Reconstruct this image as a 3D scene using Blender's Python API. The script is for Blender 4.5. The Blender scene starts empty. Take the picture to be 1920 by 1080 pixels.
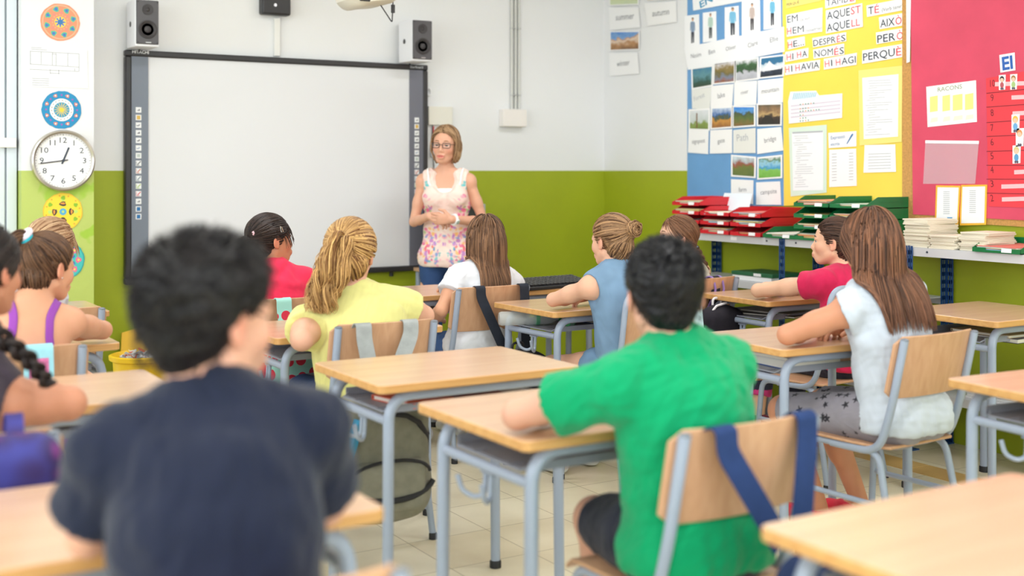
import bpy, bmesh, math, random
import numpy as np
from mathutils import Vector, Matrix, Euler
S = bpy.context.scene
C = S.collection
PI = math.pi
R = math.radians
random.seed(7)
RNG = np.random.default_rng(11)

# ------------------------------------------------------------------ camera
YAW = R(31.5)
EYE = 1.37
FPX = 2250.0
cam_data = bpy.data.cameras.new('camera')
cam_data.sensor_width = 36.0
cam_data.lens = 36.0 * FPX / 1920.0
cam_data.shift_y = -220.0 / 1920.0
cam_data.clip_start = 0.05
cam_data.dof.use_dof = True
cam_data.dof.focus_distance = 5.3
cam_data.dof.aperture_fstop = 1.65
cam = bpy.data.objects.new('camera', cam_data)
cam.location = (0, 0, EYE)
cam.rotation_euler = (PI / 2, 0, -YAW)
C.objects.link(cam)
S.camera = cam

# ------------------------------------------------------------------ exposure, sky, daylight
S.view_settings.view_transform = 'Standard'
S.view_settings.look = 'None'
S.view_settings.gamma = 1.0
S.view_settings.exposure = 0.76
S.view_settings.use_curve_mapping = False
W = bpy.data.worlds.new('sky')
S.world = W
W.use_nodes = True
bg = W.node_tree.nodes['Background']
bg.inputs[0].default_value = (0.86, 0.93, 1.0, 1)
bg.inputs[1].default_value = 0.6

def area(name, loc, rot, sx, sy, watts, col=(1, 1, 1)):
    l = bpy.data.lights.new(name, 'AREA')
    l.shape = 'RECTANGLE'
    l.size = sx
    l.size_y = sy
    l.energy = watts
    l.color = col
    o = bpy.data.objects.new(name, l)
    o.location = loc
    o.rotation_euler = rot
    C.objects.link(o)
    return o
# daylight through the three windows of the left wall and the two of the back wall
XL, YB, XR, YF, ZC = -2.6, -2.2, 5.05, 6.98, 3.05
WIN_LEFT = (-0.4, 2.2, 4.8)
WIN_BACK = (-0.6, 2.4)
for wy in WIN_LEFT:
    area('window_daylight', (XL - 0.02, wy, 1.85), (0, -PI / 2, 0), 1.7, 1.9, 31, (0.86, 0.93, 1.0))
for wx in WIN_BACK:
    area('window_daylight', (wx, YB - 0.02, 1.85), (PI / 2, 0, 0), 2.2, 1.7, 32, (0.86, 0.93, 1.0))
# ceiling lamps
LAMPS = [(x, y) for x in (-0.8, 1.7, 4.0) for y in (-0.6, 2.2, 5.0)]
for lx, ly in LAMPS:
    area('ceiling_lamp_light', (lx, ly, ZC - 0.085), (0, 0, 0), 1.15, 0.28, 9, (0.94, 0.97, 1.0))

# ------------------------------------------------------------------ helpers: pixels to rays, materials
CY, SY = math.cos(YAW), math.sin(YAW)
def ray(px, py):
    a, b = (px - 960) / FPX, (py - 320) / FPX
    return (a * CY + SY, -a * SY + CY, -b)
def on_front(px, py, Y=None):
    d = ray(px, py); t = (Y if Y is not None else YF) / d[1]
    return (d[0] * t, EYE + d[2] * t)
def on_right(px, py, X=None):
    d = ray(px, py); t = (X if X is not None else XR) / d[0]
    return (d[1] * t, EYE + d[2] * t)

def lin(c):
    out = []
    for v in c[:3]:
        v = v / 255.0
        out.append(v / 12.92 if v <= 0.04045 else ((v + 0.055) / 1.055) ** 2.4)
    return (out[0], out[1], out[2], 1.0)

_M = {}
def base_mat(name):
    m = bpy.data.materials.new(name)
    m.use_nodes = True
    nt = m.node_tree
    b = nt.nodes['Principled BSDF']
    return m, nt, b
def mat(name, col, rough=0.55, metal=0.0, spec=0.5, var=0.0, scale=8.0, bump=0.0, bscale=60.0, stretch=(1, 1, 1), trans=0.0, alpha=1.0):
    """plain surface, optionally with mottled colour and a noise bump"""
    if name in _M: return _M[name]
    m, nt, b = base_mat(name)
    c = lin(col)
    b.inputs['Base Color'].default_value = c
    b.inputs['Roughness'].default_value = rough
    b.inputs['Metallic'].default_value = metal
    b.inputs['Specular IOR Level'].default_value = spec
    if trans: b.inputs['Transmission Weight'].default_value = trans
    if alpha < 1: b.inputs['Alpha'].default_value = alpha
    if var or bump:
        tc = nt.nodes.new('ShaderNodeTexCoord')
        mp = nt.nodes.new('ShaderNodeMapping')
        mp.inputs['Scale'].default_value = stretch
        nt.links.new(tc.outputs['Object'], mp.inputs[0])
    if var:
        n = nt.nodes.new('ShaderNodeTexNoise')
        n.inputs['Scale'].default_value = scale
        n.inputs['Detail'].default_value = 4
        nt.links.new(mp.outputs[0], n.inputs['Vector'])
        r = nt.nodes.new('ShaderNodeValToRGB')
        r.color_ramp.elements[0].position = 0.3
        r.color_ramp.elements[1].position = 0.7
        r.color_ramp.elements[0].color = tuple(max(0, v * (1 - var)) for v in c[:3]) + (1,)
        r.color_ramp.elements[1].color = tuple(min(1, v * (1 + var)) for v in c[:3]) + (1,)
        nt.links.new(n.outputs['Fac'], r.inputs[0])
        nt.links.new(r.outputs[0], b.inputs['Base Color'])
    if bump:
        n2 = nt.nodes.new('ShaderNodeTexNoise')
        n2.inputs['Scale'].default_value = bscale
        n2.inputs['Detail'].default_value = 3
        nt.links.new(mp.outputs[0], n2.inputs['Vector'])
        bp = nt.nodes.new('ShaderNodeBump')
        bp.inputs['Strength'].default_value = bump
        bp.inputs['Distance'].default_value = 0.004
        nt.links.new(n2.outputs['Fac'], bp.inputs['Height'])
        nt.links.new(bp.outputs[0], b.inputs['Normal'])
    _M[name] = m
    return m
def attr_mat(name, rough=0.5, spec=0.4, sss=0.0, bump=0.0, bscale=200.0, stretch=(1, 1, 1), sheen=0.0):
    """colour read from the mesh's own 'tint' attribute (skin, lips, dyed cloth, hair)"""
    if name in _M: return _M[name]
    m, nt, b = base_mat(name)
    a = nt.nodes.new('ShaderNodeAttribute'); a.attribute_name = 'tint'
    nt.links.new(a.outputs['Color'], b.inputs['Base Color'])
    b.inputs['Roughness'].default_value = rough
    b.inputs['Specular IOR Level'].default_value = spec
    if sheen: b.inputs['Sheen Weight'].default_value = sheen
    if sss:
        b.inputs['Subsurface Weight'].default_value = sss
        b.inputs['Subsurface Radius'].default_value = (0.010, 0.004, 0.002)
        b.inputs['Subsurface Scale'].default_value = 1.0
    if bump:
        tc = nt.nodes.new('ShaderNodeTexCoord')
        mp = nt.nodes.new('ShaderNodeMapping'); mp.inputs['Scale'].default_value = stretch
        nt.links.new(tc.outputs['Object'], mp.inputs[0])
        n2 = nt.nodes.new('ShaderNodeTexNoise'); n2.inputs['Scale'].default_value = bscale
        nt.links.new(mp.outputs[0], n2.inputs['Vector'])
        bp = nt.nodes.new('ShaderNodeBump'); bp.inputs['Strength'].default_value = bump
        bp.inputs['Distance'].default_value = 0.003
        nt.links.new(n2.outputs['Fac'], bp.inputs['Height'])
        nt.links.new(bp.outputs[0], b.inputs['Normal'])
    _M[name] = m
    return m
def wood(name, c1, c2, scale=1.0, rough=0.4, axis=0, coat=0.0):
    if name in _M: return _M[name]
    m, nt, b = base_mat(name)
    tc = nt.nodes.new('ShaderNodeTexCoord')
    mp = nt.nodes.new('ShaderNodeMapping')
    s = [14.0 * scale] * 3; s[axis] = 0.9 * scale
    mp.inputs['Scale'].default_value = s
    nt.links.new(tc.outputs['Object'], mp.inputs[0])
    n = nt.nodes.new('ShaderNodeTexNoise'); n.inputs['Scale'].default_value = 3.0; n.inputs['Detail'].default_value = 6
    n.inputs['Distortion'].default_value = 0.6
    nt.links.new(mp.outputs[0], n.inputs['Vector'])
    r = nt.nodes.new('ShaderNodeValToRGB')
    r.color_ramp.elements[0].position = 0.32; r.color_ramp.elements[1].position = 0.68
    r.color_ramp.elements[0].color = lin(c1); r.color_ramp.elements[1].color = lin(c2)
    nt.links.new(n.outputs['Fac'], r.inputs[0])
    nt.links.new(r.outputs[0], b.inputs['Base Color'])
    b.inputs['Roughness'].default_value = rough
    b.inputs['Coat Weight'].default_value = coat; b.inputs['Coat Roughness'].default_value = 0.22
    _M[name] = m
    return m

# ------------------------------------------------------------------ helpers: meshes
class MB:
    """collects shapes of one mesh"""
    def __init__(self): self.v = []; self.f = []; self.mi = []
    def add(self, vs, fs, mi=0):
        o = len(self.v)
        self.v += [tuple(p) for p in vs]
        self.f += [tuple(i + o for i in f) for f in fs]
        self.mi += [mi] * len(fs)
        return self
    def box(self, c, s, rot=None, mi=0):
        x, y, z = s[0] / 2, s[1] / 2, s[2] / 2
        vs = [Vector((a * x, b * y, d * z)) for d in (-1, 1) for b in (-1, 1) for a in (-1, 1)]
        if rot is not None:
            M = Euler(rot).to_matrix(); vs = [M @ p for p in vs]
        vs = [p + Vector(c) for p in vs]
        return self.add(vs, [(0, 2, 3, 1), (4, 5, 7, 6), (0, 1, 5, 4), (2, 6, 7, 3), (0, 4, 6, 2), (1, 3, 7, 5)], mi)
    def tube(self, path, r, n=10, caps=True, closed=False, mi=0, flat=None):
        P = [Vector(p) for p in path]; N = len(P)
        rad = r if isinstance(r, (list, tuple)) else [r] * N
        rings = []; up = None
        for i in range(N):
            if closed: t = P[(i + 1) % N] - P[i - 1]
            else: t = P[min(i + 1, N - 1)] - P[max(i - 1, 0)]
            t.normalize()
            if up is None:
                up = Vector((0, 0, 1)) if abs(t.z) < 0.9 else Vector((0, 1, 0))
            a = t.cross(up)
            if a.length < 1e-5: a = t.cross(Vector((1, 0, 0)))
            a.normalize(); b = a.cross(t).normalized(); up = b
            k = flat if flat else 1.0
            rings.append([P[i] + (a * math.cos(q) + b * math.sin(q) * k) * rad[i] for q in [2 * PI * j / n for j in range(n)]])
        vs = [p for g in rings for p in g]; fs = []
        M = N if closed else N - 1
        for i in range(M):
            for j in range(n):
                k = (j + 1) % n; i2 = (i + 1) % N
                fs.append((i * n + j, i2 * n + j, i2 * n + k, i * n + k))
        if caps and not closed:
            fs.append(tuple(range(n))); fs.append(tuple((N - 1) * n + j for j in reversed(range(n))))
        return self.add(vs, fs, mi)
    def lathe(self, prof, n=24, c=(0, 0, 0), axis='z', mi=0):
        vs = []; fs = []
        for (r, h) in prof:
            for j in range(n):
                q = 2 * PI * j / n; x, y = r * math.cos(q), r * math.sin(q)
                p = (x, y, h) if axis == 'z' else ((x, -h, y) if axis == 'y' else (h, x, y))
                vs.append((p[0] + c[0], p[1] + c[1], p[2] + c[2]))
        for i in range(len(prof) - 1):
            for j in range(n):
                k = (j + 1) % n
                fs.append((i * n + j, i * n + k, (i + 1) * n + k, (i + 1) * n + j))
        fs.append(tuple(reversed(range(n)))); fs.append(tuple((len(prof) - 1) * n + j for j in range(n)))
        return self.add(vs, fs, mi)
    def prism(self, poly, z0, z1, mi=0, mside=None):
        n = len(poly)
        vs = [(p[0], p[1], z0) for p in poly] + [(p[0], p[1], z1) for p in poly]
        a = sum(poly[i][0] * poly[(i + 1) % n][1] - poly[(i + 1) % n][0] * poly[i][1] for i in range(n))
        top = tuple(range(n, 2 * n)); bot = tuple(reversed(range(n)))
        sides = [(i, (i + 1) % n, n + (i + 1) % n, n + i) for i in range(n)]
        if a < 0:
            top = tuple(reversed(top)); bot = tuple(reversed(bot)); sides = [tuple(reversed(f)) for f in sides]
        self.add(vs, [top, bot], mi)
        o = len(self.v) - 2 * n
        self.f += [tuple(i + o for i in f) for f in sides]
        self.mi += [mi if mside is None else mside] * n
        return self
    def ball(self, c, r, n=12, m=8, mi=0, R3=None):
        r = r if isinstance(r, (tuple, list)) else (r, r, r)
        vs = []; fs = []
        for i in range(1, m):
            t = PI * i / m
            for j in range(n):
                q = 2 * PI * j / n
                p = Vector((math.sin(t) * math.cos(q) * r[0], math.sin(t) * math.sin(q) * r[1], math.cos(t) * r[2]))
                if R3 is not None: p = R3 @ p
                vs.append(p + Vector(c))
        a = Vector((0, 0, r[2])); b = Vector((0, 0, -r[2]))
        if R3 is not None: a = R3 @ a; b = R3 @ b
        vs += [a + Vector(c), b + Vector(c)]
        T = (m - 1) * n
        for i in range(m - 2):
            for j in range(n):
                k = (j + 1) % n
                fs.append((i * n + j, (i + 1) * n + j, (i + 1) * n + k, i * n + k))
        for j in range(n):
            k = (j + 1) % n
            fs.append((T, j, k)); fs.append((T + 1, (m - 2) * n + k, (m - 2) * n + j))
        return self.add(vs, fs, mi)
    def build(self, name, ms, parent=None, loc=(0, 0, 0), rot=(0, 0, 0), bevel=0.0, seg=2, angle=35, sub=0, solid=0.0):
        me = bpy.data.meshes.new(name)
        me.from_pydata(self.v, [], self.f)
        ms = ms if isinstance(ms, (list, tuple)) else [ms]
        for m in ms: me.materials.append(m)
        me.polygons.foreach_set('material_index', self.mi)
        me.polygons.foreach_set('use_smooth', [True] * len(me.polygons))
        me.set_sharp_from_angle(angle=R(angle))
        o = bpy.data.objects.new(name, me)
        C.objects.link(o)
        o.location = loc; o.rotation_euler = rot
        if parent: o.parent = parent
        if solid:
            md = o.modifiers.new('thickness', 'SOLIDIFY'); md.thickness = solid; md.offset = 0
        if bevel:
            md = o.modifiers.new('edge', 'BEVEL'); md.width = bevel; md.segments = seg; md.limit_method = 'ANGLE'; md.angle_limit = R(40)
        if sub:
            md = o.modifiers.new('round', 'SUBSURF'); md.levels = sub; md.render_levels = sub
        return o
def fillet(pts, r, n=6):
    """rounds the inner corners of a polyline"""
    P = [Vector(p) for p in pts]; out = [P[0]]
    for i in range(1, len(P) - 1):
        a, b, c = P[i - 1], P[i], P[i + 1]
        d1 = (a - b); d2 = (c - b)
        k = min(r, d1.length * 0.49, d2.length * 0.49)
        s = b + d1.normalized() * k; e = b + d2.normalized() * k
        for j in range(n + 1):
            t = j / n
            out.append(s * (1 - t) ** 2 + b * 2 * t * (1 - t) + e * t * t)
    out.append(P[-1])
    return out
def rrect(w, h, r, n=4, cx=0, cy=0):
    out = []
    for (sx, sy, a0) in ((1, 1, 0), (-1, 1, 90), (-1, -1, 180), (1, -1, 270)):
        for j in range(n + 1):
            q = R(a0 + 90 * j / n)
            out.append((cx + sx * (w / 2 - r) + r * math.cos(q), cy + sy * (h / 2 - r) + r * math.sin(q)))
    return out
def tag(o, label=None, cat=None, group=None, kind=None):
    if label: o['label'] = label
    if cat: o['category'] = cat
    if group: o['group'] = group
    if kind: o['kind'] = kind
    return o
def thing(name, label, cat, loc=(0, 0, 0), rz=0.0, group=None):
    o = bpy.data.objects.new(name, None)
    C.objects.link(o)
    o.empty_display_size = 0.05
    o.location = loc; o.rotation_euler = (0, 0, rz)
    return tag(o, label, cat, group)
_KIDS = {}
def copy_tree(o, parent=None):
    c = o.copy(); C.objects.link(c)
    if parent: c.parent = parent
    for ch in list(o.children): copy_tree(ch, c)
    return c
def copy_thing(o, loc, rz, label, group=None):
    c = copy_tree(o)
    c.location = loc; c.rotation_euler = (0, 0, rz)
    c['label'] = label
    if group: c['group'] = group
    return c
_TXT = {}
def text_mesh(s, bold=0.0):
    if 'M' in s or '4' in s: bold = 0.0
    k = (s, bold)
    if k in _TXT: return _TXT[k]
    cu = bpy.data.curves.new('lettering', 'FONT')
    cu.body = s; cu.size = 1.0; cu.resolution_u = 2; cu.offset = bold
    o = bpy.data.objects.new('lettering', cu); C.objects.link(o)
    dg = bpy.context.evaluated_depsgraph_get()
    me = bpy.data.meshes.new_from_object(o.evaluated_get(dg))
    n = len(me.vertices); a = np.empty(n * 3); me.vertices.foreach_get('co', a)
    a = a.reshape(-1, 3)
    f = [tuple(p.vertices) for p in me.polygons]
    bpy.data.objects.remove(o); bpy.data.curves.remove(cu); bpy.data.meshes.remove(me)
    _TXT[k] = (a, f)
    return _TXT[k]

# ------------------------------------------------------------------ room shell
white_wall = mat('white_paint', (231, 232, 233), 0.7, var=0.015, scale=1.4, bump=0.10, bscale=45)
green_wall = mat('green_paint', (157, 170, 28), 0.55, var=0.05, scale=2.2, bump=0.12, bscale=40)
def wall_mesh(name, boxes):
    mb = MB()
    for (c, s) in boxes:
        z0, z1 = c[2] - s[2] / 2, c[2] + s[2] / 2
        if z0 < EYE < z1:
            mb.box((c[0], c[1], (z0 + EYE) / 2), (s[0], s[1], EYE - z0), mi=1)
            mb.box((c[0], c[1], (z1 + EYE) / 2), (s[0], s[1], z1 - EYE), mi=0)
        else:
            mb.box(c, s, mi=1 if z1 <= EYE else 0)
    return tag(mb.build(name, [white_wall, green_wall]), kind='structure')
def tile_floor():
    m, nt, b = base_mat('terrazzo_tiles')
    tc = nt.nodes.new('ShaderNodeTexCoord')
    br = nt.nodes.new('ShaderNodeTexBrick')
    br.offset = 0.0; br.squash = 1.0
    br.inputs['Scale'].default_value = 1.0
    br.inputs['Brick Width'].default_value = 0.33
    br.inputs['Row Height'].default_value = 0.33
    br.inputs['Mortar Size'].default_value = 0.0022
    br.inputs['Mortar Smooth'].default_value = 0.3
    br.inputs['Color1'].default_value = lin((238, 230, 206)); br.inputs['Color2'].default_value = lin((228, 217, 188))
    br.inputs['Mortar'].default_value = lin((172, 160, 130))
    nt.links.new(tc.outputs['Object'], br.inputs['Vector'])
    n = nt.nodes.new('ShaderNodeTexNoise'); n.inputs['Scale'].default_value = 3.0; n.inputs['Detail'].default_value = 5
    nt.links.new(tc.outputs['Object'], n.inputs['Vector'])
    mx = nt.nodes.new('ShaderNodeMix'); mx.data_type = 'RGBA'; mx.blend_type = 'MULTIPLY'; mx.inputs[0].default_value = 0.35
    r = nt.nodes.new('ShaderNodeValToRGB')
    r.color_ramp.elements[0].position = 0.35; r.color_ramp.elements[1].position = 0.65
    r.color_ramp.elements[0].color = lin((205, 196, 178)); r.color_ramp.elements[1].color = (1, 1, 1, 1)
    nt.links.new(n.outputs['Fac'], r.inputs[0])
    nt.links.new(br.outputs['Color'], mx.inputs[6]); nt.links.new(r.outputs[0], mx.inputs[7])
    nt.links.new(mx.outputs[2], b.inputs['Base Color'])
    b.inputs['Roughness'].default_value = 0.33
    return m
XA, XB, YA, YC = XL, XR, YB, YF
mb = MB(); mb.box(((XL + XR) / 2, (YB + YF) / 2, -0.05), (XR - XL + 0.3, YF - YB + 0.3, 0.1))
tag(mb.build('floor', tile_floor()), kind='structure')
# a band of ochre tiles runs along the right wall
mb = MB()
for k in range(26):
    mb.box((4.485, YB + 0.17 + 0.33 * k, 0.0008), (0.165, 0.326, 0.0016))
tag(mb.build('floor_border', mat('ochre_tile', (214, 176, 112), 0.35, var=0.08, scale=5)), kind='structure')
mb = MB(); mb.box(((XL + XR) / 2, (YB + YF) / 2, ZC + 0.05), (XR - XL + 0.3, YF - YB + 0.3, 0.1))
tag(mb.build('ceiling', mat('ceiling_paint', (240, 240, 238), 0.8)), kind='structure')
wall_mesh('wall_front', [(((XL + XR) / 2, YF + 0.06, ZC / 2), (XR - XL + 0.24, 0.12, ZC))])
wall_mesh('wall_right', [((XR + 0.06, (YB + YF) / 2, ZC / 2), (0.12, YF - YB, ZC))])
def opened_wall(name, horizontal, at, lo, hi, centres, w, z0, z1):
    bx = []; edges = [lo]
    for c in centres: edges += [c - w / 2, c + w / 2]
    edges.append(hi)
    def b(u0, u1, a, d):
        if horizontal: bx.append((((u0 + u1) / 2, at, (a + d) / 2), (u1 - u0, 0.12, d - a)))
        else: bx.append(((at, (u0 + u1) / 2, (a + d) / 2), (0.12, u1 - u0, d - a)))
    for i in range(0, len(edges), 2): b(edges[i], edges[i + 1], 0, ZC)
    for c in centres: b(c - w / 2, c + w / 2, 0, z0); b(c - w / 2, c + w / 2, z1, ZC)
    wall_mesh(name, bx)
opened_wall('wall_left', False, XL - 0.06, YB, YF, WIN_LEFT, 2.0, 0.95, 2.75)
opened_wall('wall_back', True, YB - 0.06, XL - 0.12, XR + 0.12, WIN_BACK, 2.3, 0.95, 2.75)
frame_white = mat('window_white', (238, 240, 240), 0.35)
pane_m = mat('window_glass', (250, 252, 252), 0.02, alpha=0.12)
def window(n, horizontal, at, c, w):
    mb = MB(); z0, z1 = 0.95, 2.75
    def bar(u, z, du, dz, d=0.06):
        mb.box((u, at, z) if horizontal else (at, u, z), (du, d, dz) if horizontal else (d, du, dz))
    for s in (-1, 1): bar(c + s * (w / 2 - 0.03), (z0 + z1) / 2, 0.06, z1 - z0)
    bar(c, (z0 + z1) / 2, 0.07, z1 - z0)
    for z in (z0 + 0.03, z1 - 0.03, 2.2): bar(c, z, w - 0.002, 0.06, 0.052)
    f_ = tag(mb.build('window_%d' % n, frame_white), kind='structure')
    mb = MB(); off = -0.02
    mb.box((c, at + off, (z0 + z1) / 2) if horizontal else (at + off, c, (z0 + z1) / 2), (w - 0.02, 0.004, z1 - z0 - 0.02) if horizontal else (0.004, w - 0.02, z1 - z0 - 0.02))
    mb.build('pane', pane_m, f_)
for i, c in enumerate(WIN_LEFT): window(i + 1, False, XL - 0.08, c, 2.0)
for i, c in enumerate(WIN_BACK): window(i + 4, True, YB - 0.08, c, 2.3)
lamp_white = mat('lamp_housing', (240, 240, 240), 0.4)
m, nt, b = base_mat('lamp_diffuser'); b.inputs['Emission Color'].default_value = (1, 0.98, 0.95, 1); b.inputs['Emission Strength'].default_value = 3.0
lamp_glow = m
for i, (lx, ly) in enumerate(LAMPS):
    if i == 0:
        t = thing('ceiling_lamp', 'long white ceiling lamp with a glowing diffuser', 'lamp', (lx, ly, ZC), 0, 'ceiling lamps')
        MB().box((0, 0, -0.035), (1.25, 0.34, 0.07)).build('housing', lamp_white, t, bevel=0.006)
        MB().box((0, 0, -0.073), (1.15, 0.28, 0.008)).build('diffuser', lamp_glow, t)
        lamp0 = t
    else: copy_thing(lamp0, (lx, ly, ZC), 0, 'long white ceiling lamp with a glowing diffuser')

# column at the left of the front wall, and the pale door left of it
YCOL = 6.73
xc0, xc1 = on_front(40, 300, YCOL)[0], on_front(176, 300, YCOL)[0]
m, nt, b = base_mat('lit_flaking_green')
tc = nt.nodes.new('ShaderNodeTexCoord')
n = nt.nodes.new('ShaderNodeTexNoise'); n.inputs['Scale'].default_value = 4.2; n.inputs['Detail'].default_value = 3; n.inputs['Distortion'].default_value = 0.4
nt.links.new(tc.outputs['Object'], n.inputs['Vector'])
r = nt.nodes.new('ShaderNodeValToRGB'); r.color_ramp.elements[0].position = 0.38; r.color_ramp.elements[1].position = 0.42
r.color_ramp.elements[0].color = lin((160, 196, 62)); r.color_ramp.elements[1].color = lin((184, 200, 104))  # light on the column put into the paler green; vivid blotches are flaking
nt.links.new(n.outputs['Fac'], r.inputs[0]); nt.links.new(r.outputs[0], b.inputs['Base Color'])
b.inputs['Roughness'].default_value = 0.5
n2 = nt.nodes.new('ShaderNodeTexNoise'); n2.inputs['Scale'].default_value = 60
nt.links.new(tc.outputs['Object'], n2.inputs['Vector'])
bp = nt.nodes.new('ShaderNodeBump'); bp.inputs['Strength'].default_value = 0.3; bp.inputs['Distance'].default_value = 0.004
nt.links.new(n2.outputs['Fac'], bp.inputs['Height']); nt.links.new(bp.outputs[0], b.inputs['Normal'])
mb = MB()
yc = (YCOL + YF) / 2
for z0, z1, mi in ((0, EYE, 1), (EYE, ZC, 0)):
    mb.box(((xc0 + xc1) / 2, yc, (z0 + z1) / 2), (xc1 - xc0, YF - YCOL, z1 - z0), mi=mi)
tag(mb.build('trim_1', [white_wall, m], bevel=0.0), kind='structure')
YD = 6.82
xd1 = xc0 - 0.005
mb = MB()
pale = mat('door_paint', (214, 222, 228), 0.45)
xm = on_front(11, 300, YD)[0]
mb.box(((0.05 + xm) / 2 - 0.002, YD + 0.02, 1.3), (xm - 0.05 - 0.006, 0.04, 2.6))
mb.box(((xm + xd1) / 2 + 0.001, YD + 0.02, 1.3), (xd1 - xm - 0.006, 0.04, 2.6))
mb.box((xm, YD + 0.035, 1.3), (0.02, 0.02, 2.6))
tag(mb.build('door_1', pale, bevel=0.004), kind='structure')

# ------------------------------------------------------------------ sheets on the walls
FR = {}
def loc_uv(fr, p):
    wall, plane = fr[0], fr[1]
    if wall == 'front':
        u, v = on_front(p[0], p[1], plane)
    else:
        y, v = on_right(p[0], p[1], plane); u = -y
    return u, v
def paper(name, label, cat, wall, pts, m, off=0.002, thick=0.0012, group=None, cut=None, plane=None):
    """a flat sheet pinned to a wall; pts are its corners"""
    pl = plane if plane is not None else ((YF if wall == 'front' else XR) - off)
    fr0 = (wall, pl)
    uv = [loc_uv(fr0, p) for p in pts]
    uc = sum(p[0] for p in uv) / len(uv); vc = sum(p[1] for p in uv) / len(uv)
    mb = MB(); mb.prism([(p[0] - uc, p[1] - vc) for p in uv], 0, thick)
    if wall == 'front': loc, rot = (uc, pl, vc), (PI / 2, 0, 0)
    else: loc, rot = (pl, -uc, vc), (PI / 2, 0, -PI / 2)
    o = mb.build(name, m, None, loc, rot)
    FR[o.name] = (wall, pl, uc, vc, thick)
    if label: tag(o, label, cat, group)
    return o
def to_local(o, p):
    fr = FR[o.name]; u, v = loc_uv(fr, p)
    return (u - fr[2], v - fr[3])
def piece(o, name, pts, m, lift=0.0004, thick=0.0005):
    z0 = FR[o.name][4] + lift
    return MB().prism([to_local(o, p) for p in pts], z0 - lift - 0.0002, z0 + thick - 0.0002).build(name, m, o)
def rect(x0, y0, x1, y1, sl=0.0):
    """a pixel rectangle whose top and bottom rise by sl per pixel to the right"""
    d = (x1 - x0) * sl
    return [(x0, y1), (x1, y1 - d), (x1, y0 - d), (x0, y0)]
def words(o, items, m, name='lettering', lift=0.0006, bold=0.0):
    """items: (text, baseline start, baseline end, cap height in px or None); one mesh of lettering on sheet o"""
    mb = MB(); z0 = FR[o.name][4] + lift
    for it in items:
        s, p0, p1 = it[0], it[1], it[2]
        a = Vector(to_local(o, p0)); b = Vector(to_local(o, p1))
        vs, fs = text_mesh(s, bold)
        if len(vs) == 0: continue
        x0, x1 = vs[:, 0].min(), vs[:, 0].max()
        d = b - a; L = d.length; sx = L / (x1 - x0)
        if len(it) > 3 and it[3]:
            h = abs(to_local(o, (p0[0], p0[1] - it[3]))[1] - a.y); sy = h / 0.70
        else: sy = sx
        e = d.normalized(); n = Vector((-e.y, e.x))
        out = []
        for q in vs:
            w = a + e * ((q[0] - x0) * sx) + n * (q[1] * sy)
            out.append((w.x, w.y, z0))
        mb.add(out, fs)
    return mb.build(name, m, o)
def rules(o, lines, m, name='print_lines', wpx=1.0, lift=0.0006):
    """thin printed lines: (x0,y0,x1,y1)"""
    mb = MB(); z0 = FR[o.name][4] + lift
    for (x0, y0, x1, y1) in lines:
        dx, dy = x1 - x0, y1 - y0; L = math.hypot(dx, dy) or 1
        nx, ny = -dy / L * wpx / 2, dx / L * wpx / 2
        q = [to_local(o, p) for p in ((x0 + nx, y0 + ny), (x1 + nx, y1 + ny), (x1 - nx, y1 - ny), (x0 - nx, y0 - ny))]
        mb.add([(p[0], p[1], z0) for p in q], [(0, 1, 2, 3)])
    return mb.build(name, m, o)
paper_white = mat('paper_white', (240, 241, 243), 0.6)
paper_offwhite = mat('paper_offwhite', (226, 227, 222), 0.6)
ink = mat('ink_grey', (120, 122, 128), 0.6)
ink_pale = mat('ink_pale', (176, 180, 186), 0.6)
ink_dark = mat('ink_dark', (62, 70, 84), 0.6)
ink_red = mat('ink_red', (226, 92, 100), 0.6)
ink_blue = mat('ink_blue', (70, 120, 175), 0.6)
black_plastic = mat('black_plastic', (44, 43, 46), 0.4)
def photo_mat(name, stops, scale=14.0, amp=0.035, h=0.05, seed=0.0):
    """a printed landscape photograph: bands of colour from bottom to top broken up by noise"""
    m, nt, b = base_mat(name)
    tc = nt.nodes.new('ShaderNodeTexCoord')
    sp = nt.nodes.new('ShaderNodeSeparateXYZ'); nt.links.new(tc.outputs['Generated'], sp.inputs[0])
    mp = nt.nodes.new('ShaderNodeMapping'); mp.inputs['Location'].default_value = (seed, seed * 2.3, 0)
    mp.inputs['Scale'].default_value = (1, 0.75, 0)
    nt.links.new(tc.outputs['Generated'], mp.inputs[0])
    n = nt.nodes.new('ShaderNodeTexNoise'); n.inputs['Scale'].default_value = 4.5; n.inputs['Detail'].default_value = 6
    nt.links.new(mp.outputs[0], n.inputs['Vector'])
    ma = nt.nodes.new('ShaderNodeMath'); ma.operation = 'MULTIPLY_ADD'; ma.inputs[1].default_value = 0.75; 
    nt.links.new(n.outputs['Fac'], ma.inputs[0])
    sb = nt.nodes.new('ShaderNodeMath'); sb.operation = 'SUBTRACT'; sb.inputs[1].default_value = 0.375
    nt.links.new(sp.outputs['Y'], sb.inputs[0]); nt.links.new(sb.outputs[0], ma.inputs[2])
    r = nt.nodes.new('ShaderNodeValToRGB')
    while len(r.color_ramp.elements) < len(stops): r.color_ramp.elements.new(0.5)
    for e, (p, c) in zip(r.color_ramp.elements, stops): e.position = p; e.color = lin(c)
    nt.links.new(ma.outputs[0], r.inputs[0]); nt.links.new(r.outputs[0], b.inputs['Base Color'])
    b.inputs['Roughness'].default_value = 0.35
    return m

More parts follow.
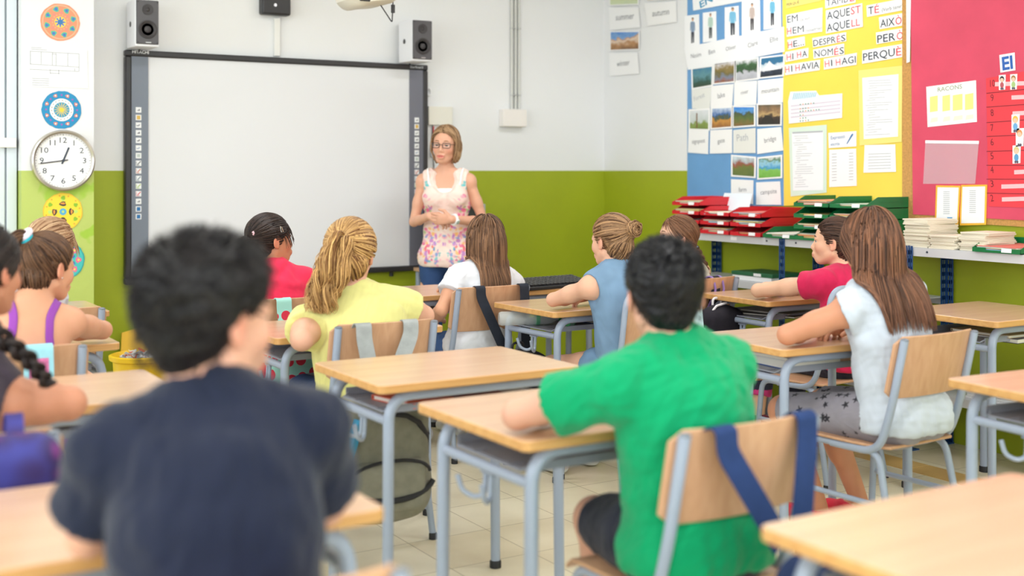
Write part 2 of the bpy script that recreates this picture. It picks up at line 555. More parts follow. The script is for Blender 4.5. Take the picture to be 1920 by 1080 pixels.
# interactive whiteboard
YBD = YF - 0.055
X0, Zt1 = on_front(235, 93, YBD); X1, Zt2 = on_front(803, 121.5, YBD)
ZT = (Zt1 + Zt2) / 2; ZB = on_front(790, 507.5, YBD)[1]
BW, BH = X1 - X0, ZT - ZB
bd = thing('interactive_whiteboard', 'large white projection board with grey icon strips and black frame on the front wall', 'whiteboard', ((X0 + X1) / 2, YBD, ZB))
fm = MB(); t = 0.036
for c, s in (((0, 0.025, BH - t / 2), (BW, 0.05, t)), ((0, 0.025, t / 2), (BW, 0.05, t)), ((-BW / 2 + t / 2, 0.025, BH / 2), (t, 0.05, BH - 2 * t)), ((BW / 2 - t / 2, 0.025, BH / 2), (t, 0.05, BH - 2 * t))):
    fm.box(c, s)
fm.build('frame', black_plastic, bd, bevel=0.008)
MB().box((0, 0.03, BH / 2), (BW - 2 * t, 0.03, BH - 2 * t)).build('screen', mat('board_white', (222, 223, 226), 0.5), bd)
strip_l = MB().box((-BW / 2 + t + 0.047, 0.0115, BH / 2), (0.094, 0.012, BH - 2 * t)).build('icon_strip', mat('board_grey', (118, 126, 140), 0.45), bd)
strip_r = MB().box((BW / 2 - t - 0.047, 0.0115, BH / 2), (0.094, 0.012, BH - 2 * t)).build('icon_strip', mat('board_grey_dark', (108, 110, 122), 0.45), bd)
icon_cols = [(120, 120, 130), (214, 176, 84), (120, 120, 130), (90, 90, 100), (90, 90, 100), (150, 165, 190), (190, 200, 195), (60, 60, 70), (206, 110, 90), (90, 120, 140), (170, 196, 90), (214, 70, 90), (110, 110, 120), (36, 110, 170), (36, 110, 170)]
icon_white = mat('icon_white', (236, 238, 240), 0.4)
for strip, px, y0, dy in ((strip_l, 260, 206, 14.3), (strip_r, 782, 225, 12.2)):
    for k in range(15):
        x, z = on_front(px, y0 + dy * k, YBD)
        x -= (X0 + X1) / 2; z -= ZB
        mb = MB(); mb.box((x, 0.004, z), (0.031, 0.003, 0.031)); h = 0.0024
        c = icon_cols[k]
        if k in (1, 13, 14): mb.box((x, h, z), (0.020, 0.001, 0.022), mi=1)
        elif 7 <= k <= 11:
            mb.box((x + 0.003, h, z + 0.002), (0.005, 0.001, 0.024), rot=(0, R(45), 0), mi=1)
            mb.box((x - 0.004, h, z - 0.011), (0.018, 0.001, 0.003), mi=1); mb.box((x - 0.012, h, z), (0.002, 0.001, 0.022), mi=1)
        elif k == 6: mb.box((x, h, z), (0.018, 0.001, 0.018), mi=1)
        else:
            mb.box((x - 0.002 * (k % 3), h, z - 0.003), (0.014, 0.001, 0.005), mi=1); mb.box((x + 0.004, h, z + 0.002), (0.006, 0.001, 0.006), mi=1)
        mb.build('icon_button', [icon_white, mat('icon_%d' % k, c, 0.5)], strip)
def board_words(s, p0, p1, m):
    vs, fs = text_mesh(s, 0.02)
    a, b = on_front(*p0, YBD), on_front(*p1, YBD)
    L = b[0] - a[0]; w = vs[:, 0].max() - vs[:, 0].min(); k = L / w
    MB().add([(a[0] - (X0 + X1) / 2 + (q[0] - vs[:, 0].min()) * k, -0.001, a[1] - ZB + q[1] * k) for q in vs], fs).build('lettering', m, bd)
board_words('HITACHI', (248, 99.5), (279, 100.5), paper_white)
board_words('StarBoard', (769, 127.5), (793, 128.5), ink_pale)
for x in (-0.45, 0.35, 0.72): MB().tube([(x, 0.045, 0.0), (x, 0.045, -0.03)], 0.014, 12).build('mounting_bolt', black_plastic, bd)
# loudspeakers
def speaker(px0, px1, pyb, label):
    Yf = YF - 0.24
    a, z = on_front(px0, pyb, Yf); b2, _ = on_front(px1, pyb, Yf)
    w = b2 - a; h = 0.262
    t = thing('loudspeaker', label, 'loudspeaker', ((a + b2) / 2, Yf, z), 0, 'loudspeakers above the board')
    MB().box((0, 0.1, h / 2), (w, 0.19, h)).build('cabinet', mat('speaker_white', (236, 236, 240), 0.35), t, bevel=0.005)
    MB().box((0, 0.001, h / 2 + 0.004), (w - 0.008, 0.014, h - 0.018)).build('baffle', mat('speaker_grey', (82, 80, 84), 0.5), t, bevel=0.004)
    dk = mat('speaker_cone', (52, 48, 50), 0.5)
    MB().lathe([(0.052, 0.006), (0.052, 0.010), (0.046, 0.011), (0.040, 0.007), (0.020, 0.004), (0.018, 0.010), (0.008, 0.014)], 28, (0, 0, h * 0.36), 'y').build('woofer', dk, t)
    MB().lathe([(0.030, 0.006), (0.030, 0.010), (0.026, 0.010), (0.012, 0.008), (0.006, 0.012)], 24, (0, 0, h * 0.78), 'y').build('tweeter', dk, t)
    MB().box((0.004, -0.0065, 0.022), (0.030, 0.002, 0.005)).build('badge', mat('badge_silver', (190, 190, 190), 0.3, 0.8), t)
    for sx in (-1, 1):
        for zz in (0.022, h - 0.016): MB().lathe([(0.004, 0.004), (0.004, 0.008)], 10, (sx * (w / 2 - 0.012), 0, zz), 'y').build('screw', black_plastic, t)
    MB().lathe([(0.016, -0.002), (0.016, 0.003), (0.010, 0.003)], 18, (-w / 2, 0.11, h * 0.5), 'x').build('bass_port', black_plastic, t)
    MB().tube(fillet([(0.0, 0.175, 0.002), (0.0, 0.175, -0.010), (0.0, 0.24, -0.010)], 0.006), 0.006, 10).build('bracket', black_plastic, t)
speaker(254, 298.5, 86, 'white loudspeaker with grey front above the left end of the board')
speaker(773, 810.5, 114, 'white loudspeaker with grey front above the right end of the board')
# black box and cable duct above the board
a, z1_ = on_front(491, -10, YF - 0.06); b2, z0_ = on_front(545, 30, YF - 0.06)
t = thing('wall_sensor', 'small black wall unit at the top edge above the board', 'device', ((a + b2) / 2, YF, (z0_ + z1_) / 2))
MB().box((0, -0.035, 0), (b2 - a, 0.07, z1_ - z0_)).build('case', black_plastic, t, bevel=0.012)
MB().lathe([(0.010, 0.0), (0.010, 0.004), (0.006, 0.004)], 14, (-0.01, -0.069, 0), 'y').build('lens', mat('chrome', (200, 200, 205), 0.2, 1.0), t)
a, z1_ = on_front(512, 34, YF); b2, z0_ = on_front(523, 106, YF)
tag(MB().box(((a + b2) / 2, YF - 0.012, (z0_ + z1_) / 2), (b2 - a, 0.024, z1_ - z0_)).build('cable_duct', mat('duct_white', (230, 230, 226), 0.4), bevel=0.003), 'short white cable duct between the black wall unit and the board', 'cable duct')
# projector hanging from the ceiling
px_, pz_ = on_front(686, 20, 5.96)
t = thing('projector', 'cream projector hanging from the ceiling in front of the board', 'projector', (px_, 5.96, pz_))
mb = MB()
prof = []
for i in range(13):
    x = -0.125 + 0.25 * i / 12; s_ = math.sin(PI * i / 12)
    prof.append((x, 0.03 * (1 - s_ ** 0.5) - 0.02 * math.exp(-((x + 0.07) / 0.05) ** 2)))
n_ = len(prof); vs = []; fs = []
for y in (-0.14, -0.11, 0.11, 0.14):
    k = 0.02 if abs(y) > 0.12 else 0.0
    vs += [(x * (1 - k * 3), y, z + 0.022 + k) for x, z in prof] + [(x * (1 - k * 3), y, 0.14 - k) for x, z in reversed(prof)]
M_ = 2 * n_
for i in range(3):
    for j in range(M_): fs.append((i * M_ + j, i * M_ + (j + 1) % M_, (i + 1) * M_ + (j + 1) % M_, (i + 1) * M_ + j))
fs.append(tuple(reversed(range(M_)))); fs.append(tuple(3 * M_ + j for j in range(M_)))
mb.add(vs, fs); mb.build('case', mat('projector_cream', (226, 220, 206), 0.4), t)
MB().box((-0.07, -0.142, 0.035), (0.06, 0.012, 0.012)).build('lens_slot', black_plastic, t, bevel=0.004)
MB().tube([(0, 0, 0.13), (0, 0, ZC - pz_)], 0.025, 14).build('ceiling_pole', mat('pole_white', (225, 225, 225), 0.35), t)
cb = MB(); cb.tube(fillet([(0.05, -0.06, 0.04), (0.128, -0.06, -0.062), (0.134, -0.06, 0.05), (0.12, -0.06, 0.09)], 0.012), 0.0035, 8)
cb = cb.build('cable', black_plastic, t)
MB().tube([(0.1335, -0.06, 0.035), (0.1335, -0.06, -0.010)], [0.011, 0.011], 10).build('ferrite_bead', black_plastic, cb, bevel=0.002)
# conduit, junction boxes, cables on the front wall
conduit_m = mat('conduit_grey', (206, 207, 202), 0.4)
t = thing('conduit', 'three thin grey conduit pipes running down the white front wall to a box', 'pipes', (on_front(964, 100)[0], YF, on_front(964, 206)[1]))
for px in (957.5, 964.5, 971):
    x = on_front(px, 100)[0] - t.location.x
    MB().tube([(x, -0.014, 0), (x, -0.014, 0.9)], 0.0095, 10).build('pipe', conduit_m, t)
for py in (54, 179): MB().box((0.003, -0.012, on_front(964, py)[1] - t.location.z), (0.075, 0.022, 0.012)).build('pipe_clamp', mat('clamp_steel', (170, 172, 172), 0.35, 0.6), t, bevel=0.002)
def wall_box(name, label, cat, x0, y0, x1, y1, d, m, wall_y=YF):
    a, zt = on_front(x0, y0, wall_y - d); b2, zb = on_front(x1, y1, wall_y - d)
    o = MB().box((0, -d / 2, 0), (b2 - a, d, zt - zb)).build(name, m, None, ((a + b2) / 2, wall_y, (zt + zb) / 2), bevel=0.004)
    return tag(o, label, cat)
box_white = mat('box_white', (236, 231, 226), 0.4)
wall_box('junction_box', 'cream junction box at the foot of the thin conduit pipes', 'junction box', 944, 204, 988, 238, 0.06, box_white)
wall_box('control_box', 'cream flat box on the wall right of the board above the teacher', 'junction box', 804, 199, 849, 235, 0.03, mat('box_cream', (228, 225, 214), 0.5))
wall_box('wall_socket', 'small white switch box on the pale door at the far left', 'switch', -2, 258, 31, 277, 0.035, box_white, YD)
mb = MB()
cxz = [on_front(805 + 4 * math.cos(q), 172 + 7 * math.sin(q), YF - 0.02) for q in [2 * PI * k / 16 for k in range(16)]]
mb.tube([(p[0], YF - 0.012 - 0.002 * (i % 3), p[1]) for i, p in enumerate(cxz)], 0.007, 6, closed=True)
tag(mb.build('cable_coil', paper_white), 'small loop of white cable by the upper right edge of the board', 'cable')
t = thing('hanging_cable', 'thin dark cable with a white inline switch hanging beside the board behind the teacher', 'cable', (on_front(810, 260, YF)[0], YF, on_front(810, 340)[1]))
MB().tube([(0, -0.012, 0), (0.006, -0.014, 0.1), (-0.004, -0.012, 0.22), (0.0, -0.012, 0.40)], 0.0035, 6).build('wire', black_plastic, t)
MB().box((-0.01, -0.016, 0.19), (0.016, 0.02, 0.06)).build('inline_switch', paper_white, t, bevel=0.005)
MB().tube([(0.004, -0.012, 0.29), (0.004, -0.012, 0.36)], 0.006, 8).build('plug', mat('plug_red', (200, 60, 60), 0.4), t)

# ------------------------------------------------------------------ mandalas, plan and clock on the column
PC = YCOL
def mandala(name, label, cx, cy, r, cols, ring, motifs, wob=0.02, seed=1):
    """a cut-out disc coloured by hand: rings and petals, all one printed sheet"""
    rnd = random.Random(seed)
    n = 40
    x0, z0 = on_front(cx, cy, PC - 0.002); rr = r * 6.42 / FPX * 1.0
    ms = [mat(name + '_%s_%d' % (seed, i), c, 0.6) for i, c in enumerate(cols)]
    mb = MB()
    out = [((1 + rnd.uniform(-wob, wob)) * rr * math.cos(2 * PI * k / n), (1 + rnd.uniform(-wob, wob)) * rr * math.sin(2 * PI * k / n)) for k in range(n)]
    mb.prism(out, 0, 0.0012, mi=0)
    for (frac, mi, z) in ring:
        mb.prism([(frac * rr * math.cos(2 * PI * k / 36), frac * rr * math.sin(2 * PI * k / 36)) for k in range(36)], 0.001, z, mi=mi)
    for (cnt, rad, sx, sy, mi, z, ph) in motifs:
        for k in range(cnt):
            q = 2 * PI * k / cnt + ph
            c_, s_ = math.cos(q), math.sin(q)
            poly = []
            for j in range(10):
                a = 2 * PI * j / 10; u = rad + sx * math.cos(a); v = sy * math.sin(a) * (1 + 0.3 * math.cos(3 * a + k))
                poly.append(((u * c_ - v * s_) * rr, (u * s_ + v * c_) * rr))
            mb.prism(poly, 0.001, z, mi=mi)
    o = mb.build('paper_mandala', ms, None, (x0, PC - 0.002, z0), (PI / 2, 0, 0))
    tag(o, label, 'mandala', 'coloured mandalas on the column')
mandala('mandala_orange', 'orange paper mandala with blue and green flowers above the plan', 113, 41.5, 35,
        [(236, 148, 112), (238, 176, 140), (76, 116, 196), (86, 186, 150), (240, 206, 84), (54, 120, 180), (232, 128, 140)],
        [(0.93, 1, 0.0014), (0.86, 0, 0.0016), (0.30, 4, 0.0018), (0.14, 5, 0.0024)],
        [(8, 0.70, 0.15, 0.15, 3, 0.0020, 0.3), (8, 0.71, 0.09, 0.08, 2, 0.0022, 0.3), (8, 0.50, 0.05, 0.05, 6, 0.002, 0.7), (16, 0.40, 0.03, 0.03, 1, 0.002, 0.1), (8, 0.19, 0.09, 0.04, 2, 0.0022, 0)], seed=2)
mandala('mandala_blue', 'blue paper mandala with a yellow sun centre above the clock', 115.5, 206, 35.5,
        [(34, 140, 190), (70, 190, 180), (240, 240, 236), (240, 206, 70), (226, 130, 110), (60, 150, 190), (160, 90, 180), (120, 80, 70)],
        [(0.95, 0, 0.0014), (0.60, 2, 0.0016), (0.40, 5, 0.0018), (0.12, 3, 0.0026)],
        [(8, 0.79, 0.09, 0.10, 4, 0.0020, 0.4), (8, 0.80, 0.045, 0.04, 2, 0.0022, 0.4), (8, 0.78, 0.05, 0.05, 6, 0.0020, 0.0), (18, 0.50, 0.025, 0.025, 7, 0.0020, 0.1), (16, 0.22, 0.17, 0.018, 3, 0.0022, 0)], seed=3)
mandala('mandala_yellow', 'yellow paper mandala with butterflies below the clock', 118, 397, 35.5,
        [(236, 190, 60), (240, 214, 60), (86, 170, 210), (70, 60, 60), (140, 186, 50), (240, 150, 60), (190, 220, 110)],
        [(0.95, 1, 0.0014), (0.18, 2, 0.0020), (0.06, 6, 0.0024)],
        [(4, 0.42, 0.13, 0.17, 3, 0.0020, 0.0), (4, 0.44, 0.05, 0.12, 5, 0.0022, 0.0), (4, 0.66, 0.10, 0.10, 6, 0.0018, 0.0), (6, 0.74, 0.11, 0.11, 4, 0.0020, 0.5), (12, 0.86, 0.04, 0.04, 5, 0.002, 0.2)], seed=4)
mandala('mandala_teal', 'teal paper mandala with pink flowers half hidden low on the column', 121, 488, 36,
        [(40, 160, 160), (70, 190, 186), (236, 110, 150), (240, 214, 90), (60, 110, 190)],
        [(0.94, 1, 0.0014), (0.30, 0, 0.0016)],
        [(8, 0.70, 0.15, 0.15, 2, 0.0020, 0.0), (8, 0.70, 0.06, 0.06, 3, 0.0022, 0.0), (8, 0.48, 0.09, 0.08, 4, 0.0020, 0.4)], seed=5)
o = paper('floor_plan', 'creased white sheet with a printed floor plan taped to the column', 'paper', 'front', [(57, 162), (165, 166), (163, 93), (56, 87)], paper_white, plane=PC - 0.002)
L = []
for (x, a, b2) in ((77, 97, 120), (98, 98, 122), (105, 100, 123), (127, 101, 124), (148, 101, 134), (57, 96, 120)): L.append((x, a, x, b2))
L += [(56, 96, 148, 101), (56, 120, 148, 126), (56, 130, 148, 134), (98, 101, 105, 101.5), (94, 130, 94, 139), (110, 131, 110, 139), (94, 137, 112, 138), (140, 128, 140, 134)]
L += [(60, 147 + 4 * k, 92, 148 + 4 * k) for k in range(4)] + [(58, 89, 78, 90), (58, 92, 88, 94)]
rules(o, L, mat('ink_mid', (158, 160, 166), 0.6), wpx=0.9)
# clock
ccx, ccz = on_front(117, 301, PC); cr = 57.5 * 6.40 / FPX
t = thing('wall_clock', 'round silver rimmed wall clock on the column', 'clock', (ccx, PC, ccz))
MB().lathe([(cr, 0.0), (cr, 0.030), (cr * 0.985, 0.042), (cr * 0.94, 0.046), (cr * 0.885, 0.040), (cr * 0.88, 0.022)], 64, axis='y').build('rim', mat('clock_rim', (196, 190, 184), 0.28, 0.9), t)
MB().lathe([(cr * 0.885, 0.018), (cr * 0.885, 0.024)], 48, axis='y').build('face', mat('clock_face', (240, 240, 240), 0.5), t)
mb = MB()
for k in range(12):
    a = 2 * PI * (k + 1) / 12
    vs, fs = text_mesh(str(k + 1), 0.0)
    xm_, ym_ = (vs[:, 0].min() + vs[:, 0].max()) / 2, (vs[:, 1].min() + vs[:, 1].max()) / 2
    sz = cr * 0.255
    x, z = math.sin(a) * cr * 0.665, math.cos(a) * cr * 0.665
    mb.add([(x + (q[0] - xm_) * sz * 1.15, -0.0248, z + (q[1] - ym_) * sz) for q in vs], fs)
mb.build('numerals', ink_dark, t)
mb = MB()
for k in range(60):
    a = 2 * PI * k / 60; l = 0.05 if k % 5 == 0 else 0.02
    mb.box((math.sin(a) * cr * (0.86 - l / 2), -0.0247, math.cos(a) * cr * (0.86 - l / 2)), (0.002, 0.0008, l * cr), rot=(0, a, 0))
mb.build('tick_marks', ink_dark, t)
def hand(name, ang, ln, w, tail, y, m):
    mb = MB(); a = R(ang)
    mb.box((math.sin(a) * (ln - tail) / 2, y, math.cos(a) * (ln - tail) / 2), (w, 0.001, ln + tail), rot=(0, a, 0)); mb.build(name, m, t)
hand('hour_hand', 22, cr * 0.46, 0.009, cr * 0.12, -0.027, ink_dark)
hand('minute_hand', 262, cr * 0.72, 0.006, cr * 0.14, -0.029, ink_dark)
hand('second_hand', 262, cr * 0.78, 0.002, cr * 0.15, -0.031, mat('hand_brown', (110, 96, 90), 0.5))
MB().lathe([(0.007, 0.024), (0.007, 0.034)], 14, axis='y').build('hub', ink_dark, t)

# ------------------------------------------------------------------ right wall: sheets and cards
def Z(x, y, ox=1460.0, oy=0.0, k=0.14815): return (ox + x * k, oy + y * k)
blue_sheet = mat('blue_sheet', (104, 156, 206), 0.65, var=0.06, scale=4, bump=0.25, bscale=7)
yellow_sheet = mat('yellow_sheet', (240, 212, 82), 0.65, var=0.03, scale=3, bump=0.12, bscale=7)
pink_sheet = mat('pink_sheet', (214, 72, 100), 0.65, var=0.07, scale=5, bump=0.35, bscale=9)
cork = mat('cork', (196, 146, 82), 0.8, var=0.15, scale=90, bump=0.2, bscale=150)
o = paper('poster_sheet', 'large blue paper sheet behind the picture cards on the right wall', 'poster', 'right', [(1289, 386), (1471, 386), (1471, -30), (1289, -30)], blue_sheet, 0.004)
o = paper('poster_sheet', 'large yellow paper sheet covered with word cards and lists', 'poster', 'right', [(1470, 386), (1702, 372), (1698, 150), (1700, -40), (1467, -30)], yellow_sheet, 0.007)
YEL = o
o = paper('cork_board', 'brown cork board under the pink paper on the right wall', 'board', 'right', [(1694, 411), (2060, 434), (2060, -160), (1694, -60)], cork, 0.0030, 0.010)
o = paper('poster_sheet', 'large pink paper sheet on the cork board with the red chart', 'poster', 'right', [(1712, 402), (2050, 420), (2050, -150), (1707, -50)], pink_sheet, 0.0165)
PINK = o
paper('paper_strip', 'narrow white paper strip between the yellow and the pink sheets', 'paper', 'right', [(1700, 118), (1706, 116), (1709, -50), (1699, -50)], paper_white, 0.0185)

# season cards
WP = 'right'
CARD = mat('card_white', (240, 240, 240), 0.5)
def card(label, pts, m=None, group='word cards on the right wall', off=0.008):
    return paper('word_card', label, 'card', WP, pts, m or CARD, off, 0.0015, group)
def picture(label, pts, pm, grow=3.0, off=0.0085):
    cx = sum(p[0] for p in pts) / 4; cy = sum(p[1] for p in pts) / 4
    big = [(p[0] + math.copysign(grow, p[0] - cx), p[1] + math.copysign(grow, p[1] - cy)) for p in pts]
    o = paper('picture_card', label, 'card', WP, big, CARD, off, 0.0015, 'picture cards on the right wall')
    piece(o, 'photo', pts, pm)
    return o
SEA = 'season cards on the white wall'
c = card('white word card reading summer', [(1144, 56), (1201, 51.5), (1197, 14), (1142, 14)], group=SEA); words(c, [('summer', (1155, 38.5), (1189, 35), None)], ink)
c = card('white word card reading autumn', [(1214.5, 48.5), (1269, 41), (1268, 2), (1208.5, 6.5)], group=SEA); words(c, [('autumn', (1223.5, 31), (1255, 27), None)], ink)
c = card('white word card reading winter', [(1143.5, 142.5), (1199, 138), (1195.5, 99), (1142.5, 99.5)], group=SEA); words(c, [('winter', (1157, 125), (1181, 121.5), None)], ink)
pm_dry = photo_mat('photo_winter', [(0.0, (120, 84, 52)), (0.3, (176, 130, 84)), (0.52, (220, 200, 180)), (0.62, (190, 140, 100)), (0.70, (120, 160, 205)), (1.0, (40, 120, 200))], seed=1)
pm_sum = photo_mat('photo_summer', [(0.0, (196, 208, 176)), (0.4, (206, 216, 170)), (0.6, (150, 190, 220)), (1.0, (110, 170, 220))], seed=2)
pm_aut = photo_mat('photo_autumn', [(0.0, (150, 110, 70)), (0.4, (196, 140, 70)), (0.7, (180, 90, 60)), (1.0, (120, 160, 200))], seed=3)
picture('picture card of snowy brown hills above the winter card', [(1145.5, 93.5), (1197.5, 91.5), (1197.5, 60), (1145.5, 60.5)], pm_dry, 2)
picture('picture card of a pale green meadow above the summer card', [(1144.5, 9), (1196, 7), (1196, -30), (1144.5, -28)], pm_sum, 2)
picture('picture card of brown trees above the autumn card', [(1213.5, 0), (1268, -4), (1267, -42), (1213, -38)], pm_aut, 2)

# title and the five figures
o = paper('title_strip', 'white title strip with blue capital letters above the figure cards', 'paper', WP, [(1300, 20), (1480, -14), (1480, -60), (1296, -40)], paper_white, 0.0075)
words(o, [('EN', (1313.5, 15.5), (1337, 2), 13)], mat('ink_teal', (52, 144, 186), 0.5), bold=0.02)
navy = mat('print_navy', (40, 48, 66), 0.6)
def figure_card(label, x0, x1, ytop, ybot, sl, shirt, legs, fx, fw, yh, yf, hair):
    o = paper('figure_card', label, 'card', WP, [(x0, ybot), (x1, ybot - (x1 - x0) * sl), (x1 - 1, ytop - (x1 - x0) * sl), (x0, ytop)], paper_white, 0.0080, group='figure cards on the blue sheet')
    h = yf - yh
    P = lambda u, v: (fx + u * fw, yh + v * h)
    mb = MB(); z = FR[o.name][4] + 0.0004
    def poly(pts, mi): mb.prism([to_local(o, p) for p in pts], z - 0.0008, z, mi)
    poly([P(0.20 * math.cos(q), 0.07 + 0.065 * math.sin(q)) for q in [2 * PI * k / 12 for k in range(12)]], 0)
    poly([P(0.20 * math.cos(q), 0.045 + 0.05 * math.sin(q)) for q in [PI + PI * k / 8 for k in range(9)]], 3)
    poly([P(-0.42, 0.20), P(-0.25, 0.15), P(0.25, 0.15), P(0.42, 0.20), P(0.48, 0.50), P(0.36, 0.50), P(0.30, 0.32), P(0.30, 0.56), P(-0.30, 0.56), P(-0.30, 0.32), P(-0.36, 0.50), P(-0.48, 0.50)], 1)
    poly([P(-0.30, 0.55), P(0.0, 0.55), P(-0.04, 0.98), P(-0.26, 0.98)], 2); poly([P(0.0, 0.55), P(0.30, 0.55), P(0.26, 0.96), P(0.06, 0.96)], 2)
    mb.build('figure', [mat('print_skin', (214, 170, 140), 0.6), mat('print_%d_%d_%d' % shirt, shirt, 0.6), mat('print_%d_%d_%d' % legs, legs, 0.6), mat('print_%d_%d_%d' % hair, hair, 0.6)], o)
    return o
figure_card('figure card of a boy in a blue grey shirt', 1284, 1312, 30, 89, 0.12, (130, 150, 176), (50, 56, 70), 1299, 10, 33, 82, (60, 50, 46))
figure_card('figure card of a boy in a pale green shirt', 1318, 1344, 24, 80, 0.12, (176, 202, 190), (60, 70, 70), 1332.5, 10, 25, 73, (120, 90, 70))
figure_card('figure card of a boy in a bright blue shirt', 1359, 1386, 14, 74, 0.12, (120, 186, 220), (52, 58, 72), 1374, 14, 14, 67, (50, 40, 40))
figure_card('figure card of a girl in a beige shirt', 1391, 1426, 0, 68, 0.15, (196, 178, 170), (70, 66, 70), 1410.5, 11, 6, 58, (80, 50, 40))
figure_card('figure card of a girl in a turquoise shirt', 1432, 1465, -10, 56, 0.15, (110, 180, 212), (44, 48, 60), 1448.5, 11, -5, 49, (120, 80, 60))
o = paper('name_strip', 'white paper strip with five first names under the figure cards', 'paper', WP, [(1290, 131), (1471, 97), (1470, 50), (1283, 89)], paper_white, 0.0095)
words(o, [('Nasim', (1296, 109.5), (1315, 105.5), None), ('Ben', (1329.5, 102.5), (1341, 99), None), ('Oliver', (1361.5, 96), (1380.5, 90.5), None), ('Clare', (1403, 90), (1421.5, 83), None), ('Ellie', (1444.5, 80), (1459.5, 76), None)], ink)
G = 'word cards on the blue sheet'
PX = {}
greens = [(0.0, (40, 60, 40)), (0.35, (60, 100, 70)), (0.6, (90, 140, 120)), (1.0, (150, 180, 190))]
for (lab, pts, stops, sd) in (
    ('picture card of a dark pine forest', [(1300, 165), (1334, 159), (1335, 125), (1299, 130)], [(0, (50, 70, 50)), (0.3, (40, 80, 70)), (0.6, (90, 140, 150)), (1, (60, 120, 150))], 4),
    ('picture card of a lake with brown trees', [(1339.5, 156), (1376, 152), (1377, 115), (1341, 120)], [(0, (150, 90, 60)), (0.25, (120, 130, 150)), (0.45, (110, 100, 50)), (0.7, (140, 120, 70)), (1, (216, 214, 220))], 5),
    ('picture card of a grey river between green trees', [(1381, 151), (1420, 146), (1420, 110), (1381, 115)], [(0, (170, 172, 180)), (0.35, (190, 192, 200)), (0.5, (50, 80, 50)), (0.75, (60, 100, 60)), (1, (220, 222, 226))], 6),
    ('picture card of a snowy mountain', [(1426, 145), (1467, 140), (1469, 105), (1428, 110)], [(0, (30, 36, 46)), (0.32, (50, 60, 76)), (0.42, (230, 232, 236)), (0.62, (190, 208, 220)), (0.7, (50, 110, 150)), (1, (40, 110, 150))], 7),
    ('picture card of a wooden signpost in a field', [(1294, 241), (1328, 242), (1329, 206), (1294, 208)], [(0, (110, 130, 60)), (0.3, (130, 150, 70)), (0.42, (190, 200, 196)), (1, (216, 220, 224))], 8),
    ('picture card of a gate in a golden field', [(1335, 240), (1371, 237), (1371, 202), (1336, 204)], [(0, (150, 100, 50)), (0.4, (196, 140, 60)), (0.55, (60, 80, 60)), (0.7, (70, 110, 170)), (1, (190, 206, 226))], 9),
    ('picture card of a path through a green valley', [(1376, 237), (1414, 234), (1414, 201), (1376, 201)], [(0, (130, 100, 60)), (0.4, (90, 110, 50)), (0.65, (70, 80, 60)), (0.75, (90, 150, 210)), (1, (50, 130, 210))], 10),
    ('picture card of an old stone bridge', [(1422, 234), (1463, 233), (1464, 196), (1422, 197)], [(0, (40, 36, 34)), (0.4, (70, 56, 46)), (0.5, (190, 160, 110)), (0.7, (140, 110, 80)), (1, (100, 90, 70))], 11),
    ('picture card of a farm with sheep', [(1374, 328), (1414, 331), (1415, 297), (1374, 293)], [(0, (90, 110, 60)), (0.45, (110, 120, 60)), (0.6, (150, 80, 66)), (0.75, (170, 176, 180)), (1, (200, 216, 224))], 12),
    ('picture card of a campsite with blue tents', [(1423, 334), (1464, 331), (1464, 293), (1423, 298)], [(0, (110, 170, 70)), (0.35, (130, 190, 90)), (0.5, (60, 150, 200)), (0.7, (150, 200, 220)), (0.85, (90, 130, 90)), (1, (210, 216, 216))], 13)):
    o = picture(lab, pts, photo_mat('photo_%d' % sd, stops, seed=sd))
    if sd == 8: piece(o, 'printed_post', [(1306, 240), (1308, 240), (1308, 212), (1306, 212)], mat('print_brown', (120, 80, 50), 0.6), 0.001)
    if sd == 11: piece(o, 'printed_arch', [(1430 + 12 * math.cos(q) + 10, 233 - 17 * math.sin(q)) for q in [PI * k / 12 for k in range(13)]], mat('print_dark', (48, 44, 40), 0.6), 0.001)
    if sd == 7: piece(o, 'printed_peak', [(1429, 134), (1443, 114), (1449, 120), (1466, 128), (1452, 131), (1440, 133)], mat('print_snow', (226, 230, 234), 0.6), 0.001)
for (lab, pts, s, a, b2, m_, im) in (
    ('handwritten word card for forest', [(1298, 204), (1331, 204), (1334, 163), (1297, 168)], 'Forest', (1302, 190), (1322, 181), paper_offwhite, ink_pale),
    ('white word card reading lake', [(1332, 202), (1373, 200), (1376, 157), (1334, 161)], 'lake', (1346.5, 185), (1360, 181), None, ink),
    ('white word card reading river', [(1376, 198), (1418, 197), (1420, 151), (1377, 154)], 'river', (1390, 178), (1404, 174), None, ink),
    ('white word card reading mountain', [(1421, 196), (1468, 192), (1469, 146), (1421, 151)], 'mountain', (1428.5, 175.5), (1461, 170.5), None, ink),
    ('white word card reading signpost', [(1290, 286), (1328, 289), (1329, 244), (1291, 244)], 'signpost', (1298, 269.5), (1322.5, 267), None, ink),
    ('white word card reading gate', [(1331, 288), (1373, 287), (1373, 242), (1332, 244)], 'gate', (1346, 269), (1359.5, 266.5), None, ink),
    ('handwritten word card for path', [(1375, 287), (1417, 287), (1417, 240), (1375, 244)], 'Path', (1382, 265), (1403, 263), paper_offwhite, ink_pale),
    ('white word card reading bridge', [(1420, 289), (1469, 282), (1465, 238), (1420, 242)], 'bridge', (1434, 268), (1456, 263), None, ink),
    ('white word card reading farm', [(1371, 378), (1412, 383), (1413, 338), (1371, 336)], 'farm', (1385.5, 359.5), (1400, 359), None, ink),
    ('white word card reading campsite', [(1418, 384), (1465, 384), (1463, 340), (1418, 342)], 'campsite', (1426.5, 365), (1457, 362), None, ink)):
    c = card(lab, pts, m_, G); words(c, [(s, a, b2, None)], im)

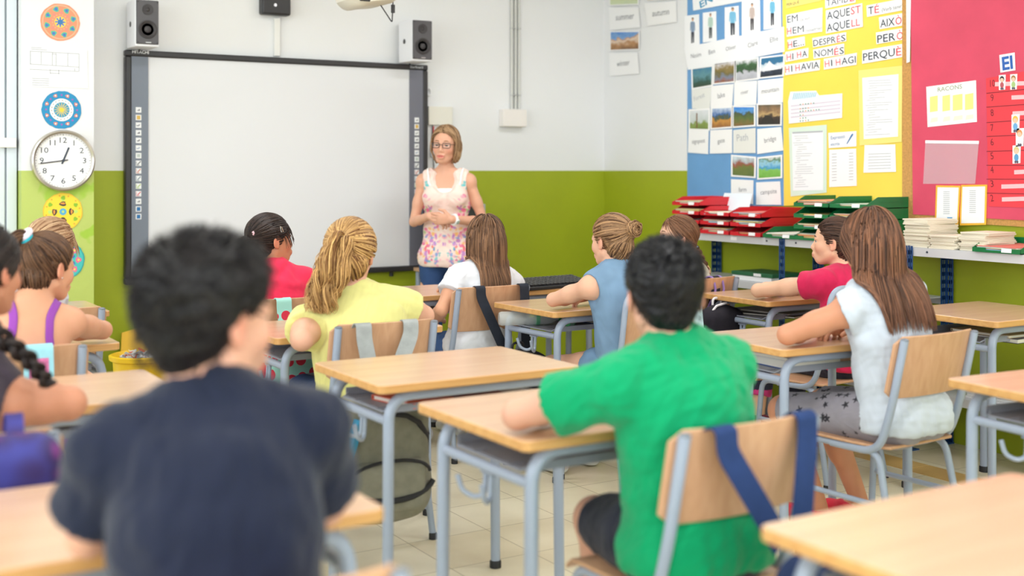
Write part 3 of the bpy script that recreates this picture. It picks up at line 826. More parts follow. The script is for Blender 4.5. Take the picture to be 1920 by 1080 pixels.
# word cards on the yellow sheet
def ycard(label, pts, black, red, small=()):
    o = paper('word_card', label, 'card', WP, [Z(*p) for p in pts], CARD, 0.0100, 0.0015, 'word cards on the yellow sheet')
    for li, im, bo in ((black, ink_dark, 0.007), (red, ink_red, 0.007), (small, ink, 0.0)):
        for s, a, b2, h in (li or ()): words(o, [(s, Z(*a), Z(*b2), h)], im, 'lettering', bold=bo)
    return o
k = 0.14815
H = lambda v: v * k
o = paper('word_card', 'yellow word card at the top edge reading PERQUÈ', 'card', WP, [Z(95, 108), Z(540, 8), Z(540, -120), Z(95, -60)], mat('card_yellow', (246, 222, 120), 0.6), 0.0095, 0.001, 'word cards on the yellow sheet')
words(o, [('PERQUÈ', Z(105, 78), Z(262, 42), H(34))], ink_dark)
ycard('white word card reading TAMBÉ', [(592, 108), (975, 30), (975, -90), (590, -40)], [('TAMB', (608, 82), (880, 26), H(85))], [('É', (903, 22), (962, 10), H(85))])
ycard('white word card reading AQUEST and AQUELL', [(600, 425), (1068, 340), (1060, 40), (598, 132)], [('AQUE', (615, 248), (905, 193), H(96)), ('AQUE', (612, 400), (905, 345), H(96))], [('ST', (918, 186), (1045, 160), H(96)), ('LL', (925, 340), (1032, 322), H(90))])
ycard('white word card reading TÉ verb tenir', [(1120, 215), (1582, 128), (1578, -20), (1112, 70)], [('T', (1138, 185), (1205, 173), H(95))], [('É', (1217, 168), (1275, 158), H(90))], [('(Verb tenir)', (1310, 150), (1575, 96), H(48))])
ycard('white word card reading AIXÒ', [(1280, 370), (1580, 322), (1575, 165), (1270, 220)], [('AIX', (1290, 348), (1472, 318), H(98))], [('Ò', (1482, 316), (1562, 302), H(96))])
ycard('white word card reading PERÒ', [(1240, 560), (1592, 500), (1590, 352), (1233, 412)], [('PER', (1252, 545), (1482, 508), H(98))], [('Ò', (1497, 505), (1580, 492), H(96))])
ycard('white word card reading PERQUÈ', [(1058, 808), (1606, 715), (1610, 548), (1060, 640)], [('PERQU', (1073, 772), (1475, 706), H(96))], [('È', (1491, 708), (1556, 698), H(96))])
ycard('white word card reading EM and HEM', [(105, 466), (552, 400), (556, 95), (98, 190)], [('EM', (113, 292), (246, 266), H(88)), ('EM', (182, 428), (322, 405), H(85))], [('H', (110, 442), (165, 432), H(88))], [('(x mi)', (283, 270), (396, 246), H(40)), ('(nosaltres)', (342, 408), (546, 368), H(40))])
ycard('white word card reading HE with dots', [(120, 630), (336, 578), (330, 460), (112, 505)], [('E...', (190, 596), (325, 568), H(80))], [('H', (120, 612), (176, 600), H(82))])
ycard('white word card reading DESPRÉS', [(437, 602), (858, 520), (855, 408), (428, 482)], [('DESPR', (443, 586), (727, 536), H(78)), ('S', (793, 524), (850, 514), H(78))], [('É', (741, 536), (786, 526), H(78))])
ycard('white word card reading NOMÉS', [(445, 745), (832, 690), (830, 550), (438, 628)], [('NOM', (458, 726), (690, 694), H(86)), ('S', (775, 686), (830, 676), H(84))], [('É', (706, 698), (762, 690), H(82))])
ycard('white word card reading HI HA', [(90, 785), (376, 730), (380, 605), (84, 660)], [('I', (176, 752), (190, 750), H(78)), ('A', (302, 724), (364, 712), H(78))], [('H', (105, 766), (162, 755), H(80)), ('H', (236, 736), (290, 725), H(80))])
ycard('white word card reading HI HAVIA', [(84, 952), (520, 888), (526, 755), (78, 822)], [('I', (164, 908), (178, 905), H(80)), ('AVIA', (284, 890), (516, 860), H(84))], [('H', (88, 922), (140, 912), H(80)), ('H', (216, 902), (272, 892), H(80))])
ycard('white word card reading HI HAGI', [(574, 882), (986, 820), (992, 668), (574, 745)], [('I', (668, 836), (684, 833), H(80)), ('AGI', (800, 818), (980, 792), H(86))], [('H', (590, 852), (648, 840), H(82)), ('H', (728, 832), (786, 822), H(82))])
# lists on the yellow sheet
pale_green = mat('sheet_green', (214, 230, 216), 0.6)
pale_yellow = mat('sheet_yellow', (244, 224, 130), 0.6)
Y2 = lambda x, y: (1280 + x * 0.22917, 180 + y * 0.22917)
o = paper('printed_sheet', 'white sheet with a table of green dots on the yellow sheet', 'paper', WP, [(1479.5, 232), (1579, 221), (1579.5, 175), (1536, 179), (1530, 170), (1482, 172), (1478, 190)], paper_white, 0.0100, group='lists on the yellow sheet')
rules(o, [(1483, 199 + 7 * i, 1576, 189 + 7 * i) for i in range(4)], mat('row_mauve', (216, 208, 220), 0.6), wpx=3)
mb = MB(); z = FR[o.name][4] + 0.001
for r_, (n_, y0) in enumerate(((6, 196), (4, 204), (8, 209), (2, 216), (3, 222), (4, 227))):
    for i in range(n_):
        px = 1501 + 5 * i; p = to_local(o, (px, y0 - 0.1 * (px - 1500)))
        mb.prism([(p[0] + 0.0042 * math.cos(q), p[1] + 0.0042 * math.sin(q)) for q in [2 * PI * j / 8 for j in range(8)]], z - 0.001, z, mi=(i + r_) % 3 == 1 and 1 or 0)
mb.build('printed_dots', [mat('dot_green', (30, 130, 90), 0.6), mat('dot_orange', (220, 150, 90), 0.6)], o)
rules(o, [(1487 + 3.4 * i, 187 - 0.4 * i, 1490 + 3.4 * i, 174 - 0.1 * i) for i in range(13)], mat('ink_sky', (120, 190, 216), 0.6), 'hatched_title', wpx=1.4)
o = paper('printed_sheet', 'tall printed list with a pale green border on the yellow sheet', 'paper', WP, [Y2(885, 822), Y2(1178, 790), Y2(1180, 235), Y2(870, 262)], pale_green, 0.0100, group='lists on the yellow sheet')
piece(o, 'white_page', [Y2(905, 775), Y2(1150, 770), Y2(1150, 290), Y2(895, 300)], paper_white)
L = [(*Y2(900, 302), *Y2(1148, 290))]; rules(o, L, ink_pale, 'header_line', wpx=3, lift=0.001)
rnd = random.Random(3)
L = [(*Y2(905 + 40 * rnd.random(), y), *Y2(960 + 120 * rnd.random(), y - 4)) for y in range(330, 760, 18)]
rules(o, L, ink_pale, wpx=0.8, lift=0.001)
o = paper('printed_sheet', 'large pale yellow sheet holding a printed page at the right of the yellow sheet', 'paper', WP, [(1612, 273), (1691, 266), (1692, 123), (1610, 132)], pale_yellow, 0.0100, group='lists on the yellow sheet')
piece(o, 'white_page', [(1620, 261), (1684, 256), (1685, 139), (1617, 146)], paper_white)
L = [(1622 + 10 * rnd.random(), y, 1640 + 34 * rnd.random(), y - 2.0) for y in np.arange(152, 256, 4.6)]
rules(o, L, ink_pale, wpx=0.8, lift=0.001)
o = paper('printed_card', 'small card reading Expressió escrita with a drawn blue pen', 'card', WP, [Y2(1196, 427), Y2(1422, 412), Y2(1422, 287), Y2(1192, 302)], paper_white, 0.0100)
words(o, [('Expressió', Y2(1215, 356), Y2(1330, 343), None)], ink_blue); words(o, [('escrita', Y2(1214, 408), Y2(1285, 400), None)], ink_blue)
piece(o, 'drawn_pen', [Y2(1342, 390), Y2(1348, 392), Y2(1398, 316), Y2(1392, 306), Y2(1380, 318)], ink_blue)
o = paper('printed_sheet', 'white two column word table under the small pen card', 'paper', WP, [Y2(1200, 745), Y2(1425, 735), Y2(1420, 430), Y2(1200, 440)], paper_white, 0.0100, group='lists on the yellow sheet')
L = [(*Y2(1222, y), *Y2(1262, y - 2)) for y in range(476, 700, 24)] + [(*Y2(1362, y), *Y2(1398, y - 2)) for y in range(470, 696, 24)]
rules(o, L, ink_pale, wpx=1.1)
o = paper('printed_sheet', 'small white note with a folded top at the right edge of the yellow sheet', 'paper', WP, [Y2(1480, 628), Y2(1746, 620), Y2(1740, 395), Y2(1490, 402)], paper_white, 0.0100, group='lists on the yellow sheet')
rules(o, [(*Y2(1520, y), *Y2(1705, y - 6)) for y in range(476, 600, 24)], ink_pale, wpx=0.9)
# sheets on the pink paper
Y4 = lambda x, y: (1700 + x * 0.352, 80 + y * 0.352)
o = paper('printed_sheet', 'white sheet headed RACONS with four yellow notes on the pink paper', 'paper', WP, [Y4(112, 450), Y4(375, 422), Y4(370, 200), Y4(105, 235)], paper_white, 0.0185)
words(o, [('RACONS', Y4(167, 262), Y4(296, 244), 8)], mat('ink_olive', (150, 160, 120), 0.6))
for x0, x1 in ((125, 166), (192, 232), (247, 298), (312, 356)):
    piece(o, 'yellow_note', [Y4(x0, 378 - 0.06 * x0), Y4(x1, 374 - 0.06 * x1), Y4(x1, 293 - 0.07 * x1), Y4(x0, 298 - 0.07 * x0)], mat('note_yellow', (246, 232, 140), 0.6))
    piece(o, 'paper_slip', [Y4(x0 + 2, 436 - 0.08 * x0), Y4(x1, 432 - 0.08 * x1), Y4(x1, 410 - 0.08 * x1), Y4(x0 + 8, 412 - 0.08 * x0)], mat('slip_cream', (236, 232, 214), 0.6))
sleeve_m = mat('sleeve_plastic', (238, 214, 224), 0.15, alpha=0.30)
o = paper('plastic_sleeve', 'clear plastic sleeve pinned empty on the pink paper', 'sleeve', WP, [Y4(88, 752), Y4(365, 752), Y4(384, 540), Y4(100, 535)], sleeve_m, 0.0195, 0.0008)
piece(o, 'punched_edge', [Y4(100, 536), Y4(385, 540), Y4(386, 523), Y4(100, 520)], paper_white)
orange = mat('frame_orange', (246, 186, 60), 0.5)
for (lab, pts, inn) in (('printed list in an orange frame with a small blue picture', [Y4(152, 982), Y4(276, 980), Y4(288, 762), Y4(158, 760)], [Y4(160, 965), Y4(270, 962), Y4(279, 772), Y4(167, 770)]),
                        ('printed list in an orange frame beside the red chart', [Y4(284, 974), Y4(424, 970), Y4(430, 756), Y4(292, 758)], [Y4(293, 962), Y4(415, 960), Y4(420, 766), Y4(300, 768)])):
    o = paper('framed_sheet', lab, 'paper', WP, pts, orange, 0.0188, 0.003, 'orange framed lists')
    piece(o, 'white_page', inn, paper_white)
    cx = (inn[0][0] + inn[1][0]) / 2; y0 = inn[2][1] + 8
    rules(o, [(cx - 6, y0 + 3.7 * i, cx + 6, y0 + 3.7 * i) for i in range(12)], ink_pale, wpx=1.2, lift=0.001)
    if 'blue' in lab: piece(o, 'small_picture', [Y4(218, 955), Y4(245, 955), Y4(246, 930), Y4(219, 930)], mat('pic_blue', (70, 150, 200), 0.5), 0.001)
RED = mat('red_chart', (226, 60, 72), 0.6, bump=0.1, bscale=12)
o = paper('tally_chart', 'red paper chart with numbered rows on the pink paper', 'chart', WP, [(1854, 387), (2010, 392), (2005, 118), (1849, 147)], RED, 0.0185)
rows = [(175, 168), (201, 196), (230, 225), (256, 253), (284, 282), (310, 310), (336, 336), (362, 363.5)]
rules(o, [(1850, a, 2000, a + (b2 - a) * 150 / 70) for a, b2 in rows], mat('ink_maroon', (120, 24, 40), 0.6), wpx=1.2)
mids = [163, 190, 218, 246, 273, 299, 325, 351, 378]
words(o, [(s, (1857 if s == '10' else 1858.5, y), (1866 if s == '10' else 1864, y - 1), 13) for s, y in zip(('10', '9', '8', '7', '6', '5', '4', '3', '2'), mids)], mat('ink_maroon', (120, 24, 40), 0.6))
tape = mat('tape_pink', (244, 190, 196), 0.5)
for (x, y, l) in ((1866, 158, 60), (1897, 183, 40), (1899, 213, 40), (1902, 323, 40), (1878, 350, 60), (1879, 374, 60)):
    piece(o, 'paper_tape', [(x, y + 4), (x + l, y + 2), (x + l, y - 6), (x, y - 4)], tape)
def cutout(label, cx, cy, h, hair, body):
    w = h * 0.42
    o = paper('paper_cutout', label, 'cutout', WP, [(cx - w / 2, cy + h / 2), (cx + w / 2, cy + h / 2 - 1), (cx + w / 2 + 1, cy - h / 2 - 1), (cx - w / 2, cy - h / 2)], paper_white, 0.0205, group='paper children on the red chart')
    mb = MB(); z = FR[o.name][4] + 0.0005
    def blob(x, y, rx, ry, mi, dz=0): mb.prism([to_local(o, (x + rx * math.cos(q), y + ry * math.sin(q))) for q in [2 * PI * i / 14 for i in range(14)]], z - 0.001, z + dz, mi)
    blob(cx, cy - h * 0.24, w * 0.36, h * 0.20, 1); blob(cx, cy - h * 0.18, w * 0.28, h * 0.13, 0, 0.0003)
    blob(cx, cy + h * 0.16, w * 0.30, h * 0.20, 2); blob(cx - w * 0.12, cy + h * 0.40, w * 0.13, h * 0.08, 3); blob(cx + w * 0.14, cy + h * 0.40, w * 0.13, h * 0.08, 3)
    mb.build('drawn_child', [mat('draw_skin', (240, 196, 170), 0.6), mat('draw_%d%d%d' % hair, hair, 0.6), mat('draw_%d%d%d' % body, body, 0.6), mat('draw_leg', (90, 80, 100), 0.6)], o)
cutout('paper cut-out child with black hair on the top row of the red chart', 1879, 155, 28, (40, 40, 50), (190, 90, 100))
cutout('paper cut-out child in green on the top row of the red chart', 1900.5, 154, 29, (170, 120, 70), (170, 200, 130))
cutout('paper cut-out child with blond hair beside row seven', 1904, 232, 34, (230, 190, 80), (110, 170, 220))
cutout('paper cut-out child in white beside row six', 1912, 258, 34, (220, 150, 90), (236, 236, 240))
cutout('paper cut-out child in blue beside row five', 1906, 290, 34, (210, 200, 130), (90, 160, 210))
o = paper('letter_card', 'white card with painted blue letters above the red chart', 'card', WP, [Y4(500, 160), Y4(580, 147), Y4(576, 52), Y4(494, 66)], paper_white, 0.0190)
words(o, [('EI', Y4(512, 146), Y4(568, 136), 24)], mat('paint_blue', (40, 96, 180), 0.5), bold=0.03)

# ------------------------------------------------------------------ slotted steel shelving along the right wall
shelf_blue = mat('post_blue', (30, 72, 128), 0.45)
shelf_grey = mat('shelf_grey', (206, 208, 212), 0.45)
XS0, XS1 = 4.735, 5.035
POST_Y = (5.755, 4.895, 4.02, 3.14, 2.26)
SH = thing('shelving_unit', 'grey shelving on slotted blue posts along the right wall', 'shelf', (0, 0, 0))
def slotted(name, x, y, sx, sy, h):
    mb = MB(); w = 0.042; t = 0.003
    for (dx, dy) in ((1, 0), (0, 1)):
        def bar(u, z, du, dz):
            c = (x + sx * u, y, z) if dx else (x, y + sy * u, z)
            mb.box(c, (du, t, dz) if dx else (t, du, dz))
        bar(0.005, h / 2, 0.010, h); bar(w - 0.006, h / 2, 0.012, h); bar(w / 2, h / 2, 0.008, h)
        z = 0.01
        while z < h - 0.01:
            bar(w / 2, z, w - 0.012, 0.020); z += 0.040
    mb.box((x + sx * 0.02, y + sy * 0.02, 0.003), (0.05, 0.05, 0.006))
    return mb.build(name, shelf_blue, SH)
for y in POST_Y:
    slotted('post', XS0, y, 1, -1, 1.002); slotted('post', XS1, y, -1, -1, 1.002)
for i in range(4):
    y1, y0 = POST_Y[i] - 0.004, POST_Y[i + 1] + 0.002
    for z, on in ((0.994, True), (0.735, i < 2), (0.30, True)):
        if not on: continue
        mb = MB(); xa, xb = XS0 + 0.006, XS1 - 0.004
        mb.box(((xa + xb) / 2, (y0 + y1) / 2, z - 0.002), (xb - xa, y1 - y0, 0.004))
        mb.box((xa + 0.001, (y0 + y1) / 2, z - 0.021), (0.003, y1 - y0, 0.040)); mb.box((xb - 0.001, (y0 + y1) / 2, z - 0.021), (0.003, y1 - y0, 0.040))
        s_ = mb.build('shelf', shelf_grey, SH)
        if z > 0.9:
            for yy in (y0 + 0.10, y1 - 0.12):
                MB().lathe([(0.0055, 0.0), (0.0055, -0.003)], 10, (xa - 0.0006, yy, z - 0.018), 'x').build('bolt', ink_dark, s_)
def on_shelf_lip(y, z, w, h, text, lab):
    t = thing('shelf_label', lab, 'label', (XS0 + 0.0055, y, z), -PI / 2)
    MB().box((0, -0.0005, 0), (w, 0.001, h)).build('label_card', paper_white, t)
    if text:
        vs, fs = text_mesh(text, 0.01); k_ = w * 0.7 / (vs[:, 0].max() - vs[:, 0].min())
        MB().add([((q[0] - vs[:, 0].max() / 2) * k_, -0.0012, q[1] * k_ - h * 0.2) for q in vs], fs).build('lettering', ink_dark, t)
on_shelf_lip(4.443, 0.279, 0.085, 0.032, 'Català', 'small printed white label on the front of the lowest shelf')
on_shelf_lip(5.27, 0.976, 0.05, 0.020, '', 'small blank white label on the front of the top shelf')

# letter trays
tray_red = mat('tray_red', (206, 30, 44), 0.35)
tray_green = mat('tray_green', (18, 112, 62), 0.35)
def make_tray(m, h, name):
    W_, D_ = 0.252, 0.325
    t = thing(name, 'letter tray', 'letter tray')
    mb = MB(); th = 0.003
    mb.box((0, 0, th / 2), (W_, D_, th)); mb.box((0, D_ / 2 - th / 2, h / 2), (W_, th, h))
    for s in (-1, 1):
        prof = [(-D_ / 2, 0), (D_ / 2, 0), (D_ / 2, h), (-D_ / 2 + 0.085, h), (-D_ / 2 + 0.012, 0.024), (-D_ / 2, 0.020)]
        x0 = s * W_ / 2
        vs = [(x0, p[0], p[1]) for p in prof] + [(x0 - s * th, p[0], p[1]) for p in prof]; n_ = len(prof)
        f1 = tuple(range(n_)); f2 = tuple(reversed(range(n_, 2 * n_)))
        sd = [(i, n_ + i, n_ + (i + 1) % n_, (i + 1) % n_) for i in range(n_)]
        if s > 0: mb.add(vs, [f1, f2] + sd)
        else: mb.add(vs, [tuple(reversed(f)) for f in [f1, f2] + sd])
        mb.box((s * (W_ / 2 - 0.003), 0.04, h * 0.55), (0.010, D_ * 0.6, 0.003))
    for s in (-1, 1): mb.box((s * (W_ / 2 - 0.035), -D_ / 2 + 0.002, 0.011), (0.07, th, 0.020))
    mb.box((0, -D_ / 2 + 0.002, 0.006), (W_ - 0.13, th, 0.010))
    mb.build('tray_body', m, t)
    MB().box((W_ * 0.22, -D_ / 2 - 0.0006, 0.013), (0.052, 0.0012, 0.018), rot=(R(-8), 0, 0)).build('label_card', paper_white, t)
    return t
sheet_cols = [(236, 226, 200), (214, 196, 150), (240, 238, 230), (232, 150, 110), (220, 120, 110), (150, 190, 214), (236, 210, 130), (226, 196, 176), (196, 210, 200)]
def paper_bundle(h, seed, label, loc, group):
    rnd = random.Random(seed); mb = MB(); ms = []; z = 0.0035
    n_ = max(3, int(h / 0.0035))
    for i in range(n_):
        dz = h / n_; c = rnd.choice(sheet_cols); m_ = mat('sheet_%d_%d_%d' % c, c, 0.6)
        if m_ not in ms: ms.append(m_)
        mb.box((rnd.uniform(-0.012, 0.012), rnd.uniform(-0.010, 0.002), z + dz / 2), (0.212, 0.297, dz * 0.85), rot=(R(rnd.uniform(-0.4, 0.4)), R(rnd.uniform(-0.5, 0.5)), R(rnd.uniform(-3, 3))), mi=ms.index(m_)); z += dz
    return tag(mb.build('paper_bundle', ms, None, loc, (0, 0, -PI / 2)), label, 'papers', group)
LV = ('lowest', 'second', 'third', 'fourth')
protos = {}
def stack(col, y0, z0, n_, pitch, where, seed):
    X = XS0 + 0.150
    for i in range(n_):
        lab = '%s letter tray, %s from the bottom in the stack %s' % (col, LV[i], where) if n_ > 1 else '%s letter tray standing alone %s' % (col, where)
        loc = (X, y0, z0 + 0.001 + i * pitch)
        g = '%s letter trays on the shelf' % col
        if col not in protos:
            protos[col] = make_tray(tray_red if col == 'red' else tray_green, 0.053 if col == 'red' else 0.058, 'letter_tray')
            t = protos[col]; t.location = loc; t.rotation_euler = (0, 0, -PI / 2); t['label'] = lab; t['group'] = g
        else: copy_thing(protos[col], loc, -PI / 2, lab, g)
        bl = 'papers in the %s' % lab.replace(' letter tray', ' tray').replace(' from the bottom', '')
        paper_bundle(0.018 + 0.014 * ((seed * 7 + i * 5) % 3) / 2, seed * 10 + i, bl, loc, 'papers in the trays')
stack('red', 5.685, 0.995, 4, 0.054, 'nearest the room corner', 1)
stack('red', 5.420, 0.995, 3, 0.054, 'under the leaning white card', 2)
stack('red', 5.155, 0.995, 3, 0.054, 'next to the green trays', 3)
stack('green', 4.885, 0.995, 1, 0.060, 'beside the red trays', 4)
stack('green', 4.645, 0.995, 4, 0.060, 'next to the lone green tray', 5)
stack('green', 4.385, 0.995, 4, 0.060, 'nearest the booklets', 6)
stack('green', 3.50, 0.995, 1, 0.060, 'right of the booklets', 7)
o = MB().box((0, 0, 0.055), (0.25, 0.002, 0.110)).build('blank_card', mat('card_blueish', (226, 236, 244), 0.5), None, (4.94, 5.49, 1.128), (R(-18), 0, -PI / 2))
tag(o, 'blank white card leaning on the red trays', 'card')
# piles of booklets
def booklet(i, rnd):
    mb = MB(); mb.box((0, 0, 0.0035), (0.150, 0.212, 0.0068), mi=0); mb.box((0, 0, 0.0035), (0.1485, 0.2105, 0.0050), mi=1)
    return mb
bk = None
page = mat('page_white', (238, 234, 224), 0.7)
rnd = random.Random(9)
for (n_, x, y, lab) in ((19, 4.87, 3.985, 'cream booklet in the tall pile next to the green trays'), (9, 4.855, 3.815, 'cream booklet in the low pile between two taller piles'), (12, 4.87, 3.655, 'cream booklet in the pile in front of the orange frames')):
    for i in range(n_):
        lo = (x + rnd.uniform(-0.008, 0.008), y + rnd.uniform(-0.006, 0.006), 0.9945 + i * 0.0073); rz = -PI / 2 + rnd.uniform(-0.06, 0.06)
        if bk is None:
            mb = MB(); mb.box((0, 0, 0.0034), (0.150, 0.212, 0.0068))
            bk = tag(mb.build('booklet', mat('booklet_cream', (232, 224, 204), 0.6, var=0.05, scale=3), None, lo, (0, 0, rz), bevel=0.0008, seg=1), lab, 'booklet', 'booklets piled on the shelf')
        else:
            c = bk.copy(); C.objects.link(c); c.location = lo; c.rotation_euler = (0, 0, rz); c['label'] = lab
# things on the lower shelves
t = thing('document_box', 'flat dark green folder box with white papers on the middle shelf', 'folder', (4.885, 5.15, 0.737), -PI / 2)
MB().box((0, 0, 0.038), (0.34, 0.24, 0.022)).build('lid', mat('folder_green', (40, 100, 66), 0.5), t, bevel=0.003)
MB().box((0, 0, 0.013), (0.32, 0.235, 0.026)).build('papers', paper_white, t)
MB().box((0.05, -0.121, 0.038), (0.06, 0.001, 0.016)).build('label_card', paper_white, t)
for (y, w, h, lab) in ((5.45, 0.30, 0.10, 'pile of white paper on the lowest shelf below the red trays'), (4.72, 0.30, 0.085, 'pile of white paper on the lowest shelf left of the printed label'), (4.20, 0.26, 0.12, 'pile of white paper on the lowest shelf right of the printed label'), (3.55, 0.3, 0.10, 'pile of white paper on the lowest shelf behind the empty desk')):
    mb = MB(); rnd = random.Random(int(y * 100))
    for i in range(int(h / 0.012)): mb.box((4.885 + rnd.uniform(-.006, .006), y + rnd.uniform(-.006, .006), 0.301 + 0.012 * i + 0.006), (0.22, w, 0.011))
    tag(mb.build('paper_pile', [paper_white]), lab, 'papers', 'paper piles on the lowest shelf')

# ------------------------------------------------------------------ school desks and chairs
top_wood = wood('desk_laminate', (210, 166, 131), (220, 180, 145), 0.7, 0.40, 0, 0.8)
edge_wood = wood('desk_edge', (200, 148, 88), (216, 168, 106), 1.0, 0.4)
ply = wood('chair_plywood', (196, 149, 114), (209, 164, 129), 1.0, 0.38, 2)
tube_grey = mat('tube_grey', (158, 170, 190), 0.28)
rubber = mat('rubber_black', (36, 36, 40), 0.6)
tray_grey = mat('shelf_wire', (150, 154, 166), 0.4)
DESK_H = 0.755
def make_desk(w=0.70, d=0.50, name='school_desk'):
    t = thing(name, 'school desk', 'desk')
    H_ = DESK_H
    MB().prism(rrect(w, d, 0.022), H_ - 0.026, H_, 0, 1).build('desktop', [top_wood, edge_wood], t, bevel=0.004, seg=2)
    r = 0.0165; ix, iy = w / 2 - 0.055, d / 2 - 0.055
    for sx in (-1, 1):
        for sy in (-1, 1):
            path = fillet([(sx * (ix + 0.006), sy * (iy + 0.004), 0.012), (sx * ix, sy * iy, H_ - 0.044), (sx * (ix - 0.16), sy * iy, H_ - 0.044)], 0.085, 8)
            lg = MB().tube(path, r, 12).build('leg', tube_grey, t)
            MB().lathe([(0.020, 0.0), (0.020, 0.022), (0.0175, 0.026)], 12, (sx * (ix + 0.006), sy * (iy + 0.004), 0)).build('foot_cap', rubber, lg)
    for sy in (-1, 1):
        MB().tube([(-ix + 0.155, sy * iy, H_ - 0.044), (ix - 0.155, sy * iy, H_ - 0.044)], r, 12).build('top_rail', tube_grey, t)
    zs = 0.638
    for sx in (-1, 1):
        MB().tube([(sx * ix, -iy + 0.012, zs), (sx * ix, iy - 0.012, zs)], 0.0135, 12).build('side_bar', tube_grey, t)
    # sheet shelf under the top, with wire ends
    mb = MB(); zz = zs + 0.016
    mb.box((0, 0.01, zz), (2 * ix - 0.05, 2 * iy - 0.07, 0.004)); mb.box((0, -iy + 0.045, zz + 0.010), (2 * ix - 0.05, 0.004, 0.022)); mb.box((0, iy - 0.025, zz + 0.012), (2 * ix - 0.05, 0.004, 0.026))
    for sx in (-1, 1):
        a = ix - 0.028
        mb.tube([(sx * a, -iy + 0.05, zz + 0.012), (sx * (a + 0.018), -iy + 0.06, zz + 0.002), (sx * (a + 0.018), iy - 0.05, zz + 0.002), (sx * a, iy - 0.04, zz + 0.012)], 0.0035, 6)
        for y in (-0.08, 0.08): mb.tube([(sx * (a + 0.018), y, zz + 0.002), (sx * (a - 0.03), y, zz + 0.003)], 0.003, 6)
    mb.build('under_shelf', tray_grey, t)
    hk = MB()
    for s in (-1, 1):
        hk.tube(fillet([(-ix + 0.01, s * 0.012, zs - 0.01), (-ix + 0.006, s * 0.012, zs - 0.075), (-ix - 0.01 - 0.0, s * 0.03, zs - 0.085), (-ix - 0.035, s * 0.05, zs - 0.07), (-ix - 0.045, s * 0.055, zs - 0.03)], 0.03, 6), 0.0065, 8)
    hk.box((-ix + 0.008, 0, zs - 0.012), (0.012, 0.05, 0.02))
    hk.build('bag_hook', tube_grey, t)
    return t
D0 = None
def desk(cx, cy, rz, label):
    global D0
    g = 'school desks'
    if D0 is None:
        D0 = make_desk(); D0.location = (cx, cy, 0); D0.rotation_euler = (0, 0, rz); tag(D0, label, 'desk', g); return D0
    return copy_thing(D0, (cx, cy, 0), rz, label, g)
CH_H = 0.815
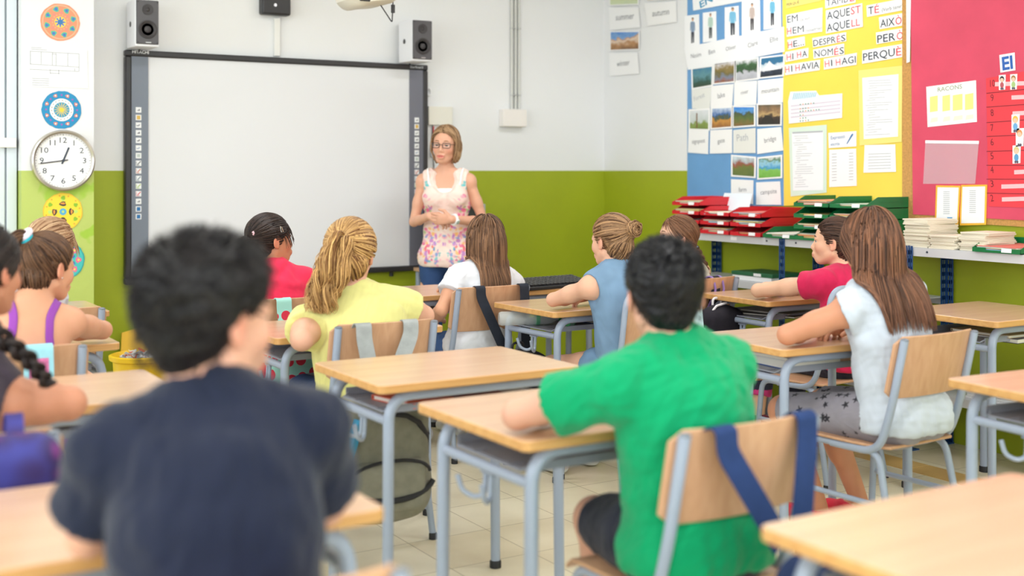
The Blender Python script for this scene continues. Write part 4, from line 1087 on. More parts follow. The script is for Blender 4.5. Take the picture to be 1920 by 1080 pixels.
def make_chair(loop=False):
    t = thing('school_chair', 'school chair', 'chair')
    sh = 0.445
    # plywood seat, dished, front edge rolled down
    nx, ny = 10, 10; vs = []; fs = []
    for k in (0, 1):
        for i in range(nx + 1):
            for j in range(ny + 1):
                u = -1 + 2 * i / nx; v = -1 + 2 * j / ny
                w = 0.195 * (1 - 0.10 * (v < 0) * v * v - 0.05 * max(0, abs(v) - 0.8) * 5)
                z = sh - 0.012 * (1 - u * u) * (1 - v * v) - 0.030 * max(0, v - 0.72) ** 2 * 12 - (0.010 if k else 0)
                vs.append((u * w, 0.19 * v, z))
    N_ = (nx + 1) * (ny + 1); idx = lambda k, i, j: k * N_ + i * (ny + 1) + j
    for i in range(nx):
        for j in range(ny):
            fs.append((idx(0, i, j), idx(0, i + 1, j), idx(0, i + 1, j + 1), idx(0, i, j + 1)))
            fs.append((idx(1, i, j), idx(1, i, j + 1), idx(1, i + 1, j + 1), idx(1, i + 1, j)))
    for i in range(nx):
        fs.append((idx(0, i, 0), idx(1, i, 0), idx(1, i + 1, 0), idx(0, i + 1, 0))); fs.append((idx(0, i, ny), idx(0, i + 1, ny), idx(1, i + 1, ny), idx(1, i, ny)))
    for j in range(ny):
        fs.append((idx(0, 0, j), idx(0, 0, j + 1), idx(1, 0, j + 1), idx(1, 0, j))); fs.append((idx(0, nx, j), idx(1, nx, j), idx(1, nx, j + 1), idx(0, nx, j + 1)))
    MB().add(vs, fs).build('seat', ply, t, bevel=0.003, seg=2)
    # curved plywood backrest
    vs = []; fs = []; nx, nz = 14, 6; zb, zt = 0.610, CH_H + 0.008
    hw = 0.212 if not loop else 0.185
    for k in (0, 1):
        for i in range(nx + 1):
            for j in range(nz + 1):
                u = -1 + 2 * i / nx; v = j / nz
                e = max(0, abs(u) - 0.86) / 0.14
                z0 = zb + 0.025 * e ** 2; z1 = zt - 0.025 * e ** 2 + (0.02 * (1 - u * u) if loop else 0)
                z = z0 + (z1 - z0) * v
                y = -0.190 - 0.045 * (z - zb) / 0.2 - 0.030 * (1 - u * u) - (0.010 if k else 0)
                vs.append((u * hw, y, z))
    N_ = (nx + 1) * (nz + 1); idx = lambda k, i, j: k * N_ + i * (nz + 1) + j
    for i in range(nx):
        for j in range(nz):
            fs.append((idx(1, i, j), idx(1, i + 1, j), idx(1, i + 1, j + 1), idx(1, i, j + 1)))
            fs.append((idx(0, i, j), idx(0, i, j + 1), idx(0, i + 1, j + 1), idx(0, i + 1, j)))
    for i in range(nx):
        fs.append((idx(1, i, nz), idx(1, i + 1, nz), idx(0, i + 1, nz), idx(0, i, nz))); fs.append((idx(1, i, 0), idx(0, i, 0), idx(0, i + 1, 0), idx(1, i + 1, 0)))
    for j in range(nz):
        fs.append((idx(1, 0, j), idx(1, 0, j + 1), idx(0, 0, j + 1), idx(0, 0, j))); fs.append((idx(1, nx, j), idx(0, nx, j), idx(0, nx, j + 1), idx(1, nx, j + 1)))
    MB().add(vs, fs).build('backrest', ply, t, bevel=0.003, seg=2)
    r = 0.0125
    if loop:
        path = [(-0.185, 0.05, 0.420), (-0.190, -0.150, 0.425), (-0.200, -0.222, 0.60), (-0.200, -0.262, 0.865), (0.200, -0.262, 0.865), (0.200, -0.222, 0.60), (0.190, -0.150, 0.425), (0.185, 0.05, 0.420)]
        MB().tube(fillet(path, 0.075, 8), r, 12).build('back_frame', tube_grey, t)
    else:
        for s in (-1, 1):
            path = [(s * 0.180, 0.05, 0.420), (s * 0.186, -0.155, 0.422), (s * 0.188, -0.205, 0.56), (s * 0.188, -0.262, CH_H - 0.002)]
            p_ = MB().tube(fillet(path, 0.07, 8), r * 1.12, 12).build('back_post', tube_grey, t)
            MB().ball((s * 0.188, -0.262, CH_H - 0.002), (0.0142, 0.0142, 0.006), 12, 6).build('end_cap', mat('cap_grey', (120, 126, 136), 0.5), p_)
    for s in (-1, 1):
        for (yf, yt, dy) in ((0.185, 0.150, -1), (-0.235, -0.150, 1)):
            path = [(s * 0.196, yf, 0.012), (s * 0.178, yt, 0.422), (s * 0.178, yt + dy * 0.13, 0.422)]
            lg = MB().tube(fillet(path, 0.05, 6), r, 12).build('leg', tube_grey, t)
            MB().lathe([(0.0155, 0.0), (0.0155, 0.02), (0.013, 0.024)], 12, (s * 0.1965, yf, 0)).build('foot_cap', rubber, lg)
        MB().tube([(s * 0.188, 0.166, 0.245), (s * 0.188, -0.190, 0.245)], 0.0095, 10).build('stretcher', tube_grey, t)
    return t
K0 = {}
def chair(cx, yb, label, rz=0.0, loop=False):
    """cx, yb: the middle of the top of its backrest"""
    loc = (cx - 0.262 * math.sin(rz), yb + 0.262 * math.cos(rz), 0); g = 'school chairs'
    if loop not in K0:
        K0[loop] = make_chair(loop); K0[loop].location = loc; K0[loop].rotation_euler = (0, 0, rz); return tag(K0[loop], label, 'chair', g)
    return copy_thing(K0[loop], loc, rz, label, g)

# desks: centre, turn, label
desk(1.816, 3.365, 0, 'empty school desk in the middle of the room behind the girl in yellow')
d = desk(1.795, 2.575, 0, 'school desk under the arms of the boy in green'); d.scale = (1, 1.10, 1)
desk(0.60, 2.235, 0, 'school desk of the boy in the navy shirt')
desk(0.62, 3.52, 0, 'school desk at the left between the braided girl and the girl in purple')
desk(0.70, 4.64, 0, 'school desk of the girl in the purple top')
desk(0.90, 5.66, 0, 'school desk of the fair haired girl by the column')
desk(1.91, 4.45, 0, 'school desk of the girl in yellow')
desk(1.90, 5.50, 0, 'school desk in front of the child in the red shirt')
desk(2.70, 5.50, 0, 'front school desk before the girl in the white T-shirt')
desk(3.215, 4.60, R(2), 'school desk of the girl in the blue denim dress')
desk(3.300, 3.25, R(-3), 'school desk of the girl in the white blouse')
desk(4.315, 4.41, R(-1), 'school desk of the girl in the crimson T-shirt')
desk(4.115, 5.42, 0, 'school desk of the girl with the plait')
desk(3.405, 5.45, 0, 'front school desk with the black keyboard on it')
desk(1.80, 1.305, 0, 'empty school desk cut off at the bottom right corner of the picture')
desk(3.285, 2.09, R(-4), 'empty school desk behind the chair of the girl in the white blouse')
d = desk(4.425, 3.32, 0, 'empty school desk under the shelf with the booklets'); d.scale = (0.86, 1.08, 1.02)

# ------------------------------------------------------------------ smooth bodies: distance fields meshed with surface nets
class Field:
    def __init__(self, lo, hi, h):
        self.h = h; self.lo = np.array(lo, dtype=np.float32)
        self.n = np.maximum(4, np.ceil((np.array(hi) - np.array(lo)) / h).astype(int) + 1)
        self.a = np.full(tuple(self.n), 1.0, dtype=np.float32)
    def win(self, lo, hi):
        i0 = np.clip(np.floor((np.array(lo) - self.lo) / self.h).astype(int), 0, self.n)
        i1 = np.clip(np.ceil((np.array(hi) - self.lo) / self.h).astype(int) + 1, 0, self.n)
        if (i1 <= i0).any(): return None
        ax = [self.lo[k] + self.h * np.arange(i0[k], i1[k], dtype=np.float32) for k in range(3)]
        return tuple(slice(i0[k], i1[k]) for k in range(3)), ax[0][:, None, None], ax[1][None, :, None], ax[2][None, None, :]
    def put(self, sl, d, k, sub=False):
        a = self.a[sl]
        if sub:
            d = -d
            if k > 0:
                t = np.clip(0.5 - 0.5 * (a - d) / k, 0, 1); self.a[sl] = a + (d - a) * t + k * t * (1 - t)
            else: self.a[sl] = np.maximum(a, d)
        else:
            if k > 0:
                t = np.clip(0.5 + 0.5 * (a - d) / k, 0, 1); self.a[sl] = a + (d - a) * t - k * t * (1 - t)
            else: self.a[sl] = np.minimum(a, d)
    def cap(self, A, B, ra, rb, k=0.02, sub=False, m=0.035):
        A = np.array(A, dtype=np.float32); B = np.array(B, dtype=np.float32); R_ = max(ra, rb) + m
        w = self.win(np.minimum(A, B) - R_, np.maximum(A, B) + R_)
        if w is None: return
        sl, x, y, z = w; d = B - A; L2 = float(d @ d) + 1e-9
        t = np.clip(((x - A[0]) * d[0] + (y - A[1]) * d[1] + (z - A[2]) * d[2]) / L2, 0, 1)
        q = np.sqrt((x - A[0] - t * d[0]) ** 2 + (y - A[1] - t * d[1]) ** 2 + (z - A[2] - t * d[2]) ** 2) - (ra + (rb - ra) * t)
        self.put(sl, q, k, sub)
    def ell(self, c, r, M=None, k=0.02, sub=False, m=0.035):
        c = np.array(c, dtype=np.float32); r = np.array(r, dtype=np.float32); M = np.eye(3, dtype=np.float32) if M is None else np.array(M, dtype=np.float32)
        e = np.sqrt(((M * r) ** 2).sum(axis=1)) + m
        w = self.win(c - e, c + e)
        if w is None: return
        sl, x, y, z = w; x = x - c[0]; y = y - c[1]; z = z - c[2]
        p = [(x * M[0, i] + y * M[1, i] + z * M[2, i]) for i in range(3)]
        k0 = np.sqrt(sum((p[i] / r[i]) ** 2 for i in range(3))); k1 = np.sqrt(sum((p[i] / r[i] ** 2) ** 2 for i in range(3))) + 1e-6
        self.put(sl, k0 * (k0 - 1) / k1, k, sub)
    def rbox(self, c, hs, r, M=None, k=0.0, sub=False, m=0.035):
        c = np.array(c, dtype=np.float32); hs = np.array(hs, dtype=np.float32); M = np.eye(3, dtype=np.float32) if M is None else np.array(M, dtype=np.float32)
        e = (np.abs(M) * hs).sum(axis=1) + m
        w = self.win(c - e, c + e)
        if w is None: return
        sl, x, y, z = w; x = x - c[0]; y = y - c[1]; z = z - c[2]
        q = [np.abs(x * M[0, i] + y * M[1, i] + z * M[2, i]) - (hs[i] - r) for i in range(3)]
        out = np.sqrt(sum(np.maximum(v, 0) ** 2 for v in q)); ins = np.minimum(np.maximum(np.maximum(q[0], q[1]), q[2]), 0)
        self.put(sl, out + ins - r, k, sub)
    def cut(self, p, n, k=0.0):
        """removes what lies on the side the normal n points to"""
        n = np.array(n, dtype=np.float32); n = n / np.linalg.norm(n); p = np.array(p, dtype=np.float32)
        sl, x, y, z = self.win(self.lo, self.lo + self.n * self.h)
        d = (x - p[0]) * n[0] + (y - p[1]) * n[1] + (z - p[2]) * n[2]
        self.put(sl, -d, k, True)
    def sample(self, P, grad=True):
        q = (np.asarray(P, dtype=np.float32) - self.lo) / self.h
        i = np.clip(np.floor(q).astype(int), 0, self.n - 2); t = np.clip(q - i, 0, 1); a = self.a
        X, Y_, Z_ = i[:, 0], i[:, 1], i[:, 2]; tx, ty, tz = t[:, 0], t[:, 1], t[:, 2]
        c = [[[a[X + p, Y_ + q2, Z_ + r] for r in (0, 1)] for q2 in (0, 1)] for p in (0, 1)]
        l = lambda u, v, w: u + (v - u) * w
        c0 = [[l(c[p][q2][0], c[p][q2][1], tz) for q2 in (0, 1)] for p in (0, 1)]
        f = l(l(c0[0][0], c0[0][1], ty), l(c0[1][0], c0[1][1], ty), tx)
        if not grad: return f
        gx = l(c0[1][0], c0[1][1], ty) - l(c0[0][0], c0[0][1], ty)
        gy = l(c0[0][1], c0[1][1], tx) - l(c0[0][0], c0[1][0], tx)
        e = [[l(c[p][q2][0], c[p][q2][1], 0) for q2 in (0, 1)] for p in (0, 1)]
        gz = l(l(c[0][0][1] - c[0][0][0], c[0][1][1] - c[0][1][0], ty), l(c[1][0][1] - c[1][0][0], c[1][1][1] - c[1][1][0], ty), tx)
        g = np.stack([gx, gy, gz], 1); g /= (np.linalg.norm(g, axis=1, keepdims=True) + 1e-6)
        return f, g
    def inside(self, P):
        q = (np.asarray(P, dtype=np.float32) - self.lo) / self.h
        return ((q >= 1) & (q <= self.n - 2)).all(axis=1)
    def mesh(self, smooth=2):
        f = self.a; s = f < 0
        s[0], s[-1], s[:, 0], s[:, -1], s[:, :, 0], s[:, :, -1] = (False,) * 6
        c = np.zeros(tuple(self.n - 1), dtype=np.uint8)
        for p in (0, 1):
            for q in (0, 1):
                for r in (0, 1): c += s[p:self.n[0] - 1 + p, q:self.n[1] - 1 + q, r:self.n[2] - 1 + r]
        act = (c > 0) & (c < 8)
        I = np.argwhere(act); N = len(I)
        idx = np.full(c.shape, -1, dtype=np.int32); idx[act] = np.arange(N)
        cor = [(p, q, r) for p in (0, 1) for q in (0, 1) for r in (0, 1)]
        val = {k: f[I[:, 0] + k[0], I[:, 1] + k[1], I[:, 2] + k[2]] for k in cor}
        acc = np.zeros((N, 3), dtype=np.float32); cnt = np.zeros(N, dtype=np.float32)
        for k in cor:
            for ax in range(3):
                if k[ax] == 0:
                    k2 = list(k); k2[ax] = 1; k2 = tuple(k2)
                    a, b = val[k], val[k2]; m = (a < 0) != (b < 0)
                    t = np.where(m, a / (a - b + 1e-12), 0)
                    for d in range(3): acc[:, d] += np.where(m, k[d] + (t if d == ax else 0), 0)
                    cnt += m
        V = self.lo + (I + acc / np.maximum(cnt, 1)[:, None]) * self.h
        Q = []
        for ax in range(3):
            u, v = (ax + 1) % 3, (ax + 2) % 3
            a = [slice(None)] * 3; b = [slice(None)] * 3; a[ax] = slice(0, -1); b[ax] = slice(1, None)
            ed = s[tuple(a)] != s[tuple(b)]
            e = np.argwhere(ed); e = e[(e[:, u] > 0) & (e[:, v] > 0) & (e[:, u] < self.n[u] - 1) & (e[:, v] < self.n[v] - 1)]
            ins = s[e[:, 0], e[:, 1], e[:, 2]]
            def cell(du, dv):
                k = e.copy(); k[:, u] -= du; k[:, v] -= dv
                return idx[k[:, 0], k[:, 1], k[:, 2]]
            q = np.stack([cell(1, 1), cell(0, 1), cell(0, 0), cell(1, 0)], 1)
            q[~ins] = q[~ins][:, ::-1]
            Q.append(q)
        Q = np.concatenate(Q); Q = Q[(Q >= 0).all(axis=1)]
        for _ in range(smooth):
            A = np.zeros_like(V); n_ = np.zeros(len(V), dtype=np.float32)
            for i in range(4):
                j = Q[:, (i + 1) % 4]; k = Q[:, i]
                for d in range(3): A[:, d] += np.bincount(k, V[j, d], len(V)) + np.bincount(j, V[k, d], len(V))
                n_ += np.bincount(k, minlength=len(V)) + np.bincount(j, minlength=len(V))
            V = V * 0.5 + 0.5 * A / np.maximum(n_, 1)[:, None]
        return V, Q
def normals_of(V, Q):
    n = np.cross(V[Q[:, 2]] - V[Q[:, 0]], V[Q[:, 3]] - V[Q[:, 1]]); out = np.zeros_like(V)
    for i in range(4):
        for d in range(3): out[:, d] += np.bincount(Q[:, i], n[:, d], len(V))
    return out / (np.linalg.norm(out, axis=1, keepdims=True) + 1e-9)
def np_object(name, V, Q, m, parent=None, tint=None):
    me = bpy.data.meshes.new(name)
    k = Q.shape[1]
    me.vertices.add(len(V)); me.vertices.foreach_set('co', np.asarray(V, dtype=np.float32).ravel())
    me.loops.add(Q.size); me.loops.foreach_set('vertex_index', Q.astype(np.int32).ravel())
    me.polygons.add(len(Q)); me.polygons.foreach_set('loop_start', np.arange(0, Q.size, k, dtype=np.int32))
    me.update(calc_edges=True)
    me.polygons.foreach_set('use_smooth', np.ones(len(Q), dtype=bool))
    if tint is not None:
        at = me.color_attributes.new('tint', 'FLOAT_COLOR', 'POINT')
        t4 = np.ones((len(V), 4), dtype=np.float32); t4[:, :3] = tint
        at.data.foreach_set('color', t4.ravel())
    me.materials.append(m)
    o = bpy.data.objects.new(name, me); C.objects.link(o)
    if parent: o.parent = parent
    return o
def rgb(c): return np.array(lin(c)[:3], dtype=np.float32)
def waves(P, seed, scale, n=7):
    """a cheap smooth noise made of warped waves"""
    r = np.random.default_rng(seed); out = np.zeros(len(P), dtype=np.float32)
    warp = np.zeros((len(P), 3), dtype=np.float32)
    for i in range(3):
        k = r.normal(size=3) * scale * 0.5; warp += np.sin(P @ k.astype(np.float32) + r.uniform(0, 6))[:, None] * r.normal(size=3).astype(np.float32) * 0.35 / scale * 3
    for i in range(n):
        k = r.normal(size=3) * scale; out += np.sin((P + warp) @ k.astype(np.float32) + r.uniform(0, 6))
    return out / n ** 0.5
def nrm(v):
    v = np.asarray(v, dtype=np.float64); return v / (np.linalg.norm(v) + 1e-9)
def strands_mesh(P, r, sides=3):
    """P: strands x points x 3, r: radius at each point -> vertices and quads of tapered hair locks"""
    N, n = P.shape[:2]
    T = np.gradient(P, axis=1); T /= (np.linalg.norm(T, axis=2, keepdims=True) + 1e-9)
    ref = np.array([0.31, 0.17, 0.93]); A = np.cross(T, ref); A /= (np.linalg.norm(A, axis=2, keepdims=True) + 1e-9); B = np.cross(T, A)
    r = np.broadcast_to(np.asarray(r), (N, n))[:, :, None]
    V = np.stack([P + r * (A * math.cos(2 * PI * j / sides) + B * math.sin(2 * PI * j / sides)) for j in range(sides)], 2)
    id_ = np.arange(N * n * sides).reshape(N, n, sides); Q = []
    for j in range(sides):
        k = (j + 1) % sides
        Q.append(np.stack([id_[:, :-1, j], id_[:, 1:, j], id_[:, 1:, k], id_[:, :-1, k]], -1).reshape(-1, 4))
    return V.reshape(-1, 3), np.concatenate(Q)
skin_m = attr_mat('skin', 0.48, 0.35, sss=0.12)
cloth_m = attr_mat('cloth', 0.85, 0.2, bump=0.25, bscale=420, sheen=0.15)
hair_m = attr_mat('hair', 0.46, 0.32)
denim_m = attr_mat('denim', 0.8, 0.2, bump=0.35, bscale=500)
lip_gloss = None

class Body:
    """one person: joints, the continuous body, and the clothes and hair on it"""
    def __init__(self, spec):
        self.sp = spec; g = spec.get
        self.yaw = g('yaw', 0.0)
        self.loc = np.array([spec['hip'][0], spec['hip'][1], 0.0])
        cy, sy = math.cos(self.yaw), math.sin(self.yaw)
        self.W2L = np.array([[cy, sy, 0], [-sy, cy, 0], [0, 0, 1]])
        L = self.to_local
        self.hs = hs = g('hs', 0.96)
        hx, hy, zt = spec['head']
        self.hc = hc = L((hx, hy, zt - 0.128 * hs))
        y, p, r = g('hyaw', 0.0) - self.yaw, g('hpitch', 0.0), g('hroll', 0.0)
        self.Rh = np.array((Matrix.Rotation(y, 3, 'Z') @ Matrix.Rotation(p, 3, 'X') @ Matrix.Rotation(r, 3, 'Y')))
        self.standing = g('standing', False)
        self.hipz = 0.515 if not self.standing else 0.86
        self.hip = np.array([0, 0, g('hipz', self.hipz)])
        tw = g('twist', 0.0); a0 = np.array([math.cos(tw), math.sin(tw), 0])
        f0 = np.array([-math.sin(tw), math.cos(tw), 0])
        self.nb = nb = hc - f0 * 0.034 * hs - np.array([0, 0, g('neckl', 0.142) * hs])
        nb += self.W2L @ np.array(g('nbo', (0, 0, 0)), dtype=np.float64)
        d = nb - self.hip; self.L = np.linalg.norm(d); self.u = u = d / self.L
        self.s = s = g('s', min(1.2, max(0.86, self.L / (0.40 if not self.standing else 0.50))))
        a = a0 - u * (a0 @ u); a += np.array([0, 0, g('tilt', 0.0)]); self.ax = a = nrm(a); self.fw = f = np.cross(u, a); self.M = np.stack([a, f, u], 1)
        self.wd = wd = g('wide', 1.0)
        sh = g('sh', 0.150) * s * wd
        self.sh = [nb - u * g('drop', 0.068) * s - a * sh + f * 0.008 * s, nb - u * g('drop', 0.068) * s + a * sh + f * 0.008 * s]
        self.sh[0][2] += g('raiseL', 0); self.sh[1][2] += g('raiseR', 0)
        self.el = [None, None]; self.wr = [None, None]; self.hd = [None, None]
        for i, (sd, e, w) in enumerate(((-1, 'eL', 'wL'), (1, 'eR', 'wR'))):
            S_ = self.sh[i]
            self.el[i] = L(spec[e]) if e in spec else np.array([S_[0] + sd * 0.085 * s, S_[1] + 0.150 * s, 0.80])
            self.wr[i] = L(spec[w]) if w in spec else np.array([nb[0] + sd * 0.035 * s, S_[1] + 0.235 * s, 0.795])
        self.torso = [(self.hip + np.array([0, -0.005, -0.005]), np.array([0.138 * wd, 0.098 * wd, 0.085]) * s),
                      (self.hip + d * 0.30 - f * 0.012 * s, np.array([0.116 * wd, 0.088 * wd, 0.105]) * s),
                      (self.hip + d * 0.62 - f * 0.016 * s, np.array([0.132 * wd, 0.094 * wd, 0.125]) * s),
                      (self.hip + d * 0.82 - f * 0.010 * s, np.array([0.125 * wd, 0.076 * wd, 0.075]) * s)]
        sp_ = g('spread', 0.10)
        if not self.standing:
            self.kn = [np.array([-sp_ * s, 0.385 * s, 0.475]), np.array([sp_ * s, 0.385 * s, 0.475])]
            self.an = [np.array([-sp_ * s, 0.37 * s, 0.085]), np.array([sp_ * s, 0.39 * s, 0.085])]
            if 'kneeL' in spec: self.kn[0] = np.array(spec['kneeL'])
            if 'kneeR' in spec: self.kn[1] = np.array(spec['kneeR'])
            if 'ankL' in spec: self.an[0] = np.array(spec['ankL'])
            if 'ankR' in spec: self.an[1] = np.array(spec['ankR'])
            self.hj = [self.hip + np.array([-0.075 * s, 0.01, -0.005]), self.hip + np.array([0.075 * s, 0.01, -0.005])]
        else:
            self.kn = [np.array([-0.085, 0.02, 0.47]), np.array([0.085, 0.03, 0.47])]
            self.an = [np.array([-0.09, -0.02, 0.085]), np.array([0.09, -0.01, 0.085])]
            self.hj = [self.hip + np.array([-0.09, 0.0, -0.03]), self.hip + np.array([0.09, 0.0, -0.03])]
        self.parts = []
    def to_local(self, p): return self.W2L @ (np.array(p, dtype=np.float64) - self.loc)
    def H(self, p): return self.hc + self.Rh @ (np.array(p, dtype=np.float64) * self.hs)
    def bounds(self, pts, m=0.13):
        P = np.array(pts); return P.min(0) - m, P.max(0) + m
    def body(self):
        sp, s, hs = self.sp, self.s, self.hs
        foot = [a + np.array([0, 0.16 * s, -0.06]) for a in self.an]
        tip = [w + nrm(w - e) * 0.12 for w, e in zip(self.wr, self.el)]
        lo, hi = self.bounds([self.hip, self.hc, *self.kn, *foot, *self.el, *self.wr, *self.sh, *tip], 0.15)
        lo[2] = -0.02
        F = self.F = Field(lo, hi, sp.get('res', 0.005))
        for c, r in self.torso: F.ell(c, r, self.M, 0.05)
        a, f, u = self.ax, self.fw, self.u
        for i in (0, 1):
            S_, E, W_ = self.sh[i], self.el[i], self.wr[i]
            F.cap(self.nb - u * 0.03 * s, S_, 0.046 * s * sp.get('trap', 1.0), 0.042 * s, 0.04)
            F.cap(self.nb + u * 0.02 * s, S_ * 0.75 + self.nb * 0.25 + u * 0.01 * s * sp.get('trap', 1.0) ** 4, 0.038 * s * sp.get('trap', 1.0), 0.034 * s * sp.get('trap', 1.0), 0.04)
            ar = sp.get('arm', 0.92) * s
            F.ell(S_ + (E - S_) * 0.04, np.array([0.050, 0.050, 0.052]) * ar, None, 0.03)
            F.cap(S_, S_ + (E - S_) * 0.55, 0.044 * ar, 0.043 * ar, 0.02); F.cap(S_ + (E - S_) * 0.5, E, 0.042 * ar, 0.034 * ar, 0.015)
            F.cap(E, E + (W_ - E) * 0.35, 0.034 * ar, 0.0365 * ar, 0.012); F.cap(E + (W_ - E) * 0.35, W_, 0.0365 * ar, 0.024 * s, 0.012)
            F.ell(self.hip + np.array([(-0.062, 0.062)[i] * s, -0.045 * s, -0.005]), np.array([0.078, 0.078, 0.075]) * s, None, 0.04)
            hj, K, A = self.hj[i], self.kn[i], self.an[i]; lg = sp.get('leg', 1.0)
            F.cap(hj, hj + (K - hj) * 0.5, 0.078 * s * lg, 0.068 * s * lg, 0.03); F.cap(hj + (K - hj) * 0.45, K, 0.068 * s * lg, 0.051 * s, 0.02)
            sh_ = A - K; bk = np.array([0, -1, 0]) if not self.standing else np.array([0, -1, 0])
            F.cap(K, A, 0.048 * s, 0.030 * s, 0.02); F.ell(K + sh_ * 0.32 + bk * 0.016, np.array([0.044, 0.046, 0.095]) * s, None, 0.03)
            F.cap(A + np.array([0, -0.03 * s, -0.05]), A + np.array([0, 0.13 * s, -0.062]), 0.030 * s, 0.026 * s, 0.02)
            F.ell(A + np.array([0, 0.03, -0.03]) * s, np.array([0.032, 0.06, 0.035]) * s, None, 0.02)
            self.hand(F, i)
        self.head(F)
        V, Q = F.mesh(2)
        tone = rgb(sp.get('skin', (224, 172, 142))) * np.array([0.93, 0.91, 0.90], dtype=np.float32)
        T = np.tile(tone, (len(V), 1))
        T *= (1 + 0.025 * waves(V.astype(np.float32), 5, 40))[:, None]
        q = ((V - self.hc) @ self.Rh) / hs
        def near(c, r): return np.clip(1 - np.linalg.norm((q - np.array(c)) / np.array(r), axis=1), 0, 1)
        blush = rgb(sp.get('blush', (226, 128, 108)))
        for sx in (-1, 1):
            w = (near((sx * 0.042, 0.070, -0.030), (0.03, 0.04, 0.03)) * 0.45)[:, None]; T = T * (1 - w) + blush * w
            w = (near((sx * 0.080, -0.006, -0.002), (0.03, 0.035, 0.05)) * 0.55)[:, None]; T = T * (1 - w) + blush * w
        w = (np.clip(near((0, 0.096, -0.0665), (0.029, 0.022, 0.0125)) * 3.0, 0, 1) * 0.75)[:, None]
        T = T * (1 - w) + rgb(sp.get('lips', (196, 104, 98))) * w
        if sp.get('hairshade') is not None:   # short cropped hair shows the scalp's dark stubble
            pass
        o = np_object('person', V, Q, skin_m, None, T)
        o.location = self.loc; o.rotation_euler = (0, 0, self.yaw)
        tag(o, sp['label'], 'person', sp.get('group'))
        self.o = o
        self.eyes()
        return self
    def hand(self, F, i):
        s = self.s * self.sp.get('handsize', 1.0); E, W_ = self.el[i], self.wr[i]
        key = ('handL', 'handR')[i]; hp = self.sp.get(key, {})
        d = nrm(W_ - E)
        if 'dir' in hp: d = nrm(self.W2L @ np.array(hp['dir'], dtype=np.float64))
        elif not self.standing: d = nrm(d * np.array([1, 1, 0.3]))
        n = self.W2L @ np.array(hp.get('back', (0, 0, 1)), dtype=np.float64); n = nrm(n - d * (n @ d))
        x = np.cross(d, n) * (1 if i == 1 else -1)   # towards the little finger
        x = -x                                        # towards the thumb
        c0 = hp.get('curl', 0.35)
        F.ell(W_ + d * 0.045 * s, np.array([0.034, 0.045, 0.0145]) * s, np.stack([x, d, n], 1), 0.012)
        for k, (ln, off) in enumerate(((0.90, 1.45), (1.0, 0.5), (0.95, -0.5), (0.78, -1.4))):
            b = W_ + d * (0.082 - 0.004 * abs(k - 1.2)) * s + x * off * 0.0185 * s
            F.cap(W_ + d * 0.015 * s + x * off * 0.009 * s, b, 0.012 * s, 0.0098 * s, 0.008)
            fan = off * 0.06; dd = nrm(d + x * fan); nn = n; p = b
            for sg, (L_, r0, r1) in enumerate(((0.038, 0.0092, 0.0084), (0.024, 0.0084, 0.0076), (0.019, 0.0076, 0.0064))):
                c = c0 * (0.9, 1.2, 0.9)[sg] * (1 + 0.12 * k)
                dd, nn = nrm(dd * math.cos(c) - nn * math.sin(c)), nrm(nn * math.cos(c) + dd * math.sin(c))
                p2 = p + dd * L_ * ln * s; F.cap(p, p2, r0 * s, r1 * s, 0.003); p = p2
        b = W_ + d * 0.022 * s + x * 0.026 * s
        t1 = b + (d * 0.62 + x * 0.72 - n * 0.25) * 0.036 * s; t2 = t1 + (d * 0.92 + x * 0.15 - n * 0.30) * 0.034 * s
        F.cap(W_ + d * 0.012 * s + x * 0.010 * s, b, 0.014 * s, 0.0135 * s, 0.010); F.cap(b, t1, 0.0135 * s, 0.0105 * s, 0.006); F.cap(t1, t2, 0.0105 * s, 0.0082 * s, 0.004)
    def head(self, F):
        hs = self.hs; H = self.H; M = self.Rh
        el = lambda c, r, k=0.02, sub=False, R3=None: F.ell(H(c), np.array(r) * hs, M if R3 is None else M @ R3, k, sub)
        cp = lambda a, b, ra, rb, k=0.01: F.cap(H(a), H(b), ra * hs, rb * hs, k)
        nk = self.sp.get('neck', 0.047) * self.s
        sl = self.sp.get('slim', 0.94)
        F.cap(self.nb - self.u * 0.03, H((0, -0.026, -0.050)), nk * 1.12, nk * 0.98, 0.022)
        el((0, -0.014, 0.034), (0.0735, 0.093, 0.083), 0.01)
        el((0, 0.036, 0.012), (0.060 * sl, 0.054, 0.070), 0.03)
        el((0, 0.030, -0.040), (0.056 * sl, 0.056, 0.066), 0.022)
        el((0, 0.064, -0.088), (0.024, 0.021, 0.018), 0.03)
        for sx in (-1, 1):
            cp((sx * 0.050 * sl, 0.0, -0.050), (sx * 0.018, 0.060, -0.087), 0.021, 0.015, 0.022)
            el((sx * 0.037 * sl, 0.056, -0.028), (0.025, 0.027, 0.023), 0.025)
            el((sx * 0.030, 0.0925, 0.001), (0.019, 0.013, 0.0115), 0.012, True)
            cp((sx * 0.012, 0.0875, 0.018), (sx * 0.043, 0.074, 0.017), 0.007, 0.006, 0.012)
            el((sx * 0.0305, 0.0800, -0.0105), (0.017, 0.0075, 0.0055), 0.006); el((sx * 0.0305, 0.0815, 0.0118), (0.018, 0.0075, 0.0050), 0.006)
            el((sx * 0.0105, 0.0945, -0.037), (0.0085, 0.0095, 0.0072), 0.006)
        cp((0, 0.083, 0.008), (0, 0.1035, -0.030), 0.0075, 0.0105, 0.010)
        el((0, 0.0885, -0.064), (0.026, 0.014, 0.018), 0.014)
        op = self.sp.get('mouth', 0.0)
        el((0, 0.0970, -0.0600), (0.0245, 0.0075, 0.0048), 0.005); el((0, 0.0960, -0.0715 - op * 0.004), (0.0215, 0.0080, 0.0055), 0.005)
        el((0, 0.1030, -0.0660 - op * 0.002), (0.0200, 0.010, 0.0014 + op * 0.004), 0.002, True)
